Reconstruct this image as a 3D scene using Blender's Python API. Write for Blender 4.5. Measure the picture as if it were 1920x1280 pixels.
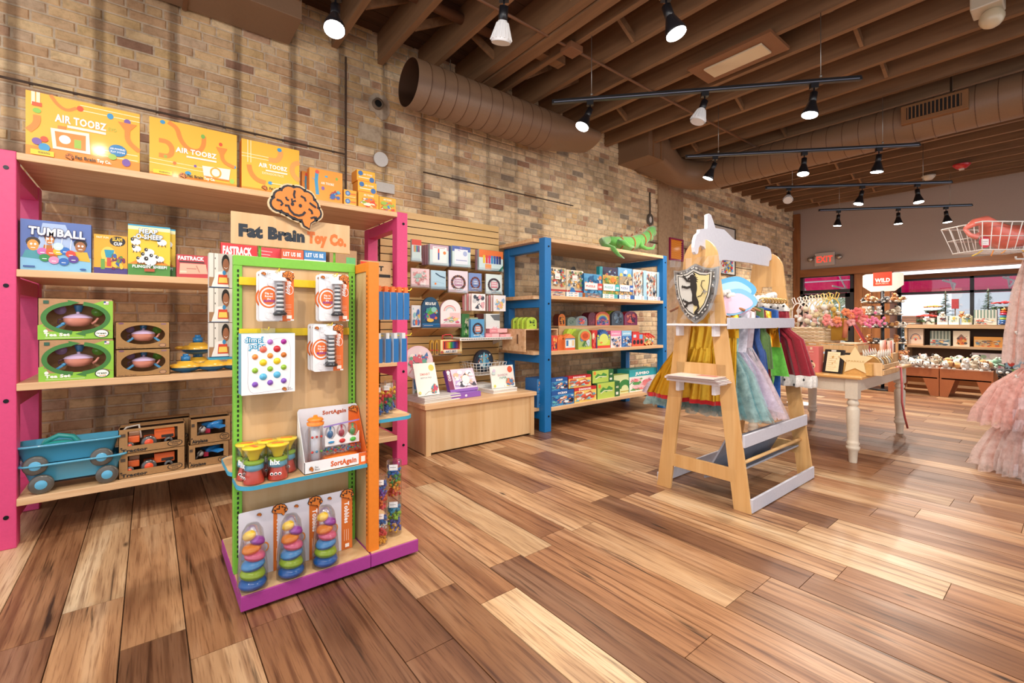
import bpy, math, random
from mathutils import Vector, Matrix
SC = bpy.context.scene
for o in list(bpy.data.objects): bpy.data.objects.remove(o)
COL = SC.collection
random.seed(11)
R = math.radians
pi = math.pi
# ------------------------------------------------------------ camera
FP = 853.0; HZ = 601.0; CZ = 1.22
YAW = math.atan2(1070, 853)
cc, ss = math.cos(YAW), math.sin(YAW)
cam = bpy.data.cameras.new('camera'); cam.sensor_width = 36; cam.lens = FP*36/1920
cam.shift_y = -(640-HZ)/1920; cam.clip_start = .05; cam.clip_end = 200
co = bpy.data.objects.new('camera', cam); COL.objects.link(co)
co.location = (0, 0, CZ); co.rotation_euler = (pi/2, 0, YAW-pi/2)
SC.camera = co
# ------------------------------------------------------------ world, exposure
W = bpy.data.worlds.new('world'); SC.world = W; W.use_nodes = True
W.node_tree.nodes['Background'].inputs[0].default_value = (.93, .95, 1, 1)
W.node_tree.nodes['Background'].inputs[1].default_value = 1.35
SC.view_settings.view_transform = 'Standard'; SC.view_settings.look = 'None'
SC.view_settings.gamma = 1; SC.view_settings.use_curve_mapping = False
SC.view_settings.exposure = 0.0
SPOT_W = 112; SPOT_COL = (1, .90, .79)

# pixel of the photograph -> point on a real plane
def XY(px, Y):            # world x on plane y=Y
    r = (px-960)/FP; d = Y/(ss-r*cc); return d*(cc+r*ss)
def ZY(px, py, Y):
    r = (px-960)/FP; d = Y/(ss-r*cc); return CZ+(HZ-py)/FP*d
def YX(px, X):            # world y on plane x=X
    r = (px-960)/FP; d = X/(cc+r*ss); return d*(ss-r*cc)
def ZX(px, py, X):
    r = (px-960)/FP; d = X/(cc+r*ss); return CZ+(HZ-py)/FP*d
def PZ(px, py, Z):        # point on plane z=Z
    d = FP*(CZ-Z)/(py-HZ); l = (px-960)/FP*d
    return (d*cc+l*ss, d*ss-l*cc, Z)
def PD(px, py, d):
    l = (px-960)/FP*d
    return Vector((d*cc+l*ss, d*ss-l*cc, CZ+(HZ-py)/FP*d))

def lin(c):
    c /= 255.0
    return c/12.92 if c <= .04045 else ((c+.055)/1.055)**2.4
def rgb(h):
    if not isinstance(h, str): return h
    return (lin(int(h[0:2], 16)), lin(int(h[2:4], 16)), lin(int(h[4:6], 16)), 1)

# ------------------------------------------------------------ mesh builder
_tc = {}
def text_geo(s, bold):
    k = (s, bold)
    if k not in _tc:
        c = bpy.data.curves.new('t', 'FONT'); c.body = s; c.size = 1; c.resolution_u = 2; c.offset = bold*.75; c.space_character = 1.09
        c.fill_mode = 'BOTH'
        o = bpy.data.objects.new('t', c); COL.objects.link(o)
        me = bpy.data.meshes.new_from_object(o.evaluated_get(bpy.context.evaluated_depsgraph_get()))
        vs = [(v.co.x, v.co.y) for v in me.vertices]; fs = [tuple(p.vertices) for p in me.polygons]
        bpy.data.objects.remove(o); bpy.data.curves.remove(c); bpy.data.meshes.remove(me)
        if vs:
            x0 = min(v[0] for v in vs); x1 = max(v[0] for v in vs); y1 = max(v[1] for v in vs)
            vs = [(x-x0, y) for x, y in vs]; _tc[k] = (vs, fs, x1-x0, y1)
        else: _tc[k] = ([], [], 1, 1)
    return _tc[k]

class MB:
    def __init__(s, col='ffffff'):
        s.v = []; s.f = []; s.c = []; s.s = []; s.M = Matrix(); s.col = col; s.k = 0
        s.W = s.H = 1; s.O = Matrix()
    def add(s, vs, fs, col=None, sm=False):
        n = len(s.v); c = rgb(col or s.col); M = s.M
        s.v += [tuple(M @ Vector(v)) for v in vs]
        for f in fs: s.f.append([n+i for i in f]); s.c.append(c); s.s.append(sm)
        return s
    def at(s, x=0, y=0, z=0, rx=0, ry=0, rz=0):
        s.M = Matrix.Translation((x, y, z)) @ Matrix.Rotation(rz, 4, 'Z') @ Matrix.Rotation(ry, 4, 'Y') @ Matrix.Rotation(rx, 4, 'X'); return s
    def box(s, x0, x1, y0, y1, z0, z1, col=None):
        return s.add([(x0,y0,z0),(x1,y0,z0),(x1,y1,z0),(x0,y1,z0),(x0,y0,z1),(x1,y0,z1),(x1,y1,z1),(x0,y1,z1)],
            [(0,3,2,1),(4,5,6,7),(0,1,5,4),(1,2,6,5),(2,3,7,6),(3,0,4,7)], col)
    def prism(s, pts, y0, y1, col=None, side=None):      # polygon in x,z extruded in y
        n = len(pts)
        ar = sum(pts[i][0]*pts[(i+1)%n][1]-pts[(i+1)%n][0]*pts[i][1] for i in range(n))
        if ar < 0: pts = pts[::-1]
        s.add([(x, y0, z) for x, z in pts]+[(x, y1, z) for x, z in pts], [list(range(n)), list(range(2*n-1, n-1, -1))], col)
        return s.add([(x, y0, z) for x, z in pts]+[(x, y1, z) for x, z in pts],
            [((i+1)%n, i, n+i, n+(i+1)%n) for i in range(n)], side or col)
    def lathe(s, prof, n=20, col=None, sm=True, cols=None, ax='Z', capped=False):
        vs = []
        for r, z in prof:
            for i in range(n):
                a = 2*pi*i/n; x, y = r*math.cos(a), r*math.sin(a)
                vs.append((x, y, z) if ax == 'Z' else ((z, x, y) if ax == 'X' else (y, z, x)))
        for j in range(len(prof)-1):
            fs = [(j*n+i, j*n+(i+1)%n, (j+1)*n+(i+1)%n, (j+1)*n+i) for i in range(n)]
            b = len(s.v); c = rgb((cols[j] if cols else None) or col or s.col)
            if j == 0:
                s.v += [tuple(s.M @ Vector(v)) for v in vs]; base = b
            for f in fs: s.f.append([base+q for q in f]); s.c.append(c); s.s.append(sm)
        if capped:
            s.f.append([base+i for i in range(n)][::-1]); s.c.append(rgb((cols[0] if cols else None) or col or s.col)); s.s.append(False)
            L = (len(prof)-1)*n
            s.f.append([base+L+i for i in range(n)]); s.c.append(rgb((cols[-1] if cols else None) or col or s.col)); s.s.append(False)
        return s
    def cyl(s, r, z0, z1, n=16, col=None, ax='Z', r2=None):
        return s.lathe([(r, z0), (r if r2 is None else r2, z1)], n, col, True, None, ax, True)
    def tube(s, pts, r, n=6, col=None, closed=False):
        P = [Vector(p) for p in pts]; vs = []; m = len(P)
        up = Vector((0, 0, 1)); ref = None
        for i, p in enumerate(P):
            t = (P[(i+1) % m]-P[i-1]) if (closed or 0 < i < m-1) else (P[1]-P[0] if i == 0 else P[-1]-P[-2])
            t = t.normalized() if t.length else Vector((0,0,1))
            if ref is None: ref = t.orthogonal().normalized()
            ref = (ref-t*ref.dot(t))
            ref = ref.normalized() if ref.length > 1e-6 else t.orthogonal().normalized()
            b = t.cross(ref); rr = r[i] if isinstance(r, (list, tuple)) else r
            for k in range(n):
                a = 2*pi*k/n; vs.append(p+ref*(rr*math.cos(a))+b*(rr*math.sin(a)))
        fs = [(j*n+i, j*n+(i+1)%n, ((j+1)%m)*n+(i+1)%n, ((j+1)%m)*n+i) for j in range(m if closed else m-1) for i in range(n)]
        if not closed: fs += [list(range(n))[::-1], list(range((m-1)*n, m*n))]
        return s.add(vs, fs, col, True)
    def ball(s, c, r, n=10, col=None, sc=(1,1,1), rot=None, m=None):
        m = m or max(4, n//2+1); vs = []
        Rm = (Matrix.Rotation(rot[2],3,'Z') @ Matrix.Rotation(rot[1],3,'Y') @ Matrix.Rotation(rot[0],3,'X')) if rot else None
        def P(x, y, z):
            v = Vector((x*r*sc[0], y*r*sc[1], z*r*sc[2]))
            if Rm: v = Rm @ v
            return v+Vector(c)
        vs.append(P(0, 0, -1))
        for j in range(1, m):
            t = pi*j/m
            for i in range(n):
                a = 2*pi*i/n; vs.append(P(math.sin(t)*math.cos(a), math.sin(t)*math.sin(a), -math.cos(t)))
        vs.append(P(0, 0, 1)); L = len(vs)-1
        fs = [(0, 1+(i+1)%n, 1+i) for i in range(n)]+[(L, L-n+i, L-n+(i+1)%n) for i in range(n)]
        fs += [(1+j*n+i, 1+j*n+(i+1)%n, 1+(j+1)*n+(i+1)%n, 1+(j+1)*n+i) for j in range(m-2) for i in range(n)]
        return s.add(vs, fs, col, True)
    def bar(s, a, b, w, t=None, col=None, up=(0,0,1)):    # rectangular bar from a to b
        a = Vector(a); b = Vector(b); d = (b-a); L = d.length; d.normalize(); t = t or w
        u = Vector(up); x = d.cross(u)
        x = x.normalized() if x.length > 1e-5 else d.orthogonal().normalized()
        y = x.cross(d).normalized(); vs = []
        for q in (a, b):
            for i, j in ((-1,-1),(1,-1),(1,1),(-1,1)): vs.append(q+x*(i*w/2)+y*(j*t/2))
        return s.add(vs, [(3,2,1,0),(4,5,6,7),(0,1,5,4),(1,2,6,5),(2,3,7,6),(3,0,4,7)], col)
    # ---- flat print in u,v (fractions of W,H) on local plane y=0 facing -y
    def face(s, w, h, x=0, y=0, z=0, rx=0, rz=0, ry=0):
        s.W, s.H = w, h; s.k = 0
        s.O = Matrix.Translation((x, y, z)) @ Matrix.Rotation(rz, 4, 'Z') @ Matrix.Rotation(ry, 4, 'Y') @ Matrix.Rotation(rx, 4, 'X'); return s
    def flat(s, pts, faces, col):
        s.k += 1; y = -.0004-.00022*s.k; M = s.M; s.M = M @ s.O
        s.add([(u*s.W, y, v*s.H) for u, v in pts], faces, col); s.M = M; return s
    def p(s, pts, col):
        n = len(pts); ar = sum(pts[i][0]*pts[(i+1)%n][1]-pts[(i+1)%n][0]*pts[i][1] for i in range(n))
        if ar < 0: pts = pts[::-1]
        return s.flat(pts, [list(range(n))], col)
    def r(s, u0, v0, u1, v1, col): return s.p([(u0,v0),(u1,v0),(u1,v1),(u0,v1)], col)
    def e(s, u, v, ru, rv=None, col='ffffff', n=18):
        rv = ru*s.W/s.H if rv is None else rv
        return s.p([(u+ru*math.cos(2*pi*i/n), v+rv*math.sin(2*pi*i/n)) for i in range(n)], col)
    def ring(s, u, v, ru, rv, t, col, a0=0, a1=360, n=28):
        A = [R(a0+(a1-a0)*i/n) for i in range(n+1)]; k = t*s.W/s.H
        pts = [(u+ru*math.cos(a), v+rv*math.sin(a)) for a in A]+[(u+(ru-t)*math.cos(a), v+(rv-k)*math.sin(a)) for a in A]
        return s.flat(pts, [(i+1, i, n+1+i, n+2+i)[::-1] if a1 < a0 else (i, i+1, n+2+i, n+1+i)[::-1] for i in range(n)], col)
    def l(s, pts, t, col):          # polyline, thickness in fraction of W
        t = t*s.W/2; P = [Vector((u*s.W, v*s.H)) for u, v in pts]; L = []; Q = []
        for i, p in enumerate(P):
            d = (P[min(i+1, len(P)-1)]-P[max(i-1, 0)])
            d = d.normalized() if d.length else Vector((1, 0)); nn = Vector((-d.y, d.x))*t
            L.append(p+nn); Q.append(p-nn)
        m = len(P); pts = [(a.x/s.W, a.y/s.H) for a in L+Q]
        return s.flat(pts, [(i, m+i, m+i+1, i+1) for i in range(m-1)], col)
    def t(s, txt, u, v, h, col, w=None, bold=.02, ang=0, al='l', sh=0):   # h: fraction of H; w: fit to fraction of W
        vs, fs, tw, th = text_geo(txt, bold)
        if not vs: return s
        ky = h*s.H/.73; kx = (w*s.W/tw) if w else ky*.92
        if al == 'c': off = -tw*kx/2
        else: off = 0
        ca, sa = math.cos(R(ang)), math.sin(R(ang)); pts = []
        for x, y in vs:
            X, Y = x*kx+off+y*ky*sh, y*ky
            pts.append(((u*s.W+X*ca-Y*sa)/s.W, (v*s.H+X*sa+Y*ca)/s.H))
        return s.flat(pts, fs, col)
    def cv(s, pts, t, col):          # smooth curve
        for _ in range(2):
            q = [pts[0]]
            for a, b in zip(pts, pts[1:]): q += [(a[0]*.75+b[0]*.25, a[1]*.75+b[1]*.25), (a[0]*.25+b[0]*.75, a[1]*.25+b[1]*.75)]
            pts = q+[pts[-1]]
        return s.l(pts, t, col)
    def busy(s, u0, v0, u1, v1, cols, n, seed=1, sz=.12):
        g = random.Random(seed)
        for i in range(int(n*2)):
            q = .55*sz*(.4+g.random()); a = q*(u1-u0); b = q*(v1-v0)
            u = g.uniform(u0+a, u1-a); v = g.uniform(v0+b, v1-b); c = g.choice(cols); k = g.random()
            if k < .45: s.e(u, v, a, b, c, 9)
            elif k < .75: s.p([(u-a, v-b*.6), (u+a, v-b), (u+a*.4, v+b)], c)
            else: s.l([(u-a, v-b), (u, v+b*.6), (u+a, v-b*.2)], .02, c)
        return s
    def mesh(s, name='m'):
        me = bpy.data.meshes.new(name); me.from_pydata(s.v, [], s.f)
        a = me.color_attributes.new('Col', 'FLOAT_COLOR', 'CORNER'); buf = []
        for f, c in zip(s.f, s.c): buf += list(c)*len(f)
        a.data.foreach_set('color', buf)
        me.polygons.foreach_set('use_smooth', s.s); me.update(); return me

# ------------------------------------------------------------ objects
def link(name, me, m=None, parent=None, bev=0, loc=None, rz=0):
    o = bpy.data.objects.new(name, me); COL.objects.link(o)
    if m and me and not me.materials: me.materials.append(m)
    if parent: o.parent = parent
    if bev:
        b = o.modifiers.new('bevel', 'BEVEL'); b.width = bev; b.segments = 2; b.limit_method = 'ANGLE'; b.angle_limit = R(50)
    if loc: o.location = loc
    if rz: o.rotation_euler = (0, 0, rz)
    return o
def part(name, mb, m, parent, bev=0, label=None, loc=None, rz=0):
    o = link(name, mb if isinstance(mb, bpy.types.Mesh) else mb.mesh(name), m, parent, bev, loc, rz)
    if label: o['label'] = label
    return o
def tag(o, label, cat, group=None):
    o['label'] = label; o['category'] = cat
    if group: o['group'] = group
    return o
def thing(name, label, cat, loc=(0,0,0), rz=0, group=None):
    o = bpy.data.objects.new(name, None); COL.objects.link(o); o.empty_display_size = .05
    o.location = loc; o.rotation_euler = (0, 0, rz); return tag(o, label, cat, group)
def solo(name, mb, m, label, cat, loc=(0,0,0), rz=0, group=None, bev=0):
    o = link(name, mb.mesh(name), m, None, bev, loc, rz); return tag(o, label, cat, group)
def struct(name, mb, m, parent=None, bev=0):
    o = link(name, mb.mesh(name), m, parent, bev)
    if not parent: o['kind'] = 'structure'
    return o
def dup(root, loc, label, rz=None, group=None):
    r = root.copy(); COL.objects.link(r); r.location = loc
    if rz is not None: r.rotation_euler = (0, 0, rz)
    r['label'] = label
    if group: r['group'] = group
    for ch in list(root.children):
        c = ch.copy(); COL.objects.link(c); c.parent = r
        for g in list(ch.children):
            d = g.copy(); COL.objects.link(d); d.parent = c
    return r

# ------------------------------------------------------------ materials
def newmat(name):
    m = bpy.data.materials.new(name); m.use_nodes = True; nt = m.node_tree
    return m, nt, nt.nodes['Principled BSDF']
def N(nt, t, **kw):
    n = nt.nodes.new('ShaderNode'+t)
    for k, v in kw.items():
        if k.startswith('i_'):
            key = k[2:]; key = int(key) if key.isdigit() else key.replace('_', ' ')
            if isinstance(v, bpy.types.NodeSocket): nt.links.new(v, n.inputs[key])
            else: n.inputs[key].default_value = v
        else: setattr(n, k, v)
    return n
def mixc(nt, a, b, f, mode='MIX'):
    n = nt.nodes.new('ShaderNodeMix'); n.data_type = 'RGBA'; n.blend_type = mode
    for i, v in ((0, f), (6, a), (7, b)):
        if isinstance(v, bpy.types.NodeSocket): nt.links.new(v, n.inputs[i])
        else: n.inputs[i].default_value = v
    return n.outputs[2]
def ramp(nt, f, stops, interp='LINEAR'):
    n = nt.nodes.new('ShaderNodeValToRGB'); nt.links.new(f, n.inputs[0]); e = n.color_ramp.elements; n.color_ramp.interpolation = interp
    for i, (p_, c) in enumerate(stops):
        q = e[i] if i < 2 else e.new(p_)
        q.position = p_; q.color = rgb(c) if isinstance(c, str) else (c, c, c, 1)
    return n.outputs[0]
def bump(nt, bs, h, st=.2, dist=.01):
    b = N(nt, 'Bump', i_Strength=st, i_Distance=dist); nt.links.new(h, b.inputs['Height']); nt.links.new(b.outputs[0], bs.inputs['Normal'])
def paint(name, rough=.5, metal=0, coat=0, bumps=0, sheen=0, noise=0, trans=0, emit=0):
    m, nt, bs = newmat(name); a = N(nt, 'VertexColor', layer_name='Col'); c = a.outputs[0]
    if noise:
        tc = N(nt, 'TexCoord'); n = N(nt, 'TexNoise', i_Scale=60, i_Detail=4); nt.links.new(tc.outputs['Object'], n.inputs[0])
        c = mixc(nt, c, ramp(nt, n.outputs[0], [(.3, 1-noise), (.7, 1.0)]), 1.0, 'MULTIPLY')
    nt.links.new(c, bs.inputs['Base Color']); bs.inputs['Roughness'].default_value = rough; bs.inputs['Metallic'].default_value = metal
    if coat: bs.inputs['Coat Weight'].default_value = coat; bs.inputs['Coat Roughness'].default_value = .08
    if sheen: bs.inputs['Sheen Weight'].default_value = sheen
    if trans: bs.inputs['Transmission Weight'].default_value = trans
    if emit: nt.links.new(c, bs.inputs['Emission Color']); bs.inputs['Emission Strength'].default_value = emit
    if bumps:
        tc = N(nt, 'TexCoord'); n = N(nt, 'TexNoise', i_Scale=bumps, i_Detail=3); nt.links.new(tc.outputs['Object'], n.inputs[0]); bump(nt, bs, n.outputs[0], .35, .004)
    return m
INK = paint('printed_card', .5, coat=.06); MATTE = paint('matte_paint', .7); PLAST = paint('glossy_plastic', .28, coat=.4)
CARD = paint('kraft_card', .75, noise=.12); METAL = paint('metal', .32, metal=.85); CLOTH = paint('cloth', .9, bumps=220, sheen=.3, noise=.25)
FUR = paint('plush_fur', .95, bumps=260, sheen=.5, noise=.3); PNT = paint('satin_paint', .48, noise=.06, bumps=25); SATIN = paint('lame_fabric', .3, metal=.6, bumps=50)
WIRE = paint('coated_wire', .4); BLACKM = paint('black_metal', .4, coat=.2); LEAF = paint('leaf', .6)
def clearmat(name, tint=(1,1,1,1), rough=.06, base=.06):
    m, nt, bs = newmat(name); nt.nodes.remove(bs)
    t = N(nt, 'BsdfTransparent'); t.inputs[0].default_value = tint
    g = N(nt, 'BsdfGlossy'); g.inputs['Roughness'].default_value = rough
    lw = N(nt, 'LayerWeight', i_Blend=.35); mm = N(nt, 'Math', operation='MULTIPLY_ADD'); nt.links.new(lw.outputs['Fresnel'], mm.inputs[0]); mm.inputs[1].default_value = .55; mm.inputs[2].default_value = base
    x = N(nt, 'MixShader'); nt.links.new(mm.outputs[0], x.inputs[0]); nt.links.new(t.outputs[0], x.inputs[1]); nt.links.new(g.outputs[0], x.inputs[2])
    nt.links.new(x.outputs[0], nt.nodes['Material Output'].inputs[0]); return m
CLEAR = clearmat('clear_plastic'); GLASS = clearmat('window_glass', (.95,.98,1,1), .02, .03)
def tullemat(name, alpha=.45):
    m, nt, bs = newmat(name); a = N(nt, 'VertexColor', layer_name='Col')
    d = N(nt, 'BsdfDiffuse'); nt.links.new(a.outputs[0], d.inputs[0]); tr = N(nt, 'BsdfTranslucent'); nt.links.new(a.outputs[0], tr.inputs[0])
    x = N(nt, 'MixShader', i_0=.45); nt.links.new(d.outputs[0], x.inputs[1]); nt.links.new(tr.outputs[0], x.inputs[2])
    t = N(nt, 'BsdfTransparent'); tc = N(nt, 'TexCoord'); n = N(nt, 'TexNoise', i_Scale=22, i_Detail=3); nt.links.new(tc.outputs['Object'], n.inputs[0])
    al = ramp(nt, n.outputs[0], [(.3, alpha*.5), (.75, min(1, alpha*1.5))]); y = N(nt, 'MixShader'); nt.links.new(al, y.inputs[0])
    nt.links.new(t.outputs[0], y.inputs[1]); nt.links.new(x.outputs[0], y.inputs[2]); nt.links.new(y.outputs[0], nt.nodes['Material Output'].inputs[0]); return m
TULLE = tullemat('tulle', .62); FILM = clearmat('cellophane', (.97,.97,.98,1), .12, .12)
def wood(name, c1, c2, axis=0, sc=1.0, rough=.45, knots=True, coat=0):
    m, nt, bs = newmat(name); tc = N(nt, 'TexCoord'); mp = N(nt, 'Mapping'); s = [16*sc]*3; s[axis] = 1.1*sc; mp.inputs['Scale'].default_value = s
    oi = N(nt, 'ObjectInfo'); ad = N(nt, 'VectorMath', operation='ADD'); nt.links.new(tc.outputs['Object'], ad.inputs[0])
    rr = N(nt, 'Math', operation='MULTIPLY', i_1=7.0); nt.links.new(oi.outputs['Random'], rr.inputs[0]); nt.links.new(rr.outputs[0], ad.inputs[1])
    nt.links.new(ad.outputs[0], mp.inputs[0]); n = N(nt, 'TexNoise', i_Scale=1.3, i_Detail=6, i_Distortion=.8); nt.links.new(mp.outputs[0], n.inputs[0])
    c = ramp(nt, n.outputs[0], [(.28, c2), (.72, c1)])
    if knots:
        k = N(nt, 'TexVoronoi', i_Scale=.32); nt.links.new(mp.outputs[0], k.inputs[0])
        c = mixc(nt, c, ramp(nt, k.outputs[0], [(.02, .55), (.1, 1.0)]), 1.0, 'MULTIPLY')
    nt.links.new(c, bs.inputs['Base Color']); bs.inputs['Roughness'].default_value = rough
    if coat: bs.inputs['Coat Weight'].default_value = coat
    bump(nt, bs, n.outputs[0], .12, .003); return m
PINE = wood('pale_pine', 'e6c39a', 'c99a6a'); PINEZ = wood('pale_pine_upright', 'e2bd8c', 'c8985f', 2)
MAPLE = wood('maple_laminate', 'd9b88c', 'cca474', 2, .7, .4, False); BIRCH = wood('birch_ply', 'e0b67c', 'cf9d60', 2, 1, .4, False)
SLATW = wood('slatwall_maple', 'e2bd80', 'd6ab69', 0, .5, .45, False); TRIMW = wood('stained_fir', 'a5693a', '7d4a24', 2, .8, .5); TRIMX = wood('stained_fir_beam', 'a5693a', '7d4a24', 1, .8, .5)
OAKY = wood('table_oak', 'e8b878', 'd49a54', 1, .8, .3, False, .4); BOOKW = wood('shelf_pine_grey', 'c8a784', 'ae8861', 1, .8)
# ============================================================ SETTING
WY = 4.42; FX = 12.34; CH = 3.80
# ---- floor planks
def floor_mat():
    m, nt, bs = newmat('reclaimed_oak'); g = N(nt, 'NewGeometry'); oi = N(nt, 'ObjectInfo'); vc = N(nt, 'VertexColor', layer_name='Col')
    base = mixc(nt, vc.outputs[0], oi.outputs['Color'], 1.0, 'MULTIPLY')
    sp = N(nt, 'SeparateColor'); nt.links.new(base, sp.inputs[0])
    h = N(nt, 'Math', operation='MULTIPLY', i_1=91.7); nt.links.new(sp.outputs[0], h.inputs[0])
    cb = N(nt, 'CombineXYZ'); nt.links.new(h.outputs[0], cb.inputs[1]); nt.links.new(h.outputs[0], cb.inputs[2])
    ad = N(nt, 'VectorMath', operation='ADD'); nt.links.new(g.outputs['Position'], ad.inputs[0]); nt.links.new(cb.outputs[0], ad.inputs[1])
    def MP(sc):
        mp = N(nt, 'Mapping'); mp.inputs['Scale'].default_value = sc; nt.links.new(ad.outputs[0], mp.inputs[0]); return mp.outputs[0]
    def NZ(sc, **kw):
        n = N(nt, 'TexNoise', **kw); nt.links.new(MP(sc), n.inputs[0]); return n.outputs[0]
    broad = NZ((7, .9, 1), i_Scale=1.0, i_Detail=3, i_Distortion=.6)
    mask = NZ((5, .7, 1), i_Scale=1.3, i_Detail=4, i_Distortion=1.0)
    w = N(nt, 'TexWave', i_Scale=5.5, i_Distortion=9.0, i_Detail=3.0, i_Detail_Scale=.55, i_Detail_Roughness=.6, bands_direction='X'); nt.links.new(MP((1, .11, 1)), w.inputs[0])
    fine = NZ((150, 5, 1), i_Scale=1.0, i_Detail=5, i_Roughness=.6)
    c = mixc(nt, base, ramp(nt, broad, [(.3, 'a07c60'), (.5, 'e6d4c2'), (.68, 'ffffff')]), .85, 'MULTIPLY')
    c = mixc(nt, c, ramp(nt, w.outputs['Fac'], [(.0, '8a6446'), (.35, 'ffffff')]), ramp(nt, mask, [(.42, .05), (.62, .68)]), 'MULTIPLY')
    c = mixc(nt, c, ramp(nt, fine, [(.34, '8c6c54'), (.5, 'ffffff')]), .55, 'MULTIPLY')
    streak = NZ((34, 1.5, 1), i_Scale=1.0, i_Detail=4, i_Distortion=.5)
    c = mixc(nt, c, ramp(nt, streak, [(.27, '33241a'), (.36, 'ffffff')]), .85, 'MULTIPLY')
    vo = N(nt, 'TexVoronoi', i_Scale=1.0); nt.links.new(MP((4.2, 1.5, 1)), vo.inputs[0])
    c = mixc(nt, c, ramp(nt, vo.outputs['Distance'], [(.02, '2c2018'), (.07, 'ffffff')]), .9, 'MULTIPLY')
    nt.links.new(c, bs.inputs['Base Color']); nt.links.new(ramp(nt, broad, [(.3, .42), (.7, .30)]), bs.inputs['Roughness'])
    bump(nt, bs, fine, .08, .003); return m
FM = floor_mat()
mb = MB('3a2a1e').box(-2.2, 14.5, -5.5, WY+.1, -.06, -.012)
floor = struct('floor', mb, MATTE)
def plank_mesh(L):
    b = MB(); w = .1985; e = .0015
    b.add([(0,0,-.012),(w,0,-.012),(w,L,-.012),(0,L,-.012),(e,e,0),(w-e,e,0),(w-e,L-e,0),(e,L-e,0)], [(4,5,6,7),(0,1,5,4),(1,2,6,5),(2,3,7,6),(3,0,4,7)])
    return b
PC = ['e0b98c','c99668','ab7a50','d0a074','ecca9c','b98a60','d6a878','94694a','dcae7e','c28e60','e8c092','9c7050','cfa074','b5845a']
PLL = [1.25, 1.5, .9]; pms = []
for L in PLL:
    me = plank_mesh(L).mesh('plank'); me.materials.append(FM); pms.append(me)
rest = MB(); cand = []
x = -2.2+.115; i = 0
g = random.Random(5)
while x < 14.3:
    y = -5.4+g.random()*1.1
    while y < WY-.02:
        k = g.choice((0, 0, 1, 1, 2)); L = PLL[k]; 
        if y+L > WY+.04: L2 = WY-y
        else: L2 = L
        if L2 > .03: cand.append((x, y, k, L2, rgb(g.choice(PC)), g.uniform(.88, 1.1)))
        y += L
    x += .2
def vis(c):
    x, y, k, L, col, s = c; cx, cy = x+.1, y+L/2; d = cx*cc+cy*ss; l = cx*ss-cy*cc
    if d < .5 or cx > FX: return 1e9
    a = abs(l/d); 
    return d if a < 1.35+.5/d else 1e9
cand.sort(key=vis)
npl = 0
for c in cand:
    x, y, k, L, col, s = c; m_ = (col[0]+col[1]+col[2])/3; col = tuple(min(1, (q*.86+m_*.14)*s*.80) for q in col[:3])+(1,)
    if npl < 300 and vis(c) < 1e8:
        me = pms[k]
        if L < PLL[k]-.001: me = plank_mesh(L).mesh('plank'); me.materials.append(FM)
        o = link('plank', me, None, floor); o.location = (x, y, 0); o.color = col; npl += 1
    else:
        rest.at(x, y, 0); pb = plank_mesh(L); rest.add(pb.v, pb.f, col)
o = part('plank_field', rest, FM, floor); o['kind'] = 'stuff'
# long black crack in a near board
# ---- brick wall
def brick_mat(name, mort=False):
    m, nt, bs = newmat(name); g = N(nt, 'NewGeometry'); oi = N(nt, 'ObjectInfo'); vc = N(nt, 'VertexColor', layer_name='Col')
    base = mixc(nt, vc.outputs[0], oi.outputs['Color'], 1.0, 'MULTIPLY')
    n = N(nt, 'TexNoise', i_Scale=18, i_Detail=8, i_Roughness=.7); nt.links.new(g.outputs['Position'], n.inputs[0])
    c = mixc(nt, base, ramp(nt, n.outputs[0], [(.28, 'a39484'), (.5, 'e8e2dc'), (.72, 'ffffff')]), .6, 'MULTIPLY')
    n2 = N(nt, 'TexNoise', i_Scale=1.7, i_Detail=5); nt.links.new(g.outputs['Position'], n2.inputs[0])
    c = mixc(nt, c, ramp(nt, n2.outputs[0], [(.36, '9d9085'), (.5, 'ffffff')]), .45, 'MULTIPLY')
    # dark vertical stripes, every 43 cm
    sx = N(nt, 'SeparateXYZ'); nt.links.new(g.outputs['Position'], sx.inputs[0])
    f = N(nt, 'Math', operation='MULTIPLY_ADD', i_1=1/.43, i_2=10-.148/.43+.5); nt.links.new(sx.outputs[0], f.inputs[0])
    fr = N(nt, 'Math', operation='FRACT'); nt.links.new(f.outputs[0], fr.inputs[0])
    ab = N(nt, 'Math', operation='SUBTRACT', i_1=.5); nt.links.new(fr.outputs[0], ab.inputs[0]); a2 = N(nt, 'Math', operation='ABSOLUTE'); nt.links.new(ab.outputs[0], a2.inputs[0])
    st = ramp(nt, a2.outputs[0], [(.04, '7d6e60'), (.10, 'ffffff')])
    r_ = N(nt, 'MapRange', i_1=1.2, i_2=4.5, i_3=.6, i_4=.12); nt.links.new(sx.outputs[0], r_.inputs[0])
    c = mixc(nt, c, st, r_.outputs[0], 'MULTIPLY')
    c = mixc(nt, c, (1.22, 1.20, 1.17, 1), 1.0, 'MULTIPLY')
    nt.links.new(c, bs.inputs['Base Color']); bs.inputs['Roughness'].default_value = .9
    bump(nt, bs, n.outputs[0], .5, .012); return m
BM = brick_mat('old_brick')
wall = MB('cfbfa8').box(-2.2, FX+.25, WY+.003, WY+.3, -.02, 4.15); wall = struct('wall_left', wall, BM)
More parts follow.
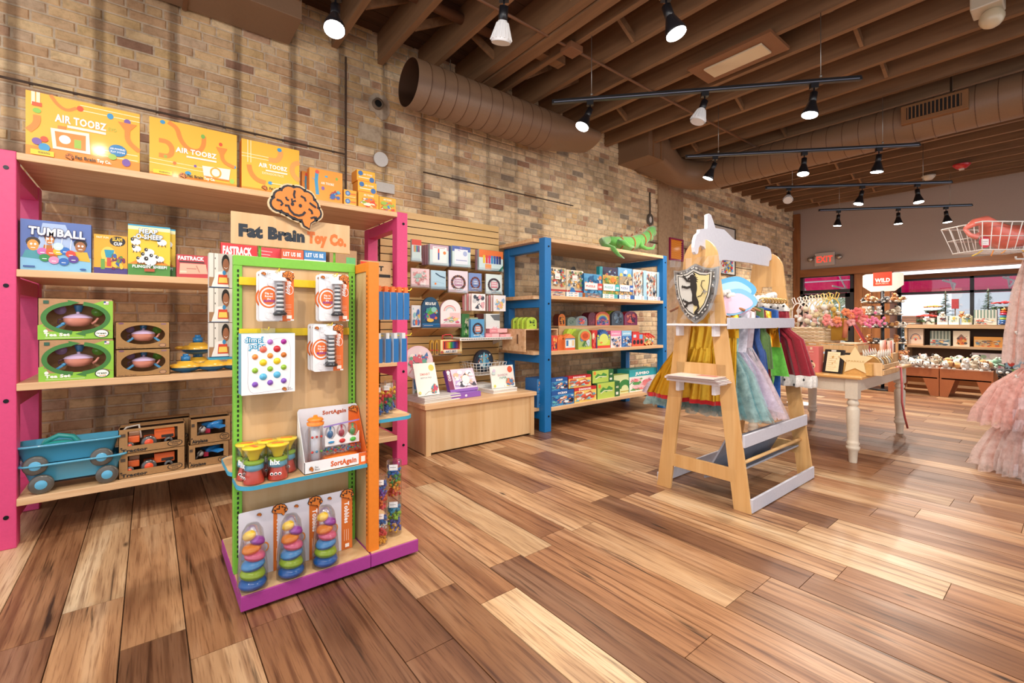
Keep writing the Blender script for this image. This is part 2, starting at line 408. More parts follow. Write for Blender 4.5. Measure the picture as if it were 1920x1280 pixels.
def brick(b, x, z, w, h, g, col, y0=0.0):
    j = lambda a: g.uniform(-a, a); e = .007; dy = y0+j(.003)
    f = [(x+e+j(.003), WY+dy-.006, z+e+j(.003)), (x+w-e+j(.003), WY+dy-.006+j(.002), z+e+j(.003)), (x+w-e+j(.003), WY+dy-.006, z+h-e+j(.003)), (x+e+j(.003), WY+dy-.006+j(.002), z+h-e+j(.003))]
    q = [(x, WY+.0025, z), (x+w, WY+.0025, z), (x+w, WY+.0025, z+h), (x, WY+.0025, z+h)]
    k = [(X, WY+.012, Z) for X, _, Z in q]
    b.add(f+q+k, [(0,1,2,3),(4,5,1,0),(5,6,2,1),(6,7,3,2),(7,4,0,3),(8,9,5,4),(9,10,6,5),(10,11,7,6),(11,8,4,7)], col)
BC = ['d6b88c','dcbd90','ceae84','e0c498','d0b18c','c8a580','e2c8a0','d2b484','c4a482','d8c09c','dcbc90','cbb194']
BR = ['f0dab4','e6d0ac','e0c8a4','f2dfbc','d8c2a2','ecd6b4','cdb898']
g = random.Random(21); bl = []
zc = 0; row = 0
while zc < 4.1:
    x = -2.2-g.random()*.1; hdr = (row % 6 == 5)
    if not hdr and row % 2: x -= .11
    while x < FX:
        w = (.098 if hdr else .205)*g.uniform(.93, 1.07)
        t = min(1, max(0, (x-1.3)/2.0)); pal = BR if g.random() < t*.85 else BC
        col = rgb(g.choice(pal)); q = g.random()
        if q < .018: col = rgb('a07c66')
        elif q < .05: col = rgb('c09c80')
        elif q < .07: col = rgb('c8ab92')
        if q > .965 and x > 2: col = rgb('a09484')
        if not (3.02 < zc+.03 < 3.2 and abs(x+.1-XY(708, WY)) < .10): bl.append((x, zc, w, .064, col))
        x += w+.012
    zc += .0755; row += 1
def bk(b):
    x, z = b[0], b[1]; 
    if z < 2.16 or x < -.95 or z > 3.7: return 1e9
    return x
near = sorted(bl, key=bk)[:300]; ns = set(id(b) for b in near)
field = MB()
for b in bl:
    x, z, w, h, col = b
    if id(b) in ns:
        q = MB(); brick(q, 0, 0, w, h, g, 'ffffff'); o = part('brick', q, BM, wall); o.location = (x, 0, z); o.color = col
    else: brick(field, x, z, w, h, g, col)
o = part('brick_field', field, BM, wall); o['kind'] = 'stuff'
b = MB('4a3526').box(-1.2, XY(648, WY), WY-.016, WY, 2.808, 2.822).box(XY(648, WY)-.01, XY(648, WY)+.006, WY-.018, WY, 2.2, 3.75)
b.box(2.3, 4.6, WY-.016, WY, 2.808, 2.820).box(6.4, 8.1, WY-.016, WY, 2.5, 2.512).box(9.2, 12.2, WY-.016, WY, 2.3, 2.31)
part('groove_shade_strip', b, MATTE, wall)  # dark strips on the brick face stand in for the shade of grooves
# plaster pilaster band and ledge
b = MB('b59a7c').box(XY(1232, WY), XY(1278, WY), WY-.03, WY+.01, 0, 3.62)
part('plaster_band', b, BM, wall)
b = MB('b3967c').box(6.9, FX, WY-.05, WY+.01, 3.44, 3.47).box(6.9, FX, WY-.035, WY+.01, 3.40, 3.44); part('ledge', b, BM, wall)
# ---- ceiling
CM = wood('ceiling_brown', '98714f', '75553a', 1, .6, .6, False)
CMX = wood('ceiling_deck_brown', '5a3d2a', '432c1e', 0, .6, .7, False)
mb = MB()
ceil = struct('ceiling', MB().box(-2.2, FX+.3, -5.5, WY+.3, 4.13, 4.2), CMX)
y = -5.5; dk = []
while y < WY:
    dk.append(y); y += .185
me = MB().box(-2.2, FX, 0, .18, 4.105, 4.13).mesh('deck_board'); me.materials.append(CMX)
for y in dk: link('deck_board', me, None, ceil).location = (0, y, 0)
JX = [-.85, -.42, .02, .47, .92, 1.37, 1.82, 2.27]+[3.12, 3.55]+[3.99+.435*i for i in range(20)]
JX = [j for j in JX if j < FX-.1]
me = MB().box(-.028, .028, -5.5, WY+.01, CH, 4.105).mesh('joist'); me.materials.append(CM)
for j in JX: link('joist', me, None, ceil).location = (j, 0, 0)
part('beam', MB().box(2.70, 2.79, -5.5, WY, CH-.02, 4.1), CM, ceil); part('beam', MB().box(2.805, 2.93, -5.5, WY, CH-.035, 4.1), CM, ceil)
allj = sorted(JX+[2.82])
for yl in (2.62, 1.32, .1, -1.3, 3.7):
    for a, b_ in zip(allj, allj[1:]):
        if g.random() < .25: continue
        k = g.choice((-1, 1)); z0, z1 = (CH+.03, 4.08) if k > 0 else (4.08, CH+.03)
        part('brace', MB().bar((a+.02, yl, z0), (b_-.02, yl+.02*k, z1), .07, .03, up=(0, 1, 0)), CM, ceil)
for a, y in ((2.93, 3.3), (2.93, 2.05), (4.43, 2.3)):
    part('block', MB().box(a, a+.4, y, y+.11, CH+.04, CH+.12), CM, ceil)
b = MB('7a5238').tube([(x, 3.0, CH-.02) for x in (.2, 3, 6, 8.8)], .013, 8); b.tube([(3.1, 3.0, CH-.02), (3.1, 3.0, CH-.02)], .01)
part('conduit', b, PNT, ceil); part('junction_box', MB('86593c').box(3.03, 3.19, 2.93, 3.07, CH-.06, CH-.0), PNT, ceil, .004)
part('conduit', MB('6a4630').tube([(.4, 3.55, 3.98), (2.7, 3.55, 3.98)], .045, 12), PNT, ceil)
# ---- far wall with timber, door and shop window
PLA = paint('taupe_plaster', .85, bumps=14, noise=.04)
HB = 2.42
wr = struct('wall_far', MB('b8a69c').box(FX, FX+.2, -6, WY, HB, 4.15).box(FX, FX+.2, -6, -3.6, 0, HB), PLA)
pw = MB()
part('post', MB().box(FX-.06, FX+.16, WY-.16, WY-.02, 0, CH), TRIMW, wr)
part('header_beam', MB().box(FX-.05, FX+.2, -6, WY-.05, HB-.16, HB+.02), TRIMX, wr)
part('post', MB().box(FX-.05, FX+.2, 4.27, 4.30, 0, HB-.16), TRIMW, wr)
y0 = 3.19
for k in range(4):
    part('board', MB().box(FX-.012-(k%2)*.004, FX+.15, y0-.155, y0-.004, 0, HB-.16), TRIMW, wr); y0 -= .158
struct('trim_1', MB().box(FX+.85, FX+1.0, -6, 2.63, HB-.28, HB-.12), TRIMX)
struct('trim_2', MB().box(FX+.02, FX+1.0, -6, 2.64, HB-.1, HB-.06).box(FX+.02, FX+.95, 2.62, 2.66, 0, HB), TRIMW)
struct('trim_3', MB().box(FX-.02, FX+.9, -6, 2.62, 0, .45), TRIMX)
d1 = thing('door_1', '', ''); del d1['label'], d1['category']; d1['kind'] = 'structure'
fr = '1b1d22'
DY0, DY1 = 3.20, 4.26; DX = FX+.02; DT = 2.29; DM = 1.90
b = MB(fr).box(DX-.05, DX+.06, DY0, DY0+.06, 0, DT).box(DX-.05, DX+.06, DY1-.06, DY1, 0, DT).box(DX-.05, DX+.06, DY0, DY1, DT-.05, DT).box(DX-.05, DX+.06, DY0, DY1, DM-.04, DM+.04)
part('door_frame', b, BLACKM, d1)
b = MB(fr); L, H_ = DY0+.065, DY1-.065
b.box(DX-.03, DX+.03, L, L+.09, .01, DM-.05).box(DX-.03, DX+.03, H_-.09, H_, .01, DM-.05).box(DX-.03, DX+.03, L, H_, .01, .22).box(DX-.03, DX+.03, L, H_, DM-.14, DM-.05).box(DX-.03, DX+.03, L, H_, 1.0, 1.06)
part('door_leaf', b, BLACKM, d1); part('door_pane', MB().box(DX-.004, DX+.004, L+.08, H_-.08, .2, DM-.13), GLASS, d1)
part('transom_pane', MB().box(DX-.004, DX+.004, DY0+.05, DY1-.05, DM+.04, DT-.04), GLASS, d1)
part('push_bar', MB('c0c0c0').tube([(DX-.07, L+.1, 1.05), (DX-.07, H_-.1, 1.05)], .012, 8), METAL, d1)
w1 = thing('window_1', '', ''); del w1['label'], w1['category']; w1['kind'] = 'structure'
GX = FX+.92; b = MB(fr)
GT = HB-.28; GM = 1.83
for yy in (2.58, 1.42, .28, -.9, -2.1, -3.3): b.box(GX-.03, GX+.03, yy-.03, yy+.03, .45, GT)
b.box(GX-.03, GX+.03, -6, 2.61, GM-.03, GM+.02).box(GX-.03, GX+.03, -6, 2.61, .43, .5).box(GX-.03, GX+.03, -6, 2.61, GT-.04, GT)
part('window_frame', b, BLACKM, w1)
for a, c_ in ((2.55, 1.45), (1.39, .31), (.25, -.87), (-.93, -2.07), (-2.13, -3.27)):
    part('pane', MB().box(GX-.004, GX+.004, c_, a, .5, GM-.03), GLASS, w1); part('pane', MB().box(GX-.004, GX+.004, c_, a, GM+.02, GT-.04), GLASS, w1)
# outside: pavement, awning, shrubs, houses
struct('ground_outside', MB('b9b6b0').box(FX+1.2, FX+22, -14, 14, -.1, -.02), MATTE)
aw = thing('shop_awning', 'magenta shop awning with white frame outside the window', 'awning')
b = MB('d8125c'); A0, A1 = FX+1.15, FX+2.5; 
b.add([(A0, -7, 2.75), (A0, 5.3, 2.75), (A1, 5.3, 2.0), (A1, -7, 2.0), (A1, 5.3, 1.86), (A1, -7, 1.86)], [(0,3,2,1),(3,5,4,2)])
AWM = tullemat('awning_cloth', 3.0); part('canopy', b, AWM, aw)
for yy in (4.9, 3.95, 3.5, 1.9, 1.0, .75, -.3, -1.5, -2.7): part('strut', MB('dfe2e6').tube([(A0+.05, yy, 2.1), (A0+.6, yy-.12, 2.05), (A1-.02, yy, 1.97)], .022, 6).tube([(A0+.02, yy, 2.7), (A1-.03, yy, 1.95)], .02, 6), PNT, aw)
part('rail', MB('dfe2e6').tube([(A1-.03, -7, 1.9), (A1-.03, 5.3, 1.9)], .02, 6), PNT, aw); part('rail', MB('dfe2e6').tube([(A0+.7, -7, 2.28), (A0+.7, 5.3, 2.28)], .018, 6), PNT, aw)
hs = thing('house', 'pale clapboard house across the street', 'house', (FX+13, 1.5, 0))
part('wall', MB('e4e6ea').box(0, 5, -7, 1.8, 0, 2.9), MATTE, hs); part('roof', MB('8a99a8').prism([(-.3, 2.9), (5.3, 2.9), (2.5, 4.5)], -7.3, 2.1), MATTE, hs)
part('window', MB('8e9aa8').box(-.03, .02, -1.0, .2, 1.2, 2.2), MATTE, hs); part('window', MB('8e9aa8').box(-.03, .02, -4, -2.8, 1.2, 2.2), MATTE, hs)
part('wall_band', MB('9fb2c4').box(-.04, .0, -7, 1.8, .0, .9), MATTE, hs)
def bush(name, label, cat, loc, r, h, cols, n, seed, lf=.05):
    g = random.Random(seed); b = MB(); t = thing(name, label, cat, loc)
    for i in range(n):
        a = g.uniform(0, 2*pi); q = math.sqrt(g.random())*r; z = h*(.15+.85*g.random()); k = math.sin(pi*min(1, z/h*.85+.1))**.5
        b.at(q*k*math.cos(a), q*k*math.sin(a), z, g.uniform(0, 6), g.uniform(0, 6), g.uniform(0, 6)); s = lf*g.uniform(.6, 1.4)
        b.add([(0,0,0),(s*.45,s*.2,0.01),(0,s,0),(-s*.45,s*.2,.01)], [(0,1,2,3)], g.choice(cols))
    f = part('foliage', b, LEAF, t); f['kind'] = 'stuff'
    part('trunk', MB('5b4a3a').tube([(0,0,0),(.02,0,h*.5),(0,.02,h*.85)], [.05, .035, .01], 8), MATTE, t); return t
bush('shrub', 'tall pale-leaved shrub outside the window, right of the post', 'shrub', (FX+4.0, 4.3, 0), .95, 2.2, ['b9cdb0','a3bd9a','d5dfc4','8aa888','c9d8bf'], 2600, 3, .09)
bush('shrub', 'low dark conifer outside the window by the door post', 'shrub', (FX+1.9, 2.75, 0), .35, 1.2, ['5f7f74','7fa09a','4b6a62','a9c3c4'], 900, 4, .07)
# ============================================================ CEILING SERVICES
DUC = '8a6a50'
t = thing('spiral_duct', 'short round brown spiral duct with open near end along the brick wall', 'duct', (1.88, 3.9, 3.43))
b = MB(DUC); r = .22; L = 1.75
b.lathe([(r-.006, 0), (r, 0), (r, L)], 36, ax='X'); b.lathe([(r-.006, L), (r-.006, 0)], 36, '4a3020', ax='X'); part('pipe', b, PNT, t)
sm = MB(DUC).lathe([(r-.001, -.004), (r+.004, 0), (r-.001, .004)], 36, '5e3d27', ax='X').mesh('seam'); sm.materials.append(PNT)
for i in range(12):
    o = link('seam', sm, None, t); o.location = (.13+i*.135, 0, 0)
b = MB(DUC); vs = []; 
def loft(b, rings, col=None, sm=True):
    n = len(rings[0]); vs = [p for q in rings for p in q]
    fs = [(j*n+i, j*n+(i+1)%n, (j+1)*n+(i+1)%n, (j+1)*n+i) for j in range(len(rings)-1) for i in range(n)]
    return b.add(vs, fs, col, sm)
rings = []
for k in range(9):
    a = k/8; x = L+a*.72; rr = r*(1-.25*a); fl = a**.8
    rings.append([(x+.1*a*0, .05*a+math.cos(q)*rr*(1+.6*fl*abs(math.cos(q))), .07*a+math.sin(q)*rr*(1-.2*fl)) for q in [2*pi*i/28 for i in range(28)]])
loft(b, rings); part('transition', b, PNT, t); part('hanger', MB('9a8a78').bar((.45, 0, r), (.45, 0, CH-3.43), .02, .004), METAL, t)
t = thing('rectangular_duct', 'flat-sided brown duct box high on the brick wall at the upper left', 'duct', (-1.6, 3.95, 3.66))
part('duct_body', MB(DUC).box(0, 2.57, 0, .43, 0, .28), PNT, t, .004)
for x in (.5, 1.15, 1.80): part('flange', MB('7a5032').box(x, x+.03, -.01, .44, -.01, .29), PNT, t)
t = thing('long_spiral_duct', 'long round brown spiral duct crossing the shop from a wall box', 'duct', (0, 0, 0))
bx0, bx1 = 5.59, 5.96
part('wall_box', MB(DUC).box(bx0, bx1, 3.87, WY, 3.59, 4.05), PNT, t, .004)
for x in (bx0+.09, bx0+.28): part('seam_rib', MB('8a5f3d').box(x, x+.025, 3.86, 3.872, 3.59, 4.0), PNT, t)
rings = []
for k in range(9):
    a = k/8; q_ = []
    for i in range(32):
        an = 2*pi*i/32; cx_, cz_ = math.cos(an), math.sin(an); m_ = max(abs(cx_), abs(cz_)); rx = .275/m_*cx_; rz = .23/m_*cz_
        q_.append((bx1+a*.5, 4.145*(1-a)+4.05*a+rx*(1-a)+.22*cx_*a, 3.82*(1-a)+3.6*a+rz*(1-a)+.22*cz_*a))
    rings.append(q_)
for k in range(1, 10):
    a = k/9*pi/2; q_ = []; cxx = bx1+.5; 
    for i in range(32):
        an = 2*pi*i/32; rr = .42-.22*math.cos(an)*-1*-1
        rr = .42+.22*math.cos(an)
        q_.append((cxx+rr*math.sin(a), 4.05-.42+rr*math.cos(a), 3.6-.1*k/9+.22*math.sin(an)))
    rings.append(q_)
b = MB(DUC); loft(b, rings); part('elbow', b, PNT, t)
AX = bx1+.5+.42
b = MB(DUC).at(AX, 0, 3.5).lathe([(.22, -5.0), (.22, 3.64)], 40, ax='Y'); part('pipe', b, PNT, t)
sm = MB(DUC).lathe([(.219, -.004), (.2245, 0), (.219, .004)], 36, '5e3d27', ax='Y').mesh('seam'); sm.materials.append(PNT)
y = 3.5
while y > -1: link('seam', sm, None, t).location = (AX, y, 3.5); y -= .165
yv = YX(1752, AX-.2)
part('register', MB('8c6039').box(AX-.27, AX-.12, yv-.27, yv+.27, 3.42, 3.62), PNT, t, .004)
b = MB('1b120c').box(AX-.275, AX-.268, yv-.22, yv+.22, 3.46, 3.59); rg = part('grille', b, MATTE, t)
for k in range(14): part('louvre', MB('8c6039').box(AX-.285, AX-.272, yv-.215+k*.032, yv-.205+k*.032, 3.46, 3.59), PNT, rg)
part('hanger', MB('9a8a78').bar((AX, .9, 3.72), (AX, .9, 4.0), .03, .005), METAL, t)

# ---- track lighting
def disc_emit(name, col, st):
    m, nt, bs = newmat(name); bs.inputs['Emission Color'].default_value = col; bs.inputs['Emission Strength'].default_value = st; bs.inputs['Base Color'].default_value = (.8,.8,.8,1); return m
LAMP = disc_emit('lit_lamp_lens', (1, .95, .85, 1), 22); DEAD = paint('lamp_lens', .2, coat=.5)
def head(parent, lit, white, mult=1.0):
    # local: pivot at origin, lamp axis along -z
    h = link('spot_head', None, None, parent); h.scale = (1.3, 1.3, 1.3)
    part('socket', MB('15151a').cyl(.022, -.075, 0, 14), BLACKM, h)
    b = MB('e6e6e8' if white else '1c1c20').lathe([(.022, -.06), (.03, -.085), (.046, -.13), (.049, -.145), (.047, -.152)], 20)
    if white:
        for k in range(16):
            a = 2*pi*k/16; b.bar((.026*math.cos(a), .026*math.sin(a), -.07), (.05*math.cos(a), .05*math.sin(a), -.142), .004, .008, 'f2f2f2')
    part('reflector', b, PLAST, h)
    part('lens', MB('dcdcdc').cyl(.045, -.153, -.148, 20), LAMP if lit else DEAD, h)
    if lit:
        L = bpy.data.lights.new('lamp_light', 'SPOT'); L.energy = SPOT_W*mult; L.color = SPOT_COL; L.spot_size = R(165); L.spot_blend = 1.0; L.shadow_soft_size = .045
        lo = bpy.data.objects.new('lamp_light', L); COL.objects.link(lo); lo.parent = h; lo.location = (0, 0, -.165)
    return h
def track(label, pL, pR, z, heads, rods, mult=1.0):
    # pL,pR (px,py) of the ends on height z
    a = Vector(PZ(*pL, z)); c_ = Vector(PZ(*pR, z)); d = c_-a; Ln = d.length; rz = math.atan2(d.y, d.x)
    t = thing('track_light', label, 'light', tuple(a), rz, 'hanging track lights')
    part('rail', MB('17171b').box(0, Ln, -.018, .018, -.012, .012).box(0, Ln, -.008, .008, .012, .03), BLACKM, t, .002)
    part('rail_channel', MB('b8c4dc').box(.02, Ln-.02, -.019, -.0182, -.004, .004), METAL, t)
    for f in rods:
        part('hanging_rod', MB('a8a49c').cyl(.0035, .03, CH-z+.05, 6).ball((0, 0, .05), .012, 8), METAL, t, loc=(f*Ln, 0, 0))
    for px, lit, white, aim in heads:
        # px -> fraction along rail
        best = min(range(0, 201), key=lambda k: abs(proj(a+d*(k/200))[0]-px)); f = best/200
        part('adapter', MB('15151a').box(-.03, .03, -.02, .02, -.05, -.012).cyl(.006, -.09, -.05, 8), BLACKM, t, loc=(f*Ln, 0, 0))
        h = head(t, lit, white, mult); h.location = (f*Ln, 0, -.085)
        w = Vector(aim); w.normalize(); q = (-w).to_track_quat('Z', 'Y'); h.rotation_euler = (Matrix.Rotation(-rz, 4, 'Z') @ q.to_matrix().to_4x4()).to_euler()
    return t
def proj(p):
    x, y, z = p; d = x*cc+y*ss; l = x*ss-y*cc; return 960+FP*l/d, HZ-FP*(z-CZ)/d
TZ = 3.22
track('black track light nearest the camera, above the toy kiosk', (560, -14), (1330, -14), TZ,
      [(630, 1, 0, (-.15, -.35, -1)), (945, 0, 1, (.1, .3, -1)), (1250, 1, 0, (.1, -.3, -1))], (.1, .9))
track('longest black track light with three heads, in front of the spiral duct', (1035, 193), (1615, 148), TZ,
      [(1107, 1, 0, (-.5, .1, -1)), (1322, 0, 1, (-.3, .2, -1)), (1527, 1, 0, (-.2, .1, -1))], (.14, .88))
track('black track light under the long spiral duct', (1285, 295), (1725, 272), TZ,
      [(1340, 1, 0, (-.2, .4, -1)), (1508, 1, 0, (-.2, 0, -1)), (1648, 1, 0, (0, .1, -1))], (.15, .85), 1.0)
track('black track light with one turned-away unlit head at its left end', (1435, 353), (1785, 342), TZ,
      [(1478, 0, 1, (-.7, -.2, -.7)), (1617, 1, 0, (-.2, .2, -1)), (1719, 1, 0, (-.1, -.1, -1))], (.15, .85), 1.1)
track('farthest black track light in front of the taupe wall', (1535, 395), (1823, 385), TZ,
      [(1573, 1, 0, (0, .1, -1)), (1684, 1, 0, (0, 0, -1)), (1773, 1, 0, (0, -.1, -1))], (.14, .86), 3.0)
# unseen tracks added behind the camera to light the kiosk and shelves
def added_track(label, a, c_, aims):
    a = Vector(a); c_ = Vector(c_); d = c_-a; Ln = d.length; rz = math.atan2(d.y, d.x)
    t = thing('track_light', label, 'light', tuple(a), rz, 'hanging track lights')
    part('rail', MB('17171b').box(0, Ln, -.018, .018, -.012, .012), BLACKM, t)
    for i, aim in enumerate(aims):
        f = (i+.5)/len(aims); h = head(t, 1, 0); h.location = (f*Ln, 0, -.085); w = Vector(aim).normalized(); q = (-w).to_track_quat('Z', 'Y')
        h.rotation_euler = (Matrix.Rotation(-rz, 4, 'Z') @ q.to_matrix().to_4x4()).to_euler()
    for f in (.1, .9): part('hanging_rod', MB('a8a49c').cyl(.0035, .01, CH-a.z+.05, 6), METAL, t, loc=(f*Ln, 0, 0))
added_track('black track light behind the camera, turned to the toy shelves', (-1.3, 1.7, TZ), (.4, -.2, TZ), [(.0, .75, -1), (.3, .8, -1), (.8, .6, -1)])
added_track('black track light right of the camera, out of view', (1.6, .2, TZ), (3.2, -1.6, TZ), [(.2, .6, -1), (.3, .3, -1), (.5, .2, -1)])
# ---- small ceiling fixtures
def onz(px, py, z): return PZ(px, py, z)
t = thing('ceiling_speaker_panel', 'rectangular cream recessed light panel between the joists', 'light', onz(1376, 114, CH-.02), 0)
part('mounting_board', MB('8a5c3c').box(-.2, .22, -.42, .38, .0, .03), PNT, t); part('diffuser', MB('d8c4a4').box(-.10, .12, -.30, .26, -.02, .0), PLAST, t, .006)
t = thing('smoke_detector', 'white round smoke detector on the far joists', 'detector', onz(1741, 331, CH)); 
part('detector_body', MB('d9cfc0').lathe([(0, -.06), (.05, -.06), (.085, -.02), (.09, 0)], 20), PLAST, t); part('base', MB('c5b8a6').cyl(.1, -.004, .02, 20), PLAST, t)
t = thing('fire_alarm', 'red round fire alarm on the far joists', 'alarm', onz(1803, 308, CH)); 
part('alarm_body', MB('c21a26').lathe([(0, -.07), (.06, -.07), (.11, -.02), (.11, 0)], 20), PLAST, t); part('strobe', MB('f0e8e0').box(-.03, .03, -.03, .03, -.09, -.065), PLAST, t)
t = thing('ceiling_camera', 'cream box with a round dome hanging at the top right', 'camera', onz(1852, 6, CH-.1)); 
part('housing', MB('cbbda6').box(-.1, .1, -.09, .09, -.06, .1), PLAST, t, .01); part('dome', MB('d8c6a6').ball((.02, -.02, -.12), .075, 16), PLAST, t)
# ---- things on the brick wall
def wallthing(name, px, py, label, cat): return thing(name, label, cat, (XY(px, WY-.03), WY-.03, ZY(px, py, WY-.03)))
t = wallthing('wall_disc', 714, 299, 'white round cover plate on the brick wall above the pink shelving', 'plate'); 
part('disc', MB('d9d6d2').cyl(.073, -.01, .012, 28, ax='Y'), PNT, t)
t = wallthing('wall_disc', 722, 352, 'grey-white square cover plate behind the small yellow boxes', 'plate'); 
part('disc', MB('cfcbc5').box(-.10, .10, -.01, .012, -.05, .05), PNT, t, .004)
t = wallthing('pipe_stub', 708, 195, 'round open pipe stub set in rough plaster on the brick wall', 'pipe')
part('pipe', MB('6d5a48').lathe([(.035, -.02), (.052, -.03), (.056, .03)], 20, ax='Y'), MATTE, t); part('hole', MB('0c0a08').cyl(.048, -.005, .0, 20, ax='Y'), MATTE, t)
b = MB('c4b5a2'); g = random.Random(3)
pts = [(.03+(.09+g.uniform(0, .05))*math.cos(a*pi/9), (.09+g.uniform(0, .06))*math.sin(a*pi/9)) for a in range(18)]
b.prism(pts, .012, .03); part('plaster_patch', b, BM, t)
t = wallthing('mirror', 1219, 412, 'small oval mirror hanging on a dark pipe on the brick wall', 'mirror')
part('pipe', MB('4a4038').tube([(0, 0, .09), (.005, .01, .45)], .012, 8), MATTE, t)
part('frame', MB('5f564c').at(0, 0, 0).lathe([(.035, -.01), (.062, -.02), (.066, .02)], 20, ax='Y'), MATTE, t).scale = (1, 1, 1.5)
part('glass', MB('e8e6e2').cyl(.04, -.008, .0, 20, ax='Y'), PLAST, t).scale = (1, 1, 1.5)
def picture(name, px0, px1, py0, py1, label, cat, frame, art, fw=.02, dep=.03):
    Y = WY-.03; x0, x1 = XY(px0, Y), XY(px1, Y); z1, z0 = ZY(px0, py0, Y), ZY(px0, py1, Y); w, h = x1-x0, z1-z0
    t = thing(name, label, cat, (x0, Y, z0)); b = MB(frame)
    b.box(0, w, -dep, .01, 0, fw).box(0, w, -dep, .01, h-fw, h).box(0, fw, -dep, .01, fw, h-fw).box(w-fw, w, -dep, .01, fw, h-fw); part('frame', b, PNT, t, .003)
    b = MB(); b.box(fw, w-fw, -dep*.5, 0, fw, h-fw, 'e8e8e8'); b.face(w, h, y=-dep*.5); art(b); part('picture', b, INK, t); return t
def art1(b):
    b.r(.08, .06, .92, .94, 'f08a10')
    for k in range(9): b.l([(.15, .12+k*.09), (.35, .16+k*.09), (.55, .12+k*.09), (.85, .16+k*.09)], .02, 'ffb030')
    for k in range(8): b.e(.9, .12+k*.1, .05, .04, '8c1048', 8)
picture('framed_puzzle', 1254, 1279, 445, 487, 'orange wall panel in a magenta scalloped frame', 'picture', 'a01850', art1, .025)
picture('framed_puzzle', 1287, 1312, 466, 488, 'second magenta-framed wall panel, half behind the sign board of the rack', 'picture', 'a01850', art1, .025)
def art2(b): b.r(.03, .03, .97, .97, 'ece6dc'); b.r(.5, .6, .74, .78, '2a62b8'); b.busy(.48, .58, .8, .8, ['e8c030','2a9a50','333844'], 7, 2, .3); b.busy(.35, .02, .9, .4, ['2a62b8','e8c030','d8304a','58b0e0'], 30, 4, .15)
picture('framed_poster', 1335, 1377, 419, 512, 'white poster with blue motif in a thin black frame on the brick wall', 'picture', '33291f', art2, .02)
# exit sign
Y_ = YX(1546, FX-.05); t = thing('exit_sign', 'white box sign with glowing red EXIT lettering over the door', 'sign', (FX-.06, Y_+.20, ZX(1546, 498, FX)), -pi/2)
b = MB('cdbfb8').box(0, .40, 0, .05, 0, .30); part('sign_box', b, PNT, t, .006)
EX = paint('lit_sign', .4, emit=1.3); b = MB(); b.face(.40, .30, y=0).t('EXIT', .10, .27, .48, 'f8402e', .8, .03); part('lettering', b, EX, t)
for x in (-.09, .49): part('lamp', MB('b8b0a8').ball((x, 0, .17), .06, 14, sc=(1, .9, 1)).cyl(.02, .2, .24, 8), METAL, t)
part('bracket', MB('8a827a').box(-.08, .48, .02, .045, .2, .23), METAL, t)
# fluorescent strip over the window
struct('trim_4', MB('e8eaf2').box(FX-.02, FX+.08, -2, 2.5, HB-.24, HB-.18), disc_emit('lit_tube', (.9, .93, 1, 1), 1.4))
t = thing('light_switch', 'white switch plate on the timber boards beside the door', 'switch', (FX-.035, YX(1622, FX), ZX(1622, 580, FX)), -pi/2); part('plate', MB('e6dfd2').box(-.05, .05, 0, .02, -.07, .07), PLAST, t)
# ============================================================ SHOP FITTINGS
PINK = 'd8457c'; BLUE = '1173b8'
SZ = [2.125, 1.497, .882, .262]     # shelf tops
def rack_unit(name, label, col, x0, x1, yf, yb, ends, shelves_over=0.0):
    t = thing(name, label, 'shelving', (x0, yf, 0)); Wd = x1-x0; D = yb-yf; pw = .095
    for xx in (0, Wd-pw):
        for yy in (0, D-pw):
            o = part('post', MB(col).box(xx, xx+pw, yy, yy+pw, 0, 2.13 if yy == 0 else 2.085), PNT, t, .004)
            if yy == 0:
                for z in SZ: part('bolt', MB('2a2a2e').cyl(.011, -.003, .01, 10, ax='Y').at() and MB('2a2a2e').at(xx+pw*.6, 0, z-.09).cyl(.011, -.004, .01, 10, ax='Y'), METAL, o)
        for z in SZ: part('rung', MB(col).box(xx+.005, xx+pw-.005, pw, D-pw, z-.041-.09, z-.041), PNT, t, .004)
    for z in SZ:
        part('shelf_board', MB().box(pw if z < 2.12 else pw, Wd-pw, -.005, D, z-.04, z), PINE, t, .003)
        for xx in ends:
            if xx < 0: part('shelf_end', MB().box(-.08, pw, pw, D, z-.04, z), PINE, t, .003)
            else: part('shelf_end', MB().box(Wd-pw, Wd, pw, D, z-.04, z), PINE, t, .003)
    return t
rack_unit('shelving_unit', 'tall pink wooden shelving unit with pine boards at the left', PINK, -.653, 1.713, 3.57, 4.31, ())
rack_unit('shelving_unit', 'tall blue wooden shelving unit with pine boards along the brick wall', BLUE, 3.367, 5.70, 3.65, 4.38, (-1,))
# slatwall
x0, x1 = 1.80, 3.275; t = thing('slatwall', 'maple slatwall panel with dark grooves between the two shelving units', 'display panel', (x0, 4.36, 0))
part('backing', MB('2a1a0e').box(0, x1-x0, .012, .04, .1, 2.345), MATTE, t)
z = 2.345; 
while z > .2: part('slat', MB().box(0, x1-x0, 0, .014, z-.067, z), SLATW, t); z -= .0762
# cabinet
t = thing('low_cabinet', 'low maple plinth cabinet in front of the slatwall', 'cabinet', (1.94, 3.67, 0)); w = 1.29
part('top_board', MB().box(-.02, w+.02, -.02, .63, .42, .46), PINE, t, .003); part('front_panel', MB().box(.045, w-.045, .01, .03, .02, .42), MAPLE, t)
for xx in (0, w-.05): part('stile', MB().box(xx, xx+.05, 0, .03, 0, .42), MAPLE, t)
part('side_panel', MB().box(0, .02, .03, .62, .01, .42), MAPLE, t); part('side_panel', MB().box(w-.02, w, .03, .62, .01, .42), MAPLE, t)

